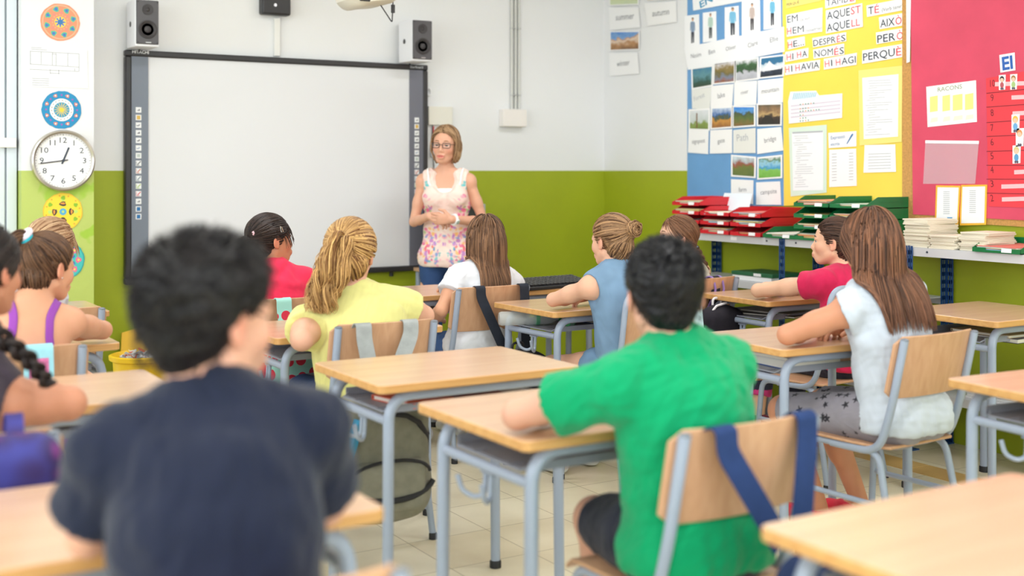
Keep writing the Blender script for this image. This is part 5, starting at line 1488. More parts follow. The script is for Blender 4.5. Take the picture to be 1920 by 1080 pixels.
        for sx in (-1, 1):
            R3 = np.array(Matrix.Rotation(sx * 0.35, 3, 'Z') @ Matrix.Rotation(-0.18, 3, 'X'))
            el((sx * 0.0775, -0.006, -0.004), (0.0078, 0.0205, 0.0315), 0.006, False, R3)
            el((sx * 0.0855, -0.002, 0.000), (0.0070, 0.0120, 0.0200), 0.004, True, R3)
            el((sx * 0.0760, -0.002, -0.029), (0.0070, 0.0100, 0.0095), 0.005)
    def eyes(self):
        sp = self.sp; iris = mat('iris_%d%d%d' % sp.get('iris', (82, 56, 40)), sp.get('iris', (82, 56, 40)), 0.2)
        ms = [mat('eye_white', (236, 232, 228), 0.2), iris, mat('pupil', (12, 12, 14), 0.1)]
        f3 = Vector(self.Rh @ np.array([0, 1, 0])); q = Vector((0, 0, 1)).rotation_difference(f3).to_matrix()
        for sx in (-1, 1):
            c = self.H((sx * 0.0305, 0.0735, 0.0015)); r = 0.0128 * self.hs
            mb = MB(); mb.ball(c, r, 16, 16, 0, q)
            mb.mi = [0] * len(mb.mi); n = 16
            for i in range(14):
                for j in range(n): mb.mi[i * n + j] = 2 if i < 1 else (1 if i < 3 else 0)
            for j in range(n): mb.mi[14 * n + 2 * j] = 2
            mb.build('eye', ms, self.o)
            lo = self.sp.get('lid', 0.35)
            # eyebrow, upper lid line
            bc = mat('brow_%d%d%d' % sp.get('brow', sp.get('hair1', (70, 50, 40))), sp.get('brow', sp.get('hair1', (70, 50, 40))), 0.7)
            mb = MB(); mb.tube([self.H((sx * x_, y_, z_)) for x_, y_, z_ in ((0.013, 0.0935, 0.0225), (0.024, 0.0915, 0.0265), (0.036, 0.086, 0.0265), (0.046, 0.077, 0.0215))], [0.0016 * self.hs, 0.0026 * self.hs, 0.0024 * self.hs, 0.0010 * self.hs], 6)
            mb.build('eyebrow', bc, self.o)
            mb = MB(); mb.tube([self.H((sx * x_, y_, z_)) for x_, y_, z_ in ((0.0185, 0.0835, 0.0005), (0.025, 0.0870, 0.0070 - lo * 0.006), (0.032, 0.0870, 0.0078 - lo * 0.006), (0.039, 0.0835, 0.0055 - lo * 0.005), (0.0435, 0.0780, 0.0005))], [0.0010 * self.hs, 0.0017 * self.hs, 0.0018 * self.hs, 0.0017 * self.hs, 0.0008 * self.hs], 6)
            mb.build('eyelashes', mat('lash', (50, 38, 34), 0.6), self.o)
            if lo > 0.6:
                mb = MB(); mb.ball(self.H((sx * 0.0305, 0.0745, 0.0055)), (0.0135 * self.hs, 0.0130 * self.hs, 0.0082 * self.hs), 14, 8, 0, q @ Matrix.Rotation(-PI / 2, 3, 'X'))
                lc = tuple(int(v * 0.95) for v in sp.get('skin', (224, 172, 142))); mb.build('eyelid', mat('lid_%d%d%d' % lc, lc, 0.5), self.o)
    # ---------------- clothes
    def garment(self, name, G, tint, seed=1, fold=0.0022, fscale=38.0, m=None, paint=None, smooth=2):
        if name != 'shoe': self.worn = getattr(self, 'worn', []) + [G]
        V, Q = G.mesh(smooth)
        N_ = normals_of(V, Q)
        w = waves((V * np.array([1, 1, 0.55])).astype(np.float32), seed, fscale) + 0.5 * waves(V.astype(np.float32), seed + 9, fscale * 2.2)
        V = V + N_ * (np.clip(w, -1.6, 1.8) * fold)[:, None]
        T = np.tile(rgb(tint), (len(V), 1)); T *= (1 + 0.03 * waves(V.astype(np.float32), seed + 3, 90))[:, None]
        if paint is not None: T = paint(V, T, N_)
        o = np_object(name, V.astype(np.float32), Q, m or cloth_m, self.o, T)
        return o
    def top_field(self, off=0.011, loose=0.0, sleeve=0.55, flare=0.012, hem=None, neck=0.062, arm_open=0.0, h=0.006, long_to=None):
        s = self.s; pts = [self.hip, self.nb, *self.sh] + [S_ + (E - S_) * max(sleeve, 0.05) for S_, E in zip(self.sh, self.el)]
        lo, hi = self.bounds(pts, 0.17); G = Field(lo, hi, h)
        for j, (c, r) in enumerate(self.torso):
            o = off + loose * (1.0, 1.15, 0.5, 0.0)[j]
            G.ell(c, r + np.array([o, o, o * 0.6]), self.M, 0.06)
        for i in (0, 1):
            S_, E = self.sh[i], self.el[i]; ar = self.sp.get('arm', 0.92) * s
            G.cap(self.nb - self.u * 0.03 * s, S_, 0.046 * s + off, 0.043 * s + off, 0.045)
            G.cap(self.nb + self.u * 0.015 * s, S_ * 0.75 + self.nb * 0.25 + self.u * 0.008 * s, 0.038 * s + off * 0.8, 0.034 * s + off, 0.04)
            G.ell(self.hip + np.array([(-0.062, 0.062)[i] * s, -0.045 * s, -0.005]), np.array([0.078, 0.078, 0.075]) * s + off + loose * 0.4, None, 0.05)
            if sleeve > 0:
                G.ell(S_ + (E - S_) * 0.04, np.array([0.050, 0.050, 0.052]) * ar + off, None, 0.03)
                G.cap(S_, S_ + (E - S_) * sleeve, 0.046 * ar + off, 0.043 * ar + off + flare, 0.02)
                p = S_ + (E - S_) * (sleeve * 1.0); d = nrm(E - S_)
                # open end of the sleeve: flat cut
                w = G.win(p - 0.11, p + 0.11)
                if w is not None:
                    sl, x, y, z = w; q = (x - p[0]) * d[0] + (y - p[1]) * d[1] + (z - p[2]) * d[2]
                    rad = np.sqrt((x - p[0] - q * d[0]) ** 2 + (y - p[1] - q * d[1]) ** 2 + (z - p[2] - q * d[2]) ** 2)
                    cutd = np.where((rad < 0.085) & (q > -0.02) & (q < 0.11), q, -1.0)
                    G.a[sl] = np.maximum(G.a[sl], np.where(cutd > -0.02, cutd, -1.0))
            elif arm_open:
                G.ell(S_ + self.ax * (-1, 1)[i] * 0.030 * s - self.u * 0.012 * s, np.array([arm_open, 0.075 * s, 0.078 * s]), self.M, 0.008, True)
        if neck: G.ell(self.nb + self.fw * 0.020 + self.u * 0.034 * s, np.array([neck, neck * 1.10, 0.050]), self.M, 0.006, True)
        hz = self.hip[2] - 0.045 if hem is None else hem
        G.cut((0, 0, hz), (0, 0, -1), 0.012)
        return G
    def bottom(self, name, tint, leg=0.6, shank=0.0, off=0.010, seed=4, m=None, flare=0.004, paint=None, h=0.006, fold=0.0020):
        s = self.s; lg = self.sp.get('leg', 1.0)
        lo, hi = self.bounds([self.hip, *self.kn, *(self.an if shank else [])], 0.15); G = Field(lo, hi, h)
        c, r = self.torso[0]; G.ell(c, r + off * 0.8, self.M, 0.05)
        G.cut(c + self.u * 0.075 * s, self.u)
        for i in (0, 1):
            G.ell(self.hip + np.array([(-0.062, 0.062)[i] * s, -0.045 * s, -0.005]), np.array([0.078, 0.078, 0.075]) * s + off, None, 0.04)
            hj, K, A = self.hj[i], self.kn[i], self.an[i]
            e = hj + (K - hj) * leg; r0, r1 = 0.078 * s * lg, (0.078 + (0.052 - 0.078) * leg) * s * lg
            G.cap(hj, e, r0 + off, r1 + off + flare, 0.03)
            d = nrm(K - hj)
            if not shank:
                w = G.win(e - 0.14, e + 0.14)
                if w is not None:
                    sl, x, y, z = w; q = (x - e[0]) * d[0] + (y - e[1]) * d[1] + (z - e[2]) * d[2]
                    G.a[sl] = np.maximum(G.a[sl], np.where(q > -0.02, q, -1.0))
            else:
                G.cap(K, K + (A - K) * shank, 0.051 * s + off, 0.042 * s + off * 0.8 + flare, 0.03)
                G.ell(K + (A - K) * 0.32 + np.array([0, -0.014, 0]), np.array([0.044, 0.046, 0.095]) * s + off, None, 0.03)
                e2 = K + (A - K) * shank; d2 = nrm(A - K); w = G.win(e2 - 0.09, e2 + 0.09)
                if w is not None:
                    sl, x, y, z = w; q = (x - e2[0]) * d2[0] + (y - e2[1]) * d2[1] + (z - e2[2]) * d2[2]
                    G.a[sl] = np.maximum(G.a[sl], np.where(q > -0.02, q, -1.0))
        return self.garment(name, G, tint, seed, fold, 34.0, m, paint)
    def shoes(self, tint, sole=(230, 230, 228)):
        s = self.s
        for i in (0, 1):
            A = self.an[i]; lo, hi = self.bounds([A, A + np.array([0, 0.15 * s, -0.08])], 0.09); lo[2] = 0.0
            G = Field(lo, hi, 0.005)
            G.cap(A + np.array([0, -0.035 * s, -0.048]), A + np.array([0, 0.135 * s, -0.056]), 0.041 * s, 0.036 * s, 0.02)
            G.ell(A + np.array([0, 0.03, -0.02]) * s, np.array([0.041, 0.062, 0.040]) * s, None, 0.02)
            G.cut((0, 0, A[2] - 0.005), (0, 0, 1), 0.006); G.cut((0, 0, 0.006), (0, 0, -1))
            def pt(V, T, N_): return np.where((V[:, 2] < 0.026)[:, None], rgb(sole), T)
            self.garment('shoe', G, tint, 3, 0.0, 30, None, pt)
    def ribbon(self, name, pts, width, tint, F=None, lift=0.006, m=None, n=24, side=None, F2=None):
        """a strip of cloth laid on the body along pts"""
        F = F or self.F; P = np.array(pts, dtype=np.float64); t = np.linspace(0, len(P) - 1, n); i = np.clip(t.astype(int), 0, len(P) - 2); w = (t - i)[:, None]
        c = P[i] * (1 - w) + P[i + 1] * w
        for _ in range(6):
            c[1:-1] = 0.5 * c[1:-1] + 0.25 * (c[:-2] + c[2:])
            f, g = F.sample(c); c = c + g * np.where(np.abs(f) < 0.9, lift - f, 0)[:, None]
        T = np.gradient(c, axis=0); T /= np.linalg.norm(T, axis=1, keepdims=True); f, g = F.sample(c); B = np.cross(T, g); B /= np.linalg.norm(B, axis=1, keepdims=True) + 1e-9
        rows = []
        for k in np.linspace(-0.5, 0.5, 5):
            q = c + B * width * k; f, g2 = F.sample(q); q = q + g2 * np.where(np.abs(f) < 0.9, lift - f, 0)[:, None]; rows.append(q)
        top = np.stack(rows, 1); bot = top - g[:, None, :] * 0.004
        V = np.concatenate([top.reshape(-1, 3), bot.reshape(-1, 3)]); Q = []; N0 = n * 5
        for a in range(n - 1):
            for b in range(4):
                q = [a * 5 + b, (a + 1) * 5 + b, (a + 1) * 5 + b + 1, a * 5 + b + 1]
                Q.append(q); Q.append([x + N0 for x in reversed(q)])
            Q.append([a * 5, a * 5 + N0, (a + 1) * 5 + N0, (a + 1) * 5]); Q.append([a * 5 + 4, (a + 1) * 5 + 4, (a + 1) * 5 + 4 + N0, a * 5 + 4 + N0])
        o = np_object(name, V.astype(np.float32), np.array(Q), m or cloth_m, self.o, np.tile(rgb(tint), (len(V), 1)))
        return o
    # ---------------- hair
    def scalp(self, n, seed, line=0.020, back=-0.078, grow=0.008):
        r = np.random.default_rng(seed); out = []
        while len(out) < n:
            d = nrm(r.normal(size=3))
            if r.uniform() < 0.16:
                if d[1] > 0.1 or d[2] > 0.3: continue
                p = np.array([0, -0.055, -0.030]) + d * (np.array([0.056, 0.044, 0.055]) + grow)
                if p[2] > back and p[1] < -0.045: out.append(p)
                continue
            p = np.array([0, -0.014, 0.034]) + d * np.array([0.0735, 0.093, 0.083]) * (1 + grow / 0.083)
            if 0.8 * p[1] - 0.6 * p[2] < line and p[2] > back and not (abs(p[0]) > 0.060 and -0.030 < p[1] < 0.022 and p[2] < 0.018): out.append(p)
        return np.array(out)
    def cap_field(self, thick=0.009, line=0.022, back=-0.085, h=0.004, ears=True, extra=None, bounds_pts=None, top=0.0, noise=0.0):
        hs = self.hs; H = self.H
        pts = [H((0, 0, 0.03))] + (bounds_pts or [])
        lo, hi = self.bounds(pts, 0.15); G = Field(lo, hi, h)
        r = np.array([0.0735, 0.093, 0.083]) + thick
        G.ell(H((0, -0.014, 0.034 + top)), r * hs, self.Rh, 0.01)
        G.ell(H((0, -0.055, -0.030)), np.array([0.056, 0.044, 0.055]) * hs, self.Rh, 0.03)
        n = self.Rh @ nrm((0, 0.8, -0.6)); p = H(nrm((0, 0.8, -0.6)) * line)
        G.cut(p, n, 0.010)
        G.cut(H((0, 0, back)), self.Rh @ np.array([0, 0.15, -1]), 0.010)
        if ears:
            for sx in (-1, 1): G.ell(H((sx * 0.084, 0.006, -0.014)), np.array([0.026, 0.026, 0.036]) * hs, self.Rh, 0.006, True)
        if extra: extra(G)
        return G
    def grow(self, P0, D0, n, step, grav=0.25, stiff=0.8, flow=None, clr=0.012, jit=0.0, seed=1, F=None):
        """lets strands fall over head, shoulders and back"""
        F = F or self.F; r = np.random.default_rng(seed); P = P0.copy(); D = D0 / (np.linalg.norm(D0, axis=1, keepdims=True) + 1e-9); out = [P.copy()]
        c = np.broadcast_to(np.asarray(clr), (len(P),))
        for i in range(n - 1):
            D = D * stiff + np.array([0, 0, -grav])
            if flow is not None: D = D + flow(P, i / n)
            if jit: D = D + r.normal(size=D.shape) * jit
            D /= (np.linalg.norm(D, axis=1, keepdims=True) + 1e-9)
            P = P + D * step
            f, g = F.sample(P)
            for G2 in getattr(self, 'worn', []):
                f2, g2 = G2.sample(P); f2 = np.where(G2.inside(P), f2 - 0.002, 1.0)
                m2 = f2 < f; f = np.where(m2, f2, f); g = np.where(m2[:, None], g2, g)
            pen = np.where(f < c, c - f, 0)[:, None]
            P = P + g * pen
            dn = (D * g).sum(1, keepdims=True); D = np.where((pen > 0) & (dn < 0), D - g * dn, D)
            out.append(P.copy())
        return np.stack(out, 1)
    def hair(self, G, strands, c1, c2, seed=1, cols=None, name='hair', rough=0.0015):
        """cap mesh and strands in one mesh"""
        r = np.random.default_rng(seed); V, Q = G.mesh(2)
        if rough:
            V = V + normals_of(V, Q) * (waves(V.astype(np.float32), seed, 110) * rough)[:, None]
        a, b = rgb(c1), rgb(c2)
        t = np.clip(0.35 + 0.22 * waves((((V - self.hc) @ self.Rh) * np.array([3.0, 1.2, 0.6])).astype(np.float32), seed, 60), 0, 1)[:, None]
        VV, QQ, TT = [V], [Q], [a * (1 - t) + b * t]; n0 = len(V)
        for (P, rad) in strands:
            v, q = strands_mesh(P, rad); VV.append(v); QQ.append(q + n0); n0 += len(v)
            N, n = P.shape[:2]
            m_ = np.clip(r.normal(0.45, 0.30, size=N), 0, 1)[:, None] + np.linspace(-0.06, 0.10, n)[None, :]
            m_ = np.clip(m_, 0, 1); m_ = np.repeat(m_.reshape(-1), 3)[:, None]; TT.append(a * (1 - m_) + b * m_)
        return np_object(name, np.concatenate(VV).astype(np.float32), np.concatenate(QQ), hair_m, self.o, np.concatenate(TT))
    def head_dirs(self, D): return D @ self.Rh.T

# ------------------------------------------------------------------ hair styles
def nrm1(q): return q / (np.linalg.norm(q, axis=1, keepdims=True) + 1e-9)
def lens(n, r0, r1):
    t = np.linspace(0, 1, n); return r0 * (1 - t) ** 0.6 * 0.9 + r1 + r0 * 0.1 * (1 - t)
def hair_short(p, c1, c2, seed, thick=0.013, length=0.030, up=0.35, n=1500, top_extra=0.0, line=0.016):
    G = p.cap_field(thick, line, -0.070, top=top_extra, extra=lambda G: G.ell(p.H((0, 0.030, 0.095)), np.array([0.052, 0.050, 0.030]) * p.hs, p.Rh, 0.02) if top_extra else None)
    q = p.scalp(n, seed, line, -0.066, thick)
    r = np.random.default_rng(seed)
    d = (q - np.array([0, -0.014, 0.02])); d /= np.linalg.norm(d, axis=1, keepdims=True)
    crown = np.array([0.012, -0.072, 0.085]); t = q - crown; t /= np.linalg.norm(t, axis=1, keepdims=True)
    topw = np.clip((q[:, 2] - 0.03) / 0.07, 0, 1)[:, None]
    D = p.head_dirs(d * (up * (0.25 + topw)) + t * 1.0 + r.normal(size=q.shape) * 0.15)
    P0 = p.hc + (q @ p.Rh.T) * p.hs
    S_ = p.grow(P0 - p.head_dirs(d) * 0.003, D, 6, length / 6, 0.02, 0.9, None, 0.003, 0.05, seed)
    L = (0.5 + 0.7 * topw + 0.3 * r.uniform(size=(len(q), 1)))
    S_ = S_[:, :1] + (S_ - S_[:, :1]) * L[:, None, :]
    return p.hair(G, [(S_, lens(6, 0.0014, 0.0003))], c1, c2, seed, rough=0.002)
def face_keep(p, k=0.5, y0=0.0):
    """combs strands back from the face"""
    def flow(P, t):
        q = ((P - p.hc) @ p.Rh) / p.hs
        m = ((q[:, 1] > y0) & (q[:, 2] < 0.085) & (q[:, 2] > -0.13))[:, None]
        side = np.sign(q[:, 0:1]) * np.array([[1.0, 0, 0]])
        return np.where(m, ((np.array([0, -1.0, 0.0]) + side * 0.35) * k) @ p.Rh.T, 0)
    return flow
def hair_loose(p, c1, c2, seed, end_z, mass, n=900, part=-0.015, wave=0.0, r0=0.0021, line=0.020, keep=None, ears=False, tips=0.03, clr=(0.009, 0.019), y0=0.0, grav=0.50, stiff=0.60, gather=0):
    """hair worn loose, parted on top; mass: ellipsoids (centre, radii) behind the neck in body space"""
    def extra(G):
        for c, rr, M in mass: G.ell(c, rr, M, 0.03)
    G = p.cap_field(0.010, line, -0.088, ears=ears, extra=extra, bounds_pts=[c for c, _, _ in mass] + [np.array(c) - np.array([0, 0, r_[2] - 0.08]) for c, r_, _ in mass])
    q = p.scalp(n, seed, line, -0.05, 0.006); r = np.random.default_rng(seed)
    d = q.copy(); d[:, 0] -= part; D = np.stack([np.sign(d[:, 0]) * 0.6 * np.clip(np.abs(d[:, 0]) / 0.04, 0.1, 1) * np.where(q[:, 1] < -0.05, 0.35, 1.0), -0.35 + 0 * d[:, 0], -0.25 + 0 * d[:, 0]], 1)
    P0 = p.hc + ((q + nrm1(q - np.array([0, -0.014, 0.034])) * 0.006) @ p.Rh.T) * p.hs
    span = P0[:, 2].max() - end_z; N_ = 34; step = span / (N_ - 9)
    ca = r.uniform(clr[0], clr[1], size=n)
    fk = face_keep(p, 0.55, y0) if keep is None else keep
    def flow(P, t):
        f = fk(P, t)
        if gather:
            q = P - p.hc; x = q @ p.ax; y = q @ p.fw; low = np.clip(-(q[:, 2] + 0.05) / 0.05, 0, 1)
            f = f - p.ax * (np.sign(x) * np.maximum(np.abs(x) - gather, 0) * 18 * low)[:, None] - p.fw * (np.maximum(y + 0.03, 0) * 10 * low)[:, None]
        if wave:
            ph = np.arange(len(P)) * 1.7; low = np.clip((p.hc[2] - P[:, 2]) / 0.12, 0, 1)
            f = f + np.stack([np.sin(P[:, 2] * 85 + ph), np.cos(P[:, 2] * 85 + ph), 0 * ph], 1) * (wave * low)[:, None]
        return f
    S_ = p.grow(P0, p.head_dirs(D), N_, step, grav, stiff, flow, ca, 0.02, seed)
    for _ in range(5): S_[:, 1:-1] = 0.4 * S_[:, 1:-1] + 0.3 * (S_[:, :-2] + S_[:, 2:])
    ez = end_z + r.uniform(-tips, tips, size=n)
    # shorten to the cut line
    for i in range(n):
        k = np.argmax(S_[i, :, 2] < ez[i]) if (S_[i, :, 2] < ez[i]).any() else N_ - 1
        k = max(k, 4); src = np.linspace(0, k, N_); a = np.floor(src).astype(int); b = np.minimum(a + 1, N_ - 1); w = (src - a)[:, None]
        S_[i] = S_[i, a] * (1 - w) + S_[i, b] * w
    return p.hair(G, [(S_, lens(N_, r0, 0.0004))], c1, c2, seed, rough=0.0012)
def comb_to(p, T, n, seed, line=0.022, back=-0.080, r_stop=0.018, thick=0.0):
    """strands drawn tight over the scalp towards the tie T (head space)"""
    q = p.scalp(n, seed, line, back, 0.009); P = q.copy(); out = [P.copy()]
    c = np.array([0, -0.014, 0.034]); R0 = np.array([0.0735, 0.093, 0.083]); c2 = np.array([0, -0.055, -0.030]); R2 = np.array([0.056, 0.044, 0.055]); T = np.array(T); r = np.random.default_rng(seed)
    lay = r.uniform(0.0085, 0.013, size=(n, 1)) + thick
    for i in range(11):
        d = T - P; L = np.linalg.norm(d, axis=1, keepdims=True)
        P = P + d / np.maximum(L, 1e-6) * np.minimum(L, np.maximum(L / (11 - i), 0.0))
        k = np.linalg.norm((P - c) / (R0 + lay), axis=1, keepdims=True)
        P = np.where((k < 1) & (L > r_stop + thick), c + (P - c) / k, P)
        k = np.linalg.norm((P - c2) / (R2 + lay), axis=1, keepdims=True)
        P = np.where((k < 1) & (L > r_stop + thick), c2 + (P - c2) / k, P)
        out.append(P.copy())
    S_ = np.stack(out, 1)
    return p.hc + (S_ @ p.Rh.T) * p.hs
def tail(p, pts, rad, n, seed, wave=0.0, taper=0.35, spread=1.0):
    """a lock of strands along a path in body space"""
    P = np.array(pts, dtype=np.float64); N_ = 26; t = np.linspace(0, len(P) - 1, N_); i = np.clip(t.astype(int), 0, len(P) - 2); w = (t - i)[:, None]
    c = P[i] * (1 - w) + P[i + 1] * w
    for _ in range(8): c[1:-1] = 0.5 * c[1:-1] + 0.25 * (c[:-2] + c[2:])
    T = np.gradient(c, axis=0); T /= np.linalg.norm(T, axis=1, keepdims=True)
    A = np.cross(T, np.array([0.2, 0.9, 0.1])); A /= np.linalg.norm(A, axis=1, keepdims=True); B = np.cross(T, A)
    r = np.random.default_rng(seed); u = np.linspace(0, 1, N_)
    prof = np.interp(u, [0, 0.12, 0.45, 0.8, 1.0], [0.35, 0.75, 1.0, 0.85, taper]) * rad * spread
    a = r.uniform(0, 2 * PI, size=n); rr = np.sqrt(r.uniform(0.0, 1, size=n))
    K_ = max(6, n // 26); cl = r.integers(0, K_, size=n); ca_ = r.uniform(0, 2 * PI, K_); cr_ = np.sqrt(r.uniform(0, 1, K_)) * 0.85
    a = ca_[cl] + r.normal(size=n) * 0.25; rr = np.clip(cr_[cl] + r.normal(size=n) * 0.14, 0, 1)
    ph = r.uniform(0, 2 * PI, K_)[cl] + r.normal(size=n) * 0.3; fr = r.uniform(1.8, 3.2, K_)[cl]
    wob = wave * np.clip(u * 1.6 - 0.15, 0, 1)[None] * np.sin(2 * PI * fr[:, None] * u[None] + ph[:, None]); wob2 = wave * np.clip(u * 1.6 - 0.15, 0, 1)[None] * np.cos(2 * PI * fr[:, None] * u[None] + ph[:, None])
    x = (rr * np.cos(a))[:, None] * prof[None] + wob; y = (rr * np.sin(a))[:, None] * prof[None] + wob2
    S_ = c[None] + x[:, :, None] * A[None] + y[:, :, None] * B[None]
    L = r.uniform(0.82, 1.0, size=n)
    for k in range(n):
        s_ = np.linspace(0, (N_ - 1) * L[k], N_); j = np.floor(s_).astype(int); j2 = np.minimum(j + 1, N_ - 1); w = (s_ - j)[:, None]; S_[k] = S_[k, j] * (1 - w) + S_[k, j2] * w
    return S_
def braid(p, pts, rad, seed, turns):
    """three plaited bundles of strands along a path in body space"""
    P = np.array(pts, dtype=np.float64); N_ = 60; t = np.linspace(0, len(P) - 1, N_); i = np.clip(t.astype(int), 0, len(P) - 2); w = (t - i)[:, None]
    c = P[i] * (1 - w) + P[i + 1] * w
    for _ in range(10): c[1:-1] = 0.5 * c[1:-1] + 0.25 * (c[:-2] + c[2:])
    T = np.gradient(c, axis=0); T /= np.linalg.norm(T, axis=1, keepdims=True)
    A = np.cross(T, np.array([0.3, 0.9, 0.1])); A /= np.linalg.norm(A, axis=1, keepdims=True); B = np.cross(T, A)
    u = np.linspace(0, 1, N_); r = np.random.default_rng(seed); out = []
    pr = rad * (1 - 0.35 * u)
    for k in range(3):
        ph = 2 * PI * turns * u + 2 * PI * k / 3
        ctr = c + A * (np.sin(ph) * pr * 0.75)[:, None] + B * (np.sin(2 * ph) * pr * 0.42)[:, None]
        for _ in range(26):
            a = r.uniform(0, 2 * PI); q = math.sqrt(r.uniform()) * 0.52
            out.append(ctr + A * (q * math.cos(a) * pr)[:, None] + B * (q * math.sin(a) * pr)[:, None])
    return np.stack(out)
def tie(p, c, axis, r, m, name='hair_tie', thick=0.005):
    ax = Vector(nrm(axis)); q = Vector((0, 0, 1)).rotation_difference(ax).to_matrix()
    mb = MB(); mb.tube([Vector(c) + q @ Vector((r * math.cos(a), r * math.sin(a), 0)) for a in [2 * PI * k / 18 for k in range(18)]], thick, 8, closed=True)
    return mb.build(name, m, p.o)

# ------------------------------------------------------------------ the class
def sk(p, pts): return [p.to_local(q) for q in pts]
# --- boy in navy, nearest the camera
p = Body(dict(label='boy with short dark hair in a navy T-shirt, seen from behind, nearest the camera', hip=(0.56, 1.665), yaw=R(-14), head=(0.590, 1.885, 1.262), hyaw=R(-70), hpitch=R(-2), skin=(226, 172, 148), hair1=(40, 32, 30),
              eL=(0.415, 1.945, 0.80), wL=(0.60, 2.06, 0.80), eR=(0.79, 1.90, 0.80), wR=(0.86, 2.09, 0.81), handR=dict(dir=(0.5, 0.8, 0.1)), s=1.06, wide=1.0, twist=R(-4), sh=0.140, hs=1.03, neckl=0.120, drop=0.055))
p.body()
p.garment('t_shirt', p.top_field(0.014, 0.016, 0.72, 0.016, neck=0.058), (25, 31, 52), 21, 0.0032)
p.bottom('shorts', (60, 62, 72), 0.8, seed=22); p.shoes((60, 70, 90))
hair_short(p, (12, 9, 11), (32, 26, 29), 31, 0.020, 0.022, 0.20, 2400, 0.006)
NAVY = p
# --- boy in green
p = Body(dict(label='boy with short black hair in a bright green T-shirt leaning on his desk', hip=(1.80, 2.150), yaw=R(4), head=(1.772, 2.210, 1.212), hyaw=R(-24), hpitch=R(-6), hs=1.05, neckl=0.118, drop=0.056, skin=(222, 170, 146), hair1=(24, 20, 22),
              eL=(1.475, 2.385, 0.80), wL=(1.72, 2.47, 0.795), eR=(2.07, 2.36, 0.80), wR=(1.86, 2.47, 0.795), s=1.10, wide=1.06, kneeL=(0.0, 0.34, 0.485), kneeR=(0.17, 0.36, 0.485), ankL=(0.02, 0.30, 0.085), ankR=(0.17, 0.32, 0.085)))
p.body()
p.garment('t_shirt', p.top_field(0.014, 0.020, 0.60, 0.018, neck=0.056, hem=0.470), (0, 152, 98), 23, 0.0034)
p.bottom('shorts', (30, 34, 52), 0.85, seed=24); p.shoes((70, 70, 80))
hair_short(p, (7, 6, 9), (20, 18, 25), 32, 0.014, 0.016, 0.08, 2200, 0.0)
# --- girl in yellow
p = Body(dict(label='girl with a wavy fair ponytail in a pale yellow T-shirt', hip=(1.885, 4.115), yaw=R(-4), head=(1.85, 4.185, 1.184), hyaw=R(-38), hpitch=R(-10), skin=(230, 178, 152), hair1=(150, 104, 64),
              eL=(1.605, 4.06, 0.765), wL=(1.72, 4.30, 0.79), eR=(2.145, 4.16, 0.805), wR=(1.98, 4.36, 0.795), s=1.10, wide=1.12, arm=1.08, hs=1.04, raiseL=-0.01))
p.body()
p.garment('t_shirt', p.top_field(0.014, 0.028, 0.44, 0.012, neck=0.056), (228, 224, 146), 25, 0.0030)
p.bottom('trousers', (66, 84, 124), 1.0, 0.9, seed=26, m=denim_m); p.shoes((200, 200, 210))
T = (-0.010, -0.122, 0.040)
Tb = p.H(T)
S1 = comb_to(p, T, 1700, 41, line=0.026, thick=0.009)
pts = [Tb, Tb + np.array([-0.01, -0.030, -0.004]), Tb + np.array([-0.030, -0.052, -0.055]), Tb + np.array([-0.058, -0.052, -0.13]), Tb + np.array([-0.085, -0.045, -0.205]), Tb + np.array([-0.095, -0.050, -0.262])]
S2 = tail(p, pts, 0.060, 900, 42, 0.018, 0.75)
G = p.cap_field(0.016, 0.026, -0.085)
p.hair(G, [(S1, lens(12, 0.0020, 0.0012)), (S2, lens(26, 0.0024, 0.0006))], (118, 74, 42), (244, 198, 130), 43)
tie(p, pts[0] + np.array([-0.004, -0.010, 0]), np.array([-0.2, -1, -0.1]), 0.018, mat('tie_yellow', (240, 208, 110), 0.5))
# --- child in red
p = Body(dict(label='child with black hair and hair clips in a red shirt before the board', hip=(1.905, 5.09), yaw=R(-10), head=(1.882, 5.14, 1.182), hyaw=R(-84), hpitch=R(4), skin=(206, 140, 108), hair1=(30, 26, 26), res=0.005, s=1.0,
              eL=(1.64, 5.28, 0.80), wL=(1.82, 5.38, 0.795), eR=(2.14, 5.26, 0.80), wR=(1.98, 5.38, 0.795)))
p.body()
p.garment('shirt', p.top_field(0.014, 0.020, 0.62, 0.018, neck=0.050), (226, 48, 84), 27, 0.0034)
p.bottom('shorts', (70, 80, 110), 0.7, seed=28); p.shoes((180, 60, 80))
T = (0.012, -0.110, 0.020); Tb = p.H(T)
S1 = comb_to(p, T, 1100, 44, line=0.030)
S2 = tail(p, [Tb, Tb + p.Rh @ np.array([0, -0.03, -0.005]), Tb + p.Rh @ np.array([0, -0.045, -0.05]), Tb + p.Rh @ np.array([0, -0.04, -0.10])], 0.022, 150, 45, 0.004)
fr = p.scalp(320, 46, 0.030, 0.02, 0.009); fr = fr[(fr[:, 1] > 0.02)]
P0 = p.hc + (fr @ p.Rh.T) * p.hs
S3 = p.grow(P0, p.head_dirs(np.tile(np.array([[0.15, 0.6, -0.5]]), (len(fr), 1))), 9, 0.0085, 0.25, 0.8, None, 0.006, 0.05, 3)
p.hair(p.cap_field(0.008, 0.028, -0.080), [(S1, lens(12, 0.0019, 0.0011)), (S2, lens(26, 0.0020, 0.0005)), (S3, lens(9, 0.0017, 0.0004))], (28, 22, 22), (70, 54, 48), 47)
MB().tube([p.H((0.078, 0.030, 0.040)), p.H((0.081, 0.022, 0.062)), p.H((0.079, 0.016, 0.066)), p.H((0.0815, 0.018, 0.040))], 0.0022, 6, closed=True).build('hair_clip', mat('clip_silver', (214, 210, 206), 0.25, 0.8), p.o)
mb = MB()
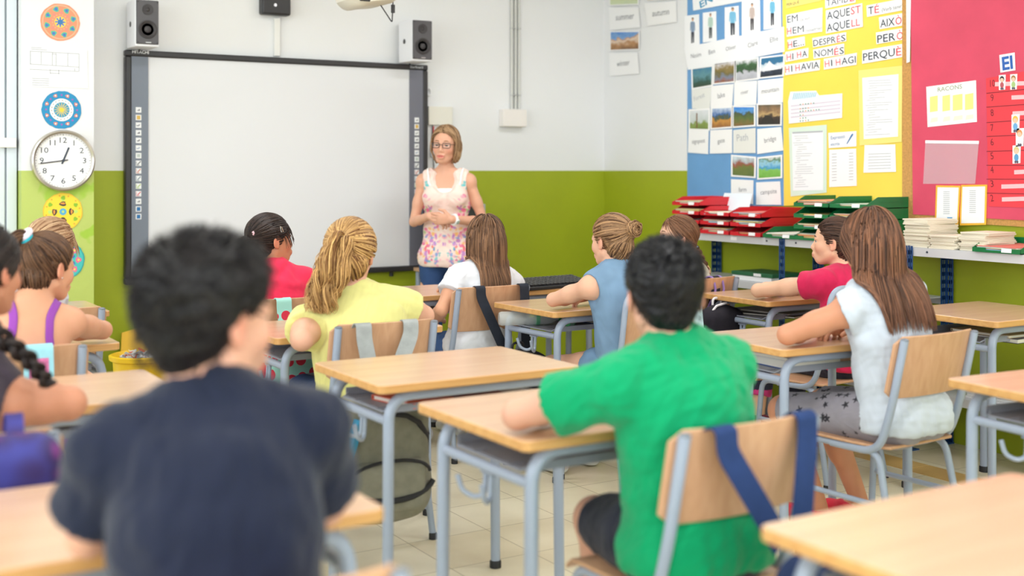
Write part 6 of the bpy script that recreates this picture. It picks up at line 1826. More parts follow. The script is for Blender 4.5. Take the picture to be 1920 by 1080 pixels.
for k in range(5): mb.ball(p.H((0.045 + 0.006 * math.cos(k * 1.26), -0.104, 0.045 + 0.006 * math.sin(k * 1.26))), 0.0042, 8, 6)
mb.build('flower_clip', mat('clip_pink', (240, 196, 206), 0.4), p.o)
# --- girl in the white T-shirt
p = Body(dict(label='girl with long straight brown hair in a white T-shirt, below the teacher', hip=(2.90, 5.075), yaw=R(0), head=(2.962, 5.085, 1.156), hyaw=R(-6), skin=(222, 166, 134), hair1=(100, 70, 52), s=1.0,
              eL=(2.675, 5.00, 0.715), wL=(2.74, 5.19, 0.645), eR=(3.15, 5.19, 0.80), wR=(2.98, 5.33, 0.795)))
p.body()
p.garment('t_shirt', p.top_field(0.013, 0.020, 0.50, 0.016, neck=0.054), (226, 228, 234), 29, 0.0026)
p.bottom('shorts', (70, 100, 150), 0.62, seed=30, m=denim_m); p.shoes((220, 220, 224))
b_ = p.nb - p.fw * 0.075
hair_loose(p, (74, 50, 36), (164, 122, 90), 51, 0.815, [(p.H((0, -0.075, -0.06)), np.array([0.074, 0.042, 0.100]), None), (b_ + np.array([0.0, 0.010, -0.05]), np.array([0.070, 0.018, 0.100]), None)], n=1400, part=0.0, r0=0.0026, gather=0.075)
# --- girl in the denim dress
p = Body(dict(label='girl with a fair bun in a sleeveless blue denim dress', hip=(3.16, 4.185), yaw=R(6), head=(3.112, 4.245, 1.185), hyaw=R(8), hpitch=R(-4), neckl=0.130, drop=0.050, arm=0.84, skin=(236, 186, 158), hair1=(150, 110, 76), s=1.03,
              eL=(2.925, 4.425, 0.80), wL=(3.16, 4.51, 0.795), eR=(3.42, 4.42, 0.80), wR=(3.22, 4.47, 0.80)))
p.body()
p.garment('dress', p.top_field(0.013, 0.018, 0.0, 0, neck=0.054, arm_open=0.046), (122, 152, 182), 33, 0.0024, m=denim_m)
p.bottom('skirt', (108, 138, 168), 0.34, seed=34, m=denim_m, flare=0.012); p.shoes((210, 200, 200))
T = (0.020, -0.108, 0.048); Tb = p.H(T)
S1 = comb_to(p, T, 1300, 61, line=0.024, back=-0.085)
loops = []; r_ = np.random.default_rng(6)
for k in range(90):
    u = np.linspace(0, 1, 26); a0 = r_.uniform(0, 2 * PI); t0 = r_.uniform(0.55, 1.0) * 0.030
    ang = a0 + u * 2 * PI * 1.15
    x = np.cos(ang) * t0 + r_.normal() * 0.004; z = np.sin(ang) * t0 * 1.08 + r_.normal() * 0.004; y = -0.006 - 0.020 * (1 - (t0 / 0.036) ** 2) * 1.6 - 0.010 * np.sin(ang * 2 + r_.uniform(0, 6))
    loops.append(np.stack([x + T[0], y + T[1] - 0.008, z + T[2] + 0.002], 1))
S2 = p.hc + (np.stack(loops) @ p.Rh.T) * p.hs
w_ = p.scalp(60, 62, 0.02, -0.085, 0.009); w_ = w_[w_[:, 2] < 0.0]
S3 = p.grow(p.hc + (w_ @ p.Rh.T) * p.hs, p.head_dirs(np.tile([[0.2, -0.4, -0.4]], (len(w_), 1))), 8, 0.009, 0.2, 0.8, None, 0.006, 0.12, 5)
def bun(G): G.ell(p.H((T[0], T[1] - 0.014, T[2])), np.array([0.034, 0.024, 0.036]), p.Rh, 0.012)
p.hair(p.cap_field(0.008, 0.024, -0.088, extra=bun), [(S1, lens(12, 0.0020, 0.0012)), (S2, np.full(26, 0.0026)), (S3, lens(8, 0.0012, 0.0004))], (92, 62, 40), (196, 154, 112), 63)
# --- girl with the plait
p = Body(dict(label='girl with a long brown plait and cream top, half hidden behind the boy in green', hip=(4.06, 4.86), yaw=R(6), head=(4.015, 4.90, 1.142), hyaw=R(66), hpitch=R(8), skin=(238, 190, 162), hair1=(110, 76, 56), s=0.98,
              eL=(3.82, 5.12, 0.80), wL=(3.99, 5.22, 0.795), eR=(4.29, 5.10, 0.80), wR=(4.10, 5.22, 0.795)))
p.body()
p.garment('top', p.top_field(0.012, 0.016, 0.0, 0, neck=0.056, arm_open=0.042), (232, 226, 206), 35, 0.0024)
p.bottom('skirt', (120, 120, 150), 0.6, seed=36); p.shoes((180, 160, 170))
T = (0.0, -0.098, -0.035); Tb = p.H(T)
S1 = comb_to(p, T, 1200, 64, line=0.014, back=-0.080)
bp_ = [Tb, Tb + np.array([0.010, -0.030, -0.040]), Tb + np.array([0.038, -0.045, -0.10]), Tb + np.array([0.062, -0.040, -0.155]), Tb + np.array([0.075, -0.040, -0.185])]
S2 = braid(p, bp_, 0.020, 65, 2.6)
p.hair(p.cap_field(0.008, 0.014, -0.082), [(S1, lens(12, 0.0020, 0.0012)), (S2, np.full(60, 0.0022))], (88, 58, 42), (158, 114, 84), 66)
tie(p, bp_[-1] - np.array([0, 0, -0.008]), (0.3, 0, -1), 0.012, mat('tie_pink', (240, 130, 160), 0.5), thick=0.006)
tie(p, bp_[0] + np.array([0.003, -0.010, -0.012]), (0.2, -0.6, -0.6), 0.017, mat('tie_blue', (130, 170, 196), 0.5), thick=0.005)
# --- girl in crimson
p = Body(dict(label='girl with dark hair tied back in a crimson T-shirt, face in profile beside the shelf', hip=(4.16, 3.87), nbo=(0.035, -0.01, 0), yaw=R(6), head=(4.205, 3.985, 1.158), neckl=0.150, drop=0.070, hyaw=R(34), hpitch=R(3), skin=(238, 190, 160), hair1=(60, 40, 34), s=1.02,
              eL=(3.985, 4.26, 0.80), wL=(4.22, 4.34, 0.795), eR=(4.44, 4.20, 0.80), wR=(4.28, 4.32, 0.80)))
L_ = p.to_local
p.kn[0] = L_((3.99, 4.24, 0.50)); p.an[0] = L_((3.93, 4.20, 0.235))
p.body()
p.garment('t_shirt', p.top_field(0.013, 0.014, 0.30, 0.012, neck=0.052), (206, 36, 84), 37, 0.0026)
p.bottom('leggings', (40, 42, 60), 1.0, 0.72, seed=38, off=0.006, paint=lambda V, T, N_: np.where(((V[:, 2] < 0.345) & (V[:, 0] < 0.0))[:, None], rgb((206, 60, 130)), T)); p.shoes((120, 40, 60), (60, 60, 60))
T = (0.0, -0.112, 0.030); Tb = p.H(T)
S1 = comb_to(p, T, 1300, 67, line=0.024, back=-0.085)
S2 = tail(p, [Tb, Tb + p.Rh @ np.array([0.0, -0.03, -0.01]), Tb + p.Rh @ np.array([0.01, -0.04, -0.08]), Tb + p.Rh @ np.array([0.01, -0.02, -0.16])], 0.026, 200, 68, 0.004)
p.hair(p.cap_field(0.007, 0.024, -0.086), [(S1, lens(12, 0.0019, 0.0011)), (S2, lens(26, 0.0022, 0.0005))], (46, 30, 26), (108, 76, 60), 69)
# --- girl in the white blouse
p = Body(dict(label='girl with long straight brown hair in a white sleeveless blouse and star leggings', hip=(3.345, 2.875), yaw=R(4), head=(3.290, 2.950, 1.240), hyaw=R(0), hpitch=R(-8), skin=(214, 152, 120), hair1=(90, 60, 46), s=1.10, res=0.0045,
              eL=(2.995, 3.055, 0.80), wL=(3.21, 3.135, 0.795), eR=(3.60, 3.06, 0.80), wR=(3.36, 3.105, 0.80), handR=dict(curl=0.45), leg=1.0))
L_ = p.to_local
p.an[0] = L_((3.40, 3.30, 0.085)); p.an[1] = L_((3.58, 3.26, 0.085))
p.body()
def hem(V, T, N_): return T
G = p.top_field(0.012, 0.018, 0.08, 0.012, neck=0.056, hem=0.470)
p.garment('blouse', G, (200, 209, 222), 39, 0.0034)
Pr = p
# star print leggings
def stars(V, T, N_):
    rnd = random.Random(12)
    for i in (0, 1):
        d = p.kn[i] - p.hj[i]; ax = nrm(d); e1 = nrm(np.cross(ax, [0, 0, 1])); e2 = np.cross(ax, e1)
        for k in range(70):
            t = rnd.uniform(0.0, 1.0); a = rnd.uniform(0, 2 * PI); o = e1 * math.cos(a) + e2 * math.sin(a); c = p.hj[i] + d * t
            sz = rnd.choice((0.009, 0.012, 0.017)); ph = rnd.uniform(0, 6)
            q = V - c; near = (q @ o > 0) & (np.linalg.norm(q, axis=1) < 0.14)
            q = q - np.outer(q @ o, o); tg = np.cross(o, ax); u, v = q @ ax, q @ tg; rr = np.hypot(u, v); an = np.arctan2(v, u) + ph
            w = np.abs(((an / (2 * PI / 5)) % 1.0) * 2 - 1); lim = sz * (0.40 + 0.60 * w ** 1.5)
            m = np.clip((lim - rr) / 0.0020 + 0.5, 0, 1) * near
            T = T * (1 - m[:, None]) + rgb((40, 40, 48)) * m[:, None]
    return T
o = p.bottom('leggings', (146, 142, 152), 0.97, 0.0, seed=40, off=0.007, h=0.0032, paint=stars, fold=0.0012)
p.shoes((206, 40, 60), (120, 30, 40))
b_ = p.nb - p.fw * 0.080
hair_loose(p, (54, 34, 26), (158, 108, 80), 71, 0.868, [(p.H((0.0, -0.070, -0.06)), np.array([0.074, 0.040, 0.100]), None), (b_ + np.array([0.015, 0.010, -0.03]), np.array([0.085, 0.020, 0.095]), None)], n=1700, part=0.01, line=0.026, tips=0.045, r0=0.0026, gather=0.130)
# --- girl in purple
p = Body(dict(label='girl with a dark ponytail in a purple strappy top, seen from behind', hip=(0.660, 4.150), nbo=(-0.055, -0.02, 0), neckl=0.126, drop=0.044, yaw=R(-4), head=(0.768, 4.235, 1.166), hyaw=R(-58), hpitch=R(-6), skin=(226, 168, 136), hair1=(70, 48, 38), s=1.0, sh=0.128,
              eL=(0.50, 4.38, 0.80), wL=(0.68, 4.50, 0.795), eR=(0.995, 4.425, 0.80), wR=(0.78, 4.52, 0.795)))
p.body()
G = p.top_field(0.010, 0.012, 0.0, 0, neck=0.0, arm_open=0.05); c = p.hip + p.u * 0.262 * p.s
G.cut(c, nrm(p.u + np.array([0, 0.25, 0])), 0.004)
p.garment('top', G, (150, 74, 172), 45, 0.0016)
F = p.F; bk_ = lambda x, t, d=0.16: p.hip + p.u * t * p.s + p.ax * x * p.s - p.fw * d
for sx in (-1, 1):
    p.ribbon('strap', [bk_(sx * 0.088, 0.21, 0.13), bk_(sx * 0.078, 0.27, 0.13), bk_(sx * 0.062, 0.32, 0.12), bk_(sx * 0.048, 0.375, 0.06), bk_(sx * 0.058, 0.385, -0.04), bk_(sx * 0.07, 0.32, -0.13), bk_(sx * 0.07, 0.22, -0.14)], 0.026, (150, 74, 172), lift=0.005, n=40)
p.bottom('shorts', (90, 90, 120), 0.6, seed=46); p.shoes((200, 160, 200))
T = (-0.010, -0.085, 0.108); Tb = p.H(T)
S1 = comb_to(p, T, 1300, 72, line=0.024, back=-0.085)
S2 = tail(p, [Tb, Tb + p.Rh @ np.array([-0.01, -0.028, 0.008]), Tb + p.Rh @ np.array([-0.03, -0.055, -0.04]), Tb + p.Rh @ np.array([-0.035, -0.060, -0.12]), Tb + p.Rh @ np.array([-0.035, -0.055, -0.17])], 0.030, 220, 73, 0.005)
p.hair(p.cap_field(0.008, 0.024, -0.086), [(S1, lens(12, 0.0020, 0.0012)), (S2, lens(26, 0.0022, 0.0005))], (58, 38, 28), (134, 98, 72), 74)
tie(p, Tb + p.Rh @ np.array([-0.002, -0.006, 0.004]), p.Rh @ np.array([-0.2, -0.7, 0.6]), 0.019, mat('scrunchie_white', (236, 222, 236), 0.7), thick=0.010)
tie(p, Tb + p.Rh @ np.array([0.002, -0.004, -0.010]), p.Rh @ np.array([-0.2, -0.7, 0.6]), 0.019, mat('scrunchie_teal', (40, 170, 190), 0.7), 'hair_band', thick=0.007)
mb = MB(); mb.ball(p.H((0.0835, -0.002, -0.030)), 0.0028, 8, 6); mb.build('earring', mat('clip_silver', (214, 210, 206), 0.25, 0.8), p.o)
# --- braided girl cut by the left edge
p = Body(dict(label='girl with a black braid over her shoulder at the left edge of the picture', hip=(0.14, 2.93), nbo=(-0.05, -0.02, -0.045), yaw=R(0), head=(0.422, 3.125, 1.250), hyaw=R(-50), hpitch=R(-4), skin=(204, 142, 112), hair1=(30, 24, 24), s=1.10,
              eL=(-0.02, 3.18, 0.80), wL=(0.22, 3.38, 0.795), eR=(0.605, 3.045, 0.805), wR=(0.52, 3.34, 0.795), sh=0.130, twist=R(-6), arm=1.08))
p.body()
p.garment('top', p.top_field(0.012, 0.014, 0.0, 0, neck=0.075, arm_open=0.085), (64, 54, 66), 47, 0.0022)
p.bottom('shorts', (70, 70, 100), 0.6, seed=48); p.shoes((200, 200, 210))
T = (0.0, -0.100, -0.030); Tb = p.H(T)
S1 = comb_to(p, T, 1200, 75, line=0.026, back=-0.082)
L_ = p.to_local
bp_ = [Tb, Tb + np.array([0.02, -0.04, -0.05]), L_((0.445, 2.955, 0.985)), L_((0.505, 2.945, 0.925)), L_((0.545, 2.960, 0.868))]
S2 = braid(p, bp_, 0.024, 76, 3.2)
p.hair(p.cap_field(0.009, 0.026, -0.084), [(S1, lens(12, 0.0020, 0.0012)), (S2, np.full(60, 0.0025))], (22, 17, 18), (62, 48, 44), 77)
# --- fair girl by the column
p = Body(dict(label='fair haired girl with a fringe half hidden behind the girl in purple', hip=(0.80, 5.22), yaw=R(-62), head=(0.972, 5.24, 1.178), hyaw=R(-62), hpitch=R(-8), skin=(236, 190, 164), hair1=(170, 130, 96), res=0.006,
              eL=(0.98, 5.38, 0.68), wL=(1.02, 5.46, 0.62), eR=(0.84, 5.10, 0.66), wR=(0.94, 5.22, 0.60), sh=0.105, wide=0.85, s=0.88))
p.body()
p.garment('t_shirt', p.top_field(0.013, 0.016, 0.55, 0.014, neck=0.052), (208, 210, 218), 49, 0.0024)
p.bottom('shorts', (110, 120, 150), 0.6, seed=50); p.shoes((210, 210, 214))
T = (0.0, -0.110, 0.0); Tb = p.H(T)
S1 = comb_to(p, T, 1000, 78, line=0.030, back=-0.082)
fr = p.scalp(420, 79, 0.034, 0.02, 0.010); fr = fr[(fr[:, 1] > 0.015)]
S3 = p.grow(p.hc + (fr @ p.Rh.T) * p.hs, p.head_dirs(np.tile(np.array([[0.0, 0.7, -0.45]]), (len(fr), 1))), 10, 0.0085, 0.25, 0.8, None, 0.006, 0.05, 3)
S2 = tail(p, [Tb, Tb + p.Rh @ np.array([0, -0.03, -0.02]), Tb + p.Rh @ np.array([0, -0.03, -0.10])], 0.022, 120, 80, 0.004)
p.hair(p.cap_field(0.009, 0.028, -0.084), [(S1, lens(12, 0.0020, 0.0012)), (S2, lens(26, 0.0020, 0.0005)), (S3, lens(10, 0.0018, 0.0005))], (146, 104, 74), (218, 184, 146), 81)

# ------------------------------------------------------------------ the teacher
p = Body(dict(label='teacher with a light brown bob and glasses in a floral sleeveless top', standing=True, hip=(3.475, 6.43), hipz=0.855, yaw=R(144), head=(3.452, 6.405, 1.650), hyaw=R(136), hpitch=R(0), hroll=R(-3), slim=0.88, neckl=0.152, drop=0.062, hs=1.0, s=0.98, sh=0.140, skin=(232, 178, 150), hair1=(140, 98, 62),
              lips=(206, 104, 104), blush=(232, 140, 120), mouth=1.0, lid=0.8, res=0.004, neck=0.041, arm=0.82, trap=0.72,
              eL=(3.668, 6.315, 1.060), wL=(3.395, 6.225, 1.082), eR=(3.302, 6.530, 1.058), wR=(3.300, 6.325, 1.100), handsize=0.98,
              handL=dict(dir=(-0.80, 0.42, 0.02), back=(-0.45, -0.75, -0.15), curl=0.50), handR=dict(dir=(0.62, -0.52, -0.22), back=(-0.35, -0.60, 0.75), curl=0.45)))
p.body()
TEACH = p
G = p.top_field(0.012, 0.012, 0.0, 0, neck=0.0, arm_open=0.046, hem=0.80, h=0.005)
lo_, hi_ = p.bounds([p.hip, p.nb, *p.sh, np.array([0, 0, 0.8])], 0.17)
G = Field(lo_, hi_, 0.005)
for j, (c, r) in enumerate(p.torso):
    o_ = 0.012 + 0.012 * (1.2, 1.4, 0.6, 0.0)[j]; G.ell(c, r + np.array([o_, o_, o_ * 0.6]), p.M, 0.06)
G.ell(p.hip + np.array([0, 0.0, 0.0]), np.array([0.150, 0.110, 0.17]), None, 0.06)
G.ell(p.hip + np.array([0, 0.010, -0.02]), np.array([0.156, 0.116, 0.10]), None, 0.05)
for sx in (-1, 1): G.ell(p.hip + p.u * 0.355 + p.ax * sx * 0.066 + p.fw * 0.070, np.array([0.062, 0.050, 0.060]) + 0.008, None, 0.03)
for i in (0, 1):
    G.cap(p.nb - p.u * 0.03, p.sh[i], 0.046 + 0.010, 0.043 + 0.010, 0.04); G.cap(p.nb + p.u * 0.015, p.sh[i] * 0.75 + p.nb * 0.25, 0.046, 0.042, 0.04)
    G.ell(p.sh[i] + p.ax * (-1, 1)[i] * 0.032 - p.u * 0.010, np.array([0.046, 0.085, 0.085]), p.M, 0.008, True)
G.ell(p.nb + p.u * 0.030, np.array([0.088, 0.085, 0.060]), p.M, 0.008, True)
G.ell(p.nb + p.fw * 0.115 - p.u * 0.035, np.array([0.085, 0.085, 0.105]), p.M, 0.010, True)
G.cut((0, 0, 0.790), (0, 0, -1), 0.006)
def floral(V, T, N_):
    r = np.random.default_rng(4); x = V[:, 0]; z = V[:, 2]; ax_ = np.abs(x)
    cols = [(236, 96, 150), (244, 170, 190), (196, 130, 206), (250, 196, 120), (120, 160, 216), (90, 196, 200), (240, 120, 110), (170, 200, 130), (90, 110, 190)]
    T = np.tile(rgb((246, 226, 214)), (len(V), 1))
    w = np.clip(0.5 + 0.5 * waves(np.stack([ax_, V[:, 1] * 0.3, z], 1).astype(np.float32), 8, 34), 0, 1)[:, None] * 0.35
    T = T * (1 - w) + rgb((248, 196, 190)) * w
    groups = [(0.115, 1.285, 0.014, [5], 4), (0.10, 1.13, 0.035, [0, 1, 2, 7], 18), (0.07, 1.02, 0.05, [2, 0, 3], 16), (0.03, 0.98, 0.06, [3, 1], 16), (0.055, 0.93, 0.04, [4, 8, 2], 16), (0.12, 0.87, 0.05, [6, 3, 0, 2], 40), (0.05, 0.86, 0.04, [4, 5, 1], 16), (0.17, 0.98, 0.04, [7, 1], 14), (0.15, 1.2, 0.05, [1, 0], 12)]
    for (gx, gz, sp_, cc, n) in groups:
        for k in range(n):
            cx, cz = gx + r.normal() * sp_ * 0.6, gz + r.normal() * sp_ * 0.7; rr = r.uniform(0.006, 0.015); an = r.uniform(0, PI); ca, sa = math.cos(an), math.sin(an)
            dx, dz = ax_ - cx, z - cz; u = (dx * ca + dz * sa) / rr; v = (-dx * sa + dz * ca) / (rr * r.uniform(0.4, 0.8)); q = np.clip((1.15 - np.sqrt(u * u + v * v)) * 3, 0, 1)[:, None] * 0.85
            T = T * (1 - q) + rgb(cols[r.choice(cc)]) * q
    return T
top = p.garment('floral_top', G, (246, 226, 214), 52, 0.0022, 30, paint=floral)
# white undershirt at the neckline and the edge bindings
G2 = Field(lo_, hi_, 0.005)
for j, (c, r) in enumerate(p.torso): G2.ell(c, r + 0.008, p.M, 0.05)
G2.cut(p.nb - p.u * 0.105 + p.fw * 0.08, nrm(p.u - p.fw * 0.15)); G2.cut(p.nb - p.u * 0.20, -p.u)
for i in (0, 1): G2.ell(p.sh[i] + p.ax * (-1, 1)[i] * 0.03, np.array([0.075, 0.1, 0.12]), p.M, 0.0, True)
p.garment('undershirt', G2, (246, 246, 246), 53, 0.0006)
for sx in (-1, 1):
    p.ribbon('binding', [p.nb + p.ax * sx * 0.088 - p.u * 0.150 + p.fw * 0.11, p.nb + p.ax * sx * 0.096 - p.u * 0.09 + p.fw * 0.10, p.nb + p.ax * sx * 0.100 - p.u * 0.03 + p.fw * 0.05, p.nb + p.ax * sx * 0.098 + p.u * 0.0 - p.fw * 0.02], 0.012, (250, 248, 246), lift=0.021, n=30)
p.bottom('jeans', (52, 78, 122), 1.0, 0.95, seed=54, m=denim_m, off=0.006, h=0.006)
p.shoes((90, 70, 60), (60, 50, 46))
# watch on her left wrist
d = nrm(p.wr[0] - p.el[0]); c = p.wr[0] - d * 0.022
q = Vector((0, 0, 1)).rotation_difference(Vector(d)).to_matrix()
wm = mat('watch_white', (242, 244, 244), 0.35)
mb = MB(); ring = []
for a in range(20): ring.append(Vector(c) + q @ Vector((0.0285 * math.cos(2 * PI * a / 20), 0.0285 * math.sin(2 * PI * a / 20), 0)))
mb.tube(ring, 0.0085, 8, closed=True); wt = mb.build('wristwatch', wm, p.o)
camL = p.to_local((0, 0, EYE)); nv = nrm(camL - c); nv = nrm(nv - d * (nv @ d) + np.array([0, 0, -0.3]))
q2 = Vector((0, 0, 1)).rotation_difference(Vector(nv)).to_matrix()
mb = MB(); mb.ball(Vector(c) + Vector(nv) * 0.032, (0.0185, 0.0185, 0.007), 18, 8, 0, q2); mb.build('watch_case', wm, wt)
mb = MB(); mb.ball(Vector(c) + Vector(nv) * 0.0372, (0.0125, 0.0125, 0.0025), 16, 6, 0, q2); mb.build('watch_dial', mat('dial_grey', (170, 186, 180), 0.3), wt)
# bob parted on her right, swept over her left side
def bob_keep(P, t):
    q = ((P - p.hc) @ p.Rh) / p.hs
    m = ((q[:, 1] > 0.025) & (q[:, 2] < 0.080) & (np.abs(q[:, 0]) < 0.070))[:, None]; s_ = np.where(q[:, 0:1] < 0.028, -1.0, 1.0)
    low = (q[:, 2] < -0.035)[:, None]; inw = np.concatenate([-q[:, 0:1] * 5, -(q[:, 1:2] + 0.02) * 5, 0 * q[:, 0:1]], 1)
    wide = -np.sign(q[:, 0:1]) * np.maximum(np.abs(q[:, 0:1]) - 0.078, 0) * 30; inw2 = np.concatenate([wide, -np.maximum(q[:, 1:2] - 0.045, 0) * 20, 0 * wide], 1) @ p.Rh.T
    return inw2 + np.where(low, inw @ p.Rh.T, np.where(m, (s_ * np.array([[0.85, 0, 0]]) + np.array([[0, -0.5, 0]])) @ p.Rh.T, 0))
hair_loose(p, (112, 80, 54), (214, 176, 134), 82, p.hc[2] - 0.092, [(p.H((0, -0.060, -0.030)), np.array([0.082, 0.062, 0.070]), None), (p.H((-0.070, -0.012, -0.045)), np.array([0.024, 0.046, 0.055]), p.Rh)], n=1500, part=0.026, line=0.018, keep=bob_keep, tips=0.012, r0=0.0023, clr=(0.007, 0.014), grav=0.60, stiff=0.5)
# glasses
gm = mat('glasses_frame', (52, 40, 36), 0.3); gl = mat('lens_clear', (250, 250, 252), 0.02, alpha=0.08)
gz = -0.001
mb = MB()
for sx in (-1, 1):
    ring = []
    for (x, z) in rrect(0.046, 0.030, 0.010, 5): ring.append(p.H((sx * 0.0335 + x, 0.1015 - abs(sx * 0.0335 + x) ** 2 * 3.2, gz + z)))
    mb.tube(ring, 0.0017 * 1.15, 6, closed=True)
    mb.tube([p.H((sx * 0.0565, 0.0910, gz + 0.008)), p.H((sx * 0.076, 0.055, gz + 0.008)), p.H((sx * 0.080, 0.010, gz + 0.008)), p.H((sx * 0.079, -0.012, gz))], 0.0018, 6)
mb.tube([p.H((-0.0105, 0.1008, gz + 0.003)), p.H((0, 0.1025, gz + 0.005)), p.H((0.0105, 0.1008, gz + 0.003))], 0.0018, 6)
gf = mb.build('glasses', gm, p.o)
for sx in (-1, 1):
    MB().add([p.H((sx * 0.0335 + x, 0.1012 - abs(sx * 0.0335 + x) ** 2 * 3.2, gz + z)) for (x, z) in rrect(0.044, 0.028, 0.009, 5)], [tuple(range(24))]).build('lens', gl, gf)
mb = MB(); mb.tube([p.H((-0.080, -0.004, -0.036)), p.H((-0.080, -0.004, -0.058))], 0.0024, 6); mb.build('earring', mat('clip_silver', (214, 210, 206), 0.25, 0.8), p.o)
# mouth, a little open
mb = MB(); q = Vector((0, 0, 1)).rotation_difference(Vector(p.Rh @ np.array([0, 1, 0]))).to_matrix()
mb.ball(p.H((0, 0.0900, -0.0675)), (0.0170, 0.0052, 0.0048), 14, 6, 0, Matrix(p.Rh.tolist()).to_3x3()); mb.build('mouth', mat('mouth_dark', (96, 40, 40), 0.5), p.o)
mb = MB(); mb.ball(p.H((0, 0.0925, -0.0648)), (0.0130, 0.0040, 0.0018), 14, 6, 0, Matrix(p.Rh.tolist()).to_3x3()); mb.build('teeth', mat('teeth_white', (236, 230, 222), 0.3), p.o)

# ------------------------------------------------------------------ chairs
chair(1.815, 1.96, 'wooden school chair of the boy in green with a navy bag on its back')
chair(1.885, 3.94, 'wooden school chair of the girl in yellow with grey straps over it', R(-2))
chair(0.55, 1.50, 'wooden school chair of the boy in the navy shirt')
chair(0.315, 2.69, 'wooden school chair of the braided girl with a purple bag')
chair(0.640, 3.960, 'wooden school chair of the girl in purple with a printed cloth over it')
chair(0.93, 4.99, 'wooden school chair of the fair haired girl')
chair(1.885, 4.90, 'wooden school chair of the child in red with a polka dot bag')
chair(2.90, 4.90, 'wooden school chair of the girl in the white T-shirt with black straps')
chair(3.20, 4.00, 'school chair with a rounded tube frame of the girl in the denim dress', R(4), True)
chair(4.07, 4.69, 'wooden school chair with black and purple straps of the girl with the plait', R(6))
chair(4.03, 3.66, 'school chair with a rounded tube frame of the girl in crimson', R(4), True)
chair(3.345, 2.695, 'wooden school chair of the girl in the white blouse', R(3))

# ------------------------------------------------------------------ bags on the chairs
def fabric(name, col, var=0.10): return mat(name, col, 0.9, spec=0.2, var=var, scale=30, bump=0.3, bscale=400)
def np_part(name, G, m, parent, smooth=2):
    V, Q = G.mesh(smooth); return np_object(name, V.astype(np.float32), Q, m, parent)
def strip(name, pts, width, m, parent, side=(1, 0, 0), thick=0.004):
    """a flat strap along pts, its width along side (one vector, or one per point)"""
    P = [Vector(q) for q in fillet(pts, 0.02, 4)]; mb = MB(); n = len(P); sd = Vector(side).normalized(); rows = []
    for i in range(n):
        t = (P[min(i + 1, n - 1)] - P[max(i - 1, 0)]).normalized(); w = (sd - t * sd.dot(t)).normalized(); nn = t.cross(w)
        rows += [P[i] - w * width / 2 - nn * thick / 2, P[i] + w * width / 2 - nn * thick / 2, P[i] + w * width / 2 + nn * thick / 2, P[i] - w * width / 2 + nn * thick / 2]
    fs = [(i * 4 + k, i * 4 + (k + 1) % 4, (i + 1) * 4 + (k + 1) % 4, (i + 1) * 4 + k) for i in range(n - 1) for k in range(4)] + [(3, 2, 1, 0), tuple(4 * (n - 1) + k for k in range(4))]
    mb.add(rows, fs); return mb.build(name, m, parent)
def backpack(name, label, loc, rz, w, h, d, m, trim_m, zip_y=0.4, pocket=0.45, tilt=0.0):
    """local: origin at the bottom middle, front towards -y"""
    t = thing(name, label, 'bag', loc, rz)
    G = Field((-w / 2 - .05, -d / 2 - .08, -.03), (w / 2 + .05, d / 2 + .05, h + .05), 0.007)
    G.rbox((0, 0, h * 0.46), (w / 2, d / 2, h * 0.46), min(w, d) * 0.36, k=0.02); G.ell((0, 0.01, h * 0.82), (w * 0.40, d * 0.42, h * 0.18), None, 0.05); G.ell((0, -d * 0.12, h * 0.25), (w * 0.50, d * 0.50, h * 0.26), None, 0.05)
    np_part('bag_body', G, m, t)
    P_ = Field((-w / 2 - .02, -d / 2 - .09, -.02), (w / 2 + .02, 0, h), 0.006)
    P_.rbox((0, -d * 0.42, h * pocket * 0.52 + 0.02), (w * 0.40, d * 0.22, h * pocket * 0.46), d * 0.18)
    np_part('front_pocket', P_, m, t)
    arc = [(w * 0.42 * math.cos(a), -d * 0.66 + 0.012 * abs(math.cos(a)), h * pocket * 0.98 - 0.03 + 0.05 * math.sin(a)) for a in [PI * k / 12 for k in range(13)]]
    MB().tube(arc, 0.006, 6).build('zipper', trim_m, t)
    arc = [(w * 0.47 * math.cos(a), -d * 0.30 + 0.02 * math.sin(a), h * 0.62 + h * 0.32 * math.sin(a)) for a in [PI * k / 16 for k in range(17)]]
    MB().tube(arc, 0.007, 6).build('zipper', trim_m, t)
    MB().tube(fillet([(-0.03, d * 0.2, h * 0.97), (-0.03, d * 0.2, h + 0.03), (0.03, d * 0.2, h + 0.03), (0.03, d * 0.2, h * 0.97)], 0.02), 0.006, 6).build('top_loop', trim_m, t)
    return t
def hang(t, chair_xy, rz, xs, m, width, bag_h, y_bag, ends=None, top=None):
    """shoulder straps from the bag over the backrest; all in the bag's own frame"""
    top = top or CH_H + 0.012
    for i, x in enumerate(xs):
        xe = ends[i] if ends else x * 0.55
        z0 = t.location.z; yb = y_bag
        dy = 0.030 * (x / 0.2) ** 2
        strip('shoulder_strap', [(xe, yb - 0.055, bag_h * 0.84), (x, yb - 0.026 + dy, top - z0 - 0.05), (x, yb - 0.024 + dy, top - z0 - 0.004), (x, yb + 0.000 + dy, top - z0 + 0.002), (x, yb + 0.030 + dy, top - z0 - 0.02), (x, yb + 0.070 + dy, top - z0 - 0.17)], width, m, t)
grey_bag = fabric('bag_grey', (138, 136, 122)); grey_strap = fabric('strap_grey', (164, 168, 168)); dark_trim = mat('trim_black', (34, 34, 38), 0.7)
t = backpack('backpack', 'grey canvas backpack hanging on the chair of the girl in yellow', (1.768, 3.755, 0.180), R(-4), 0.33, 0.45, 0.19, grey_bag, dark_trim)
hang(t, None, 0, (-0.005, 0.185), grey_strap, 0.058, 0.45, 0.165, (0.03, 0.07))
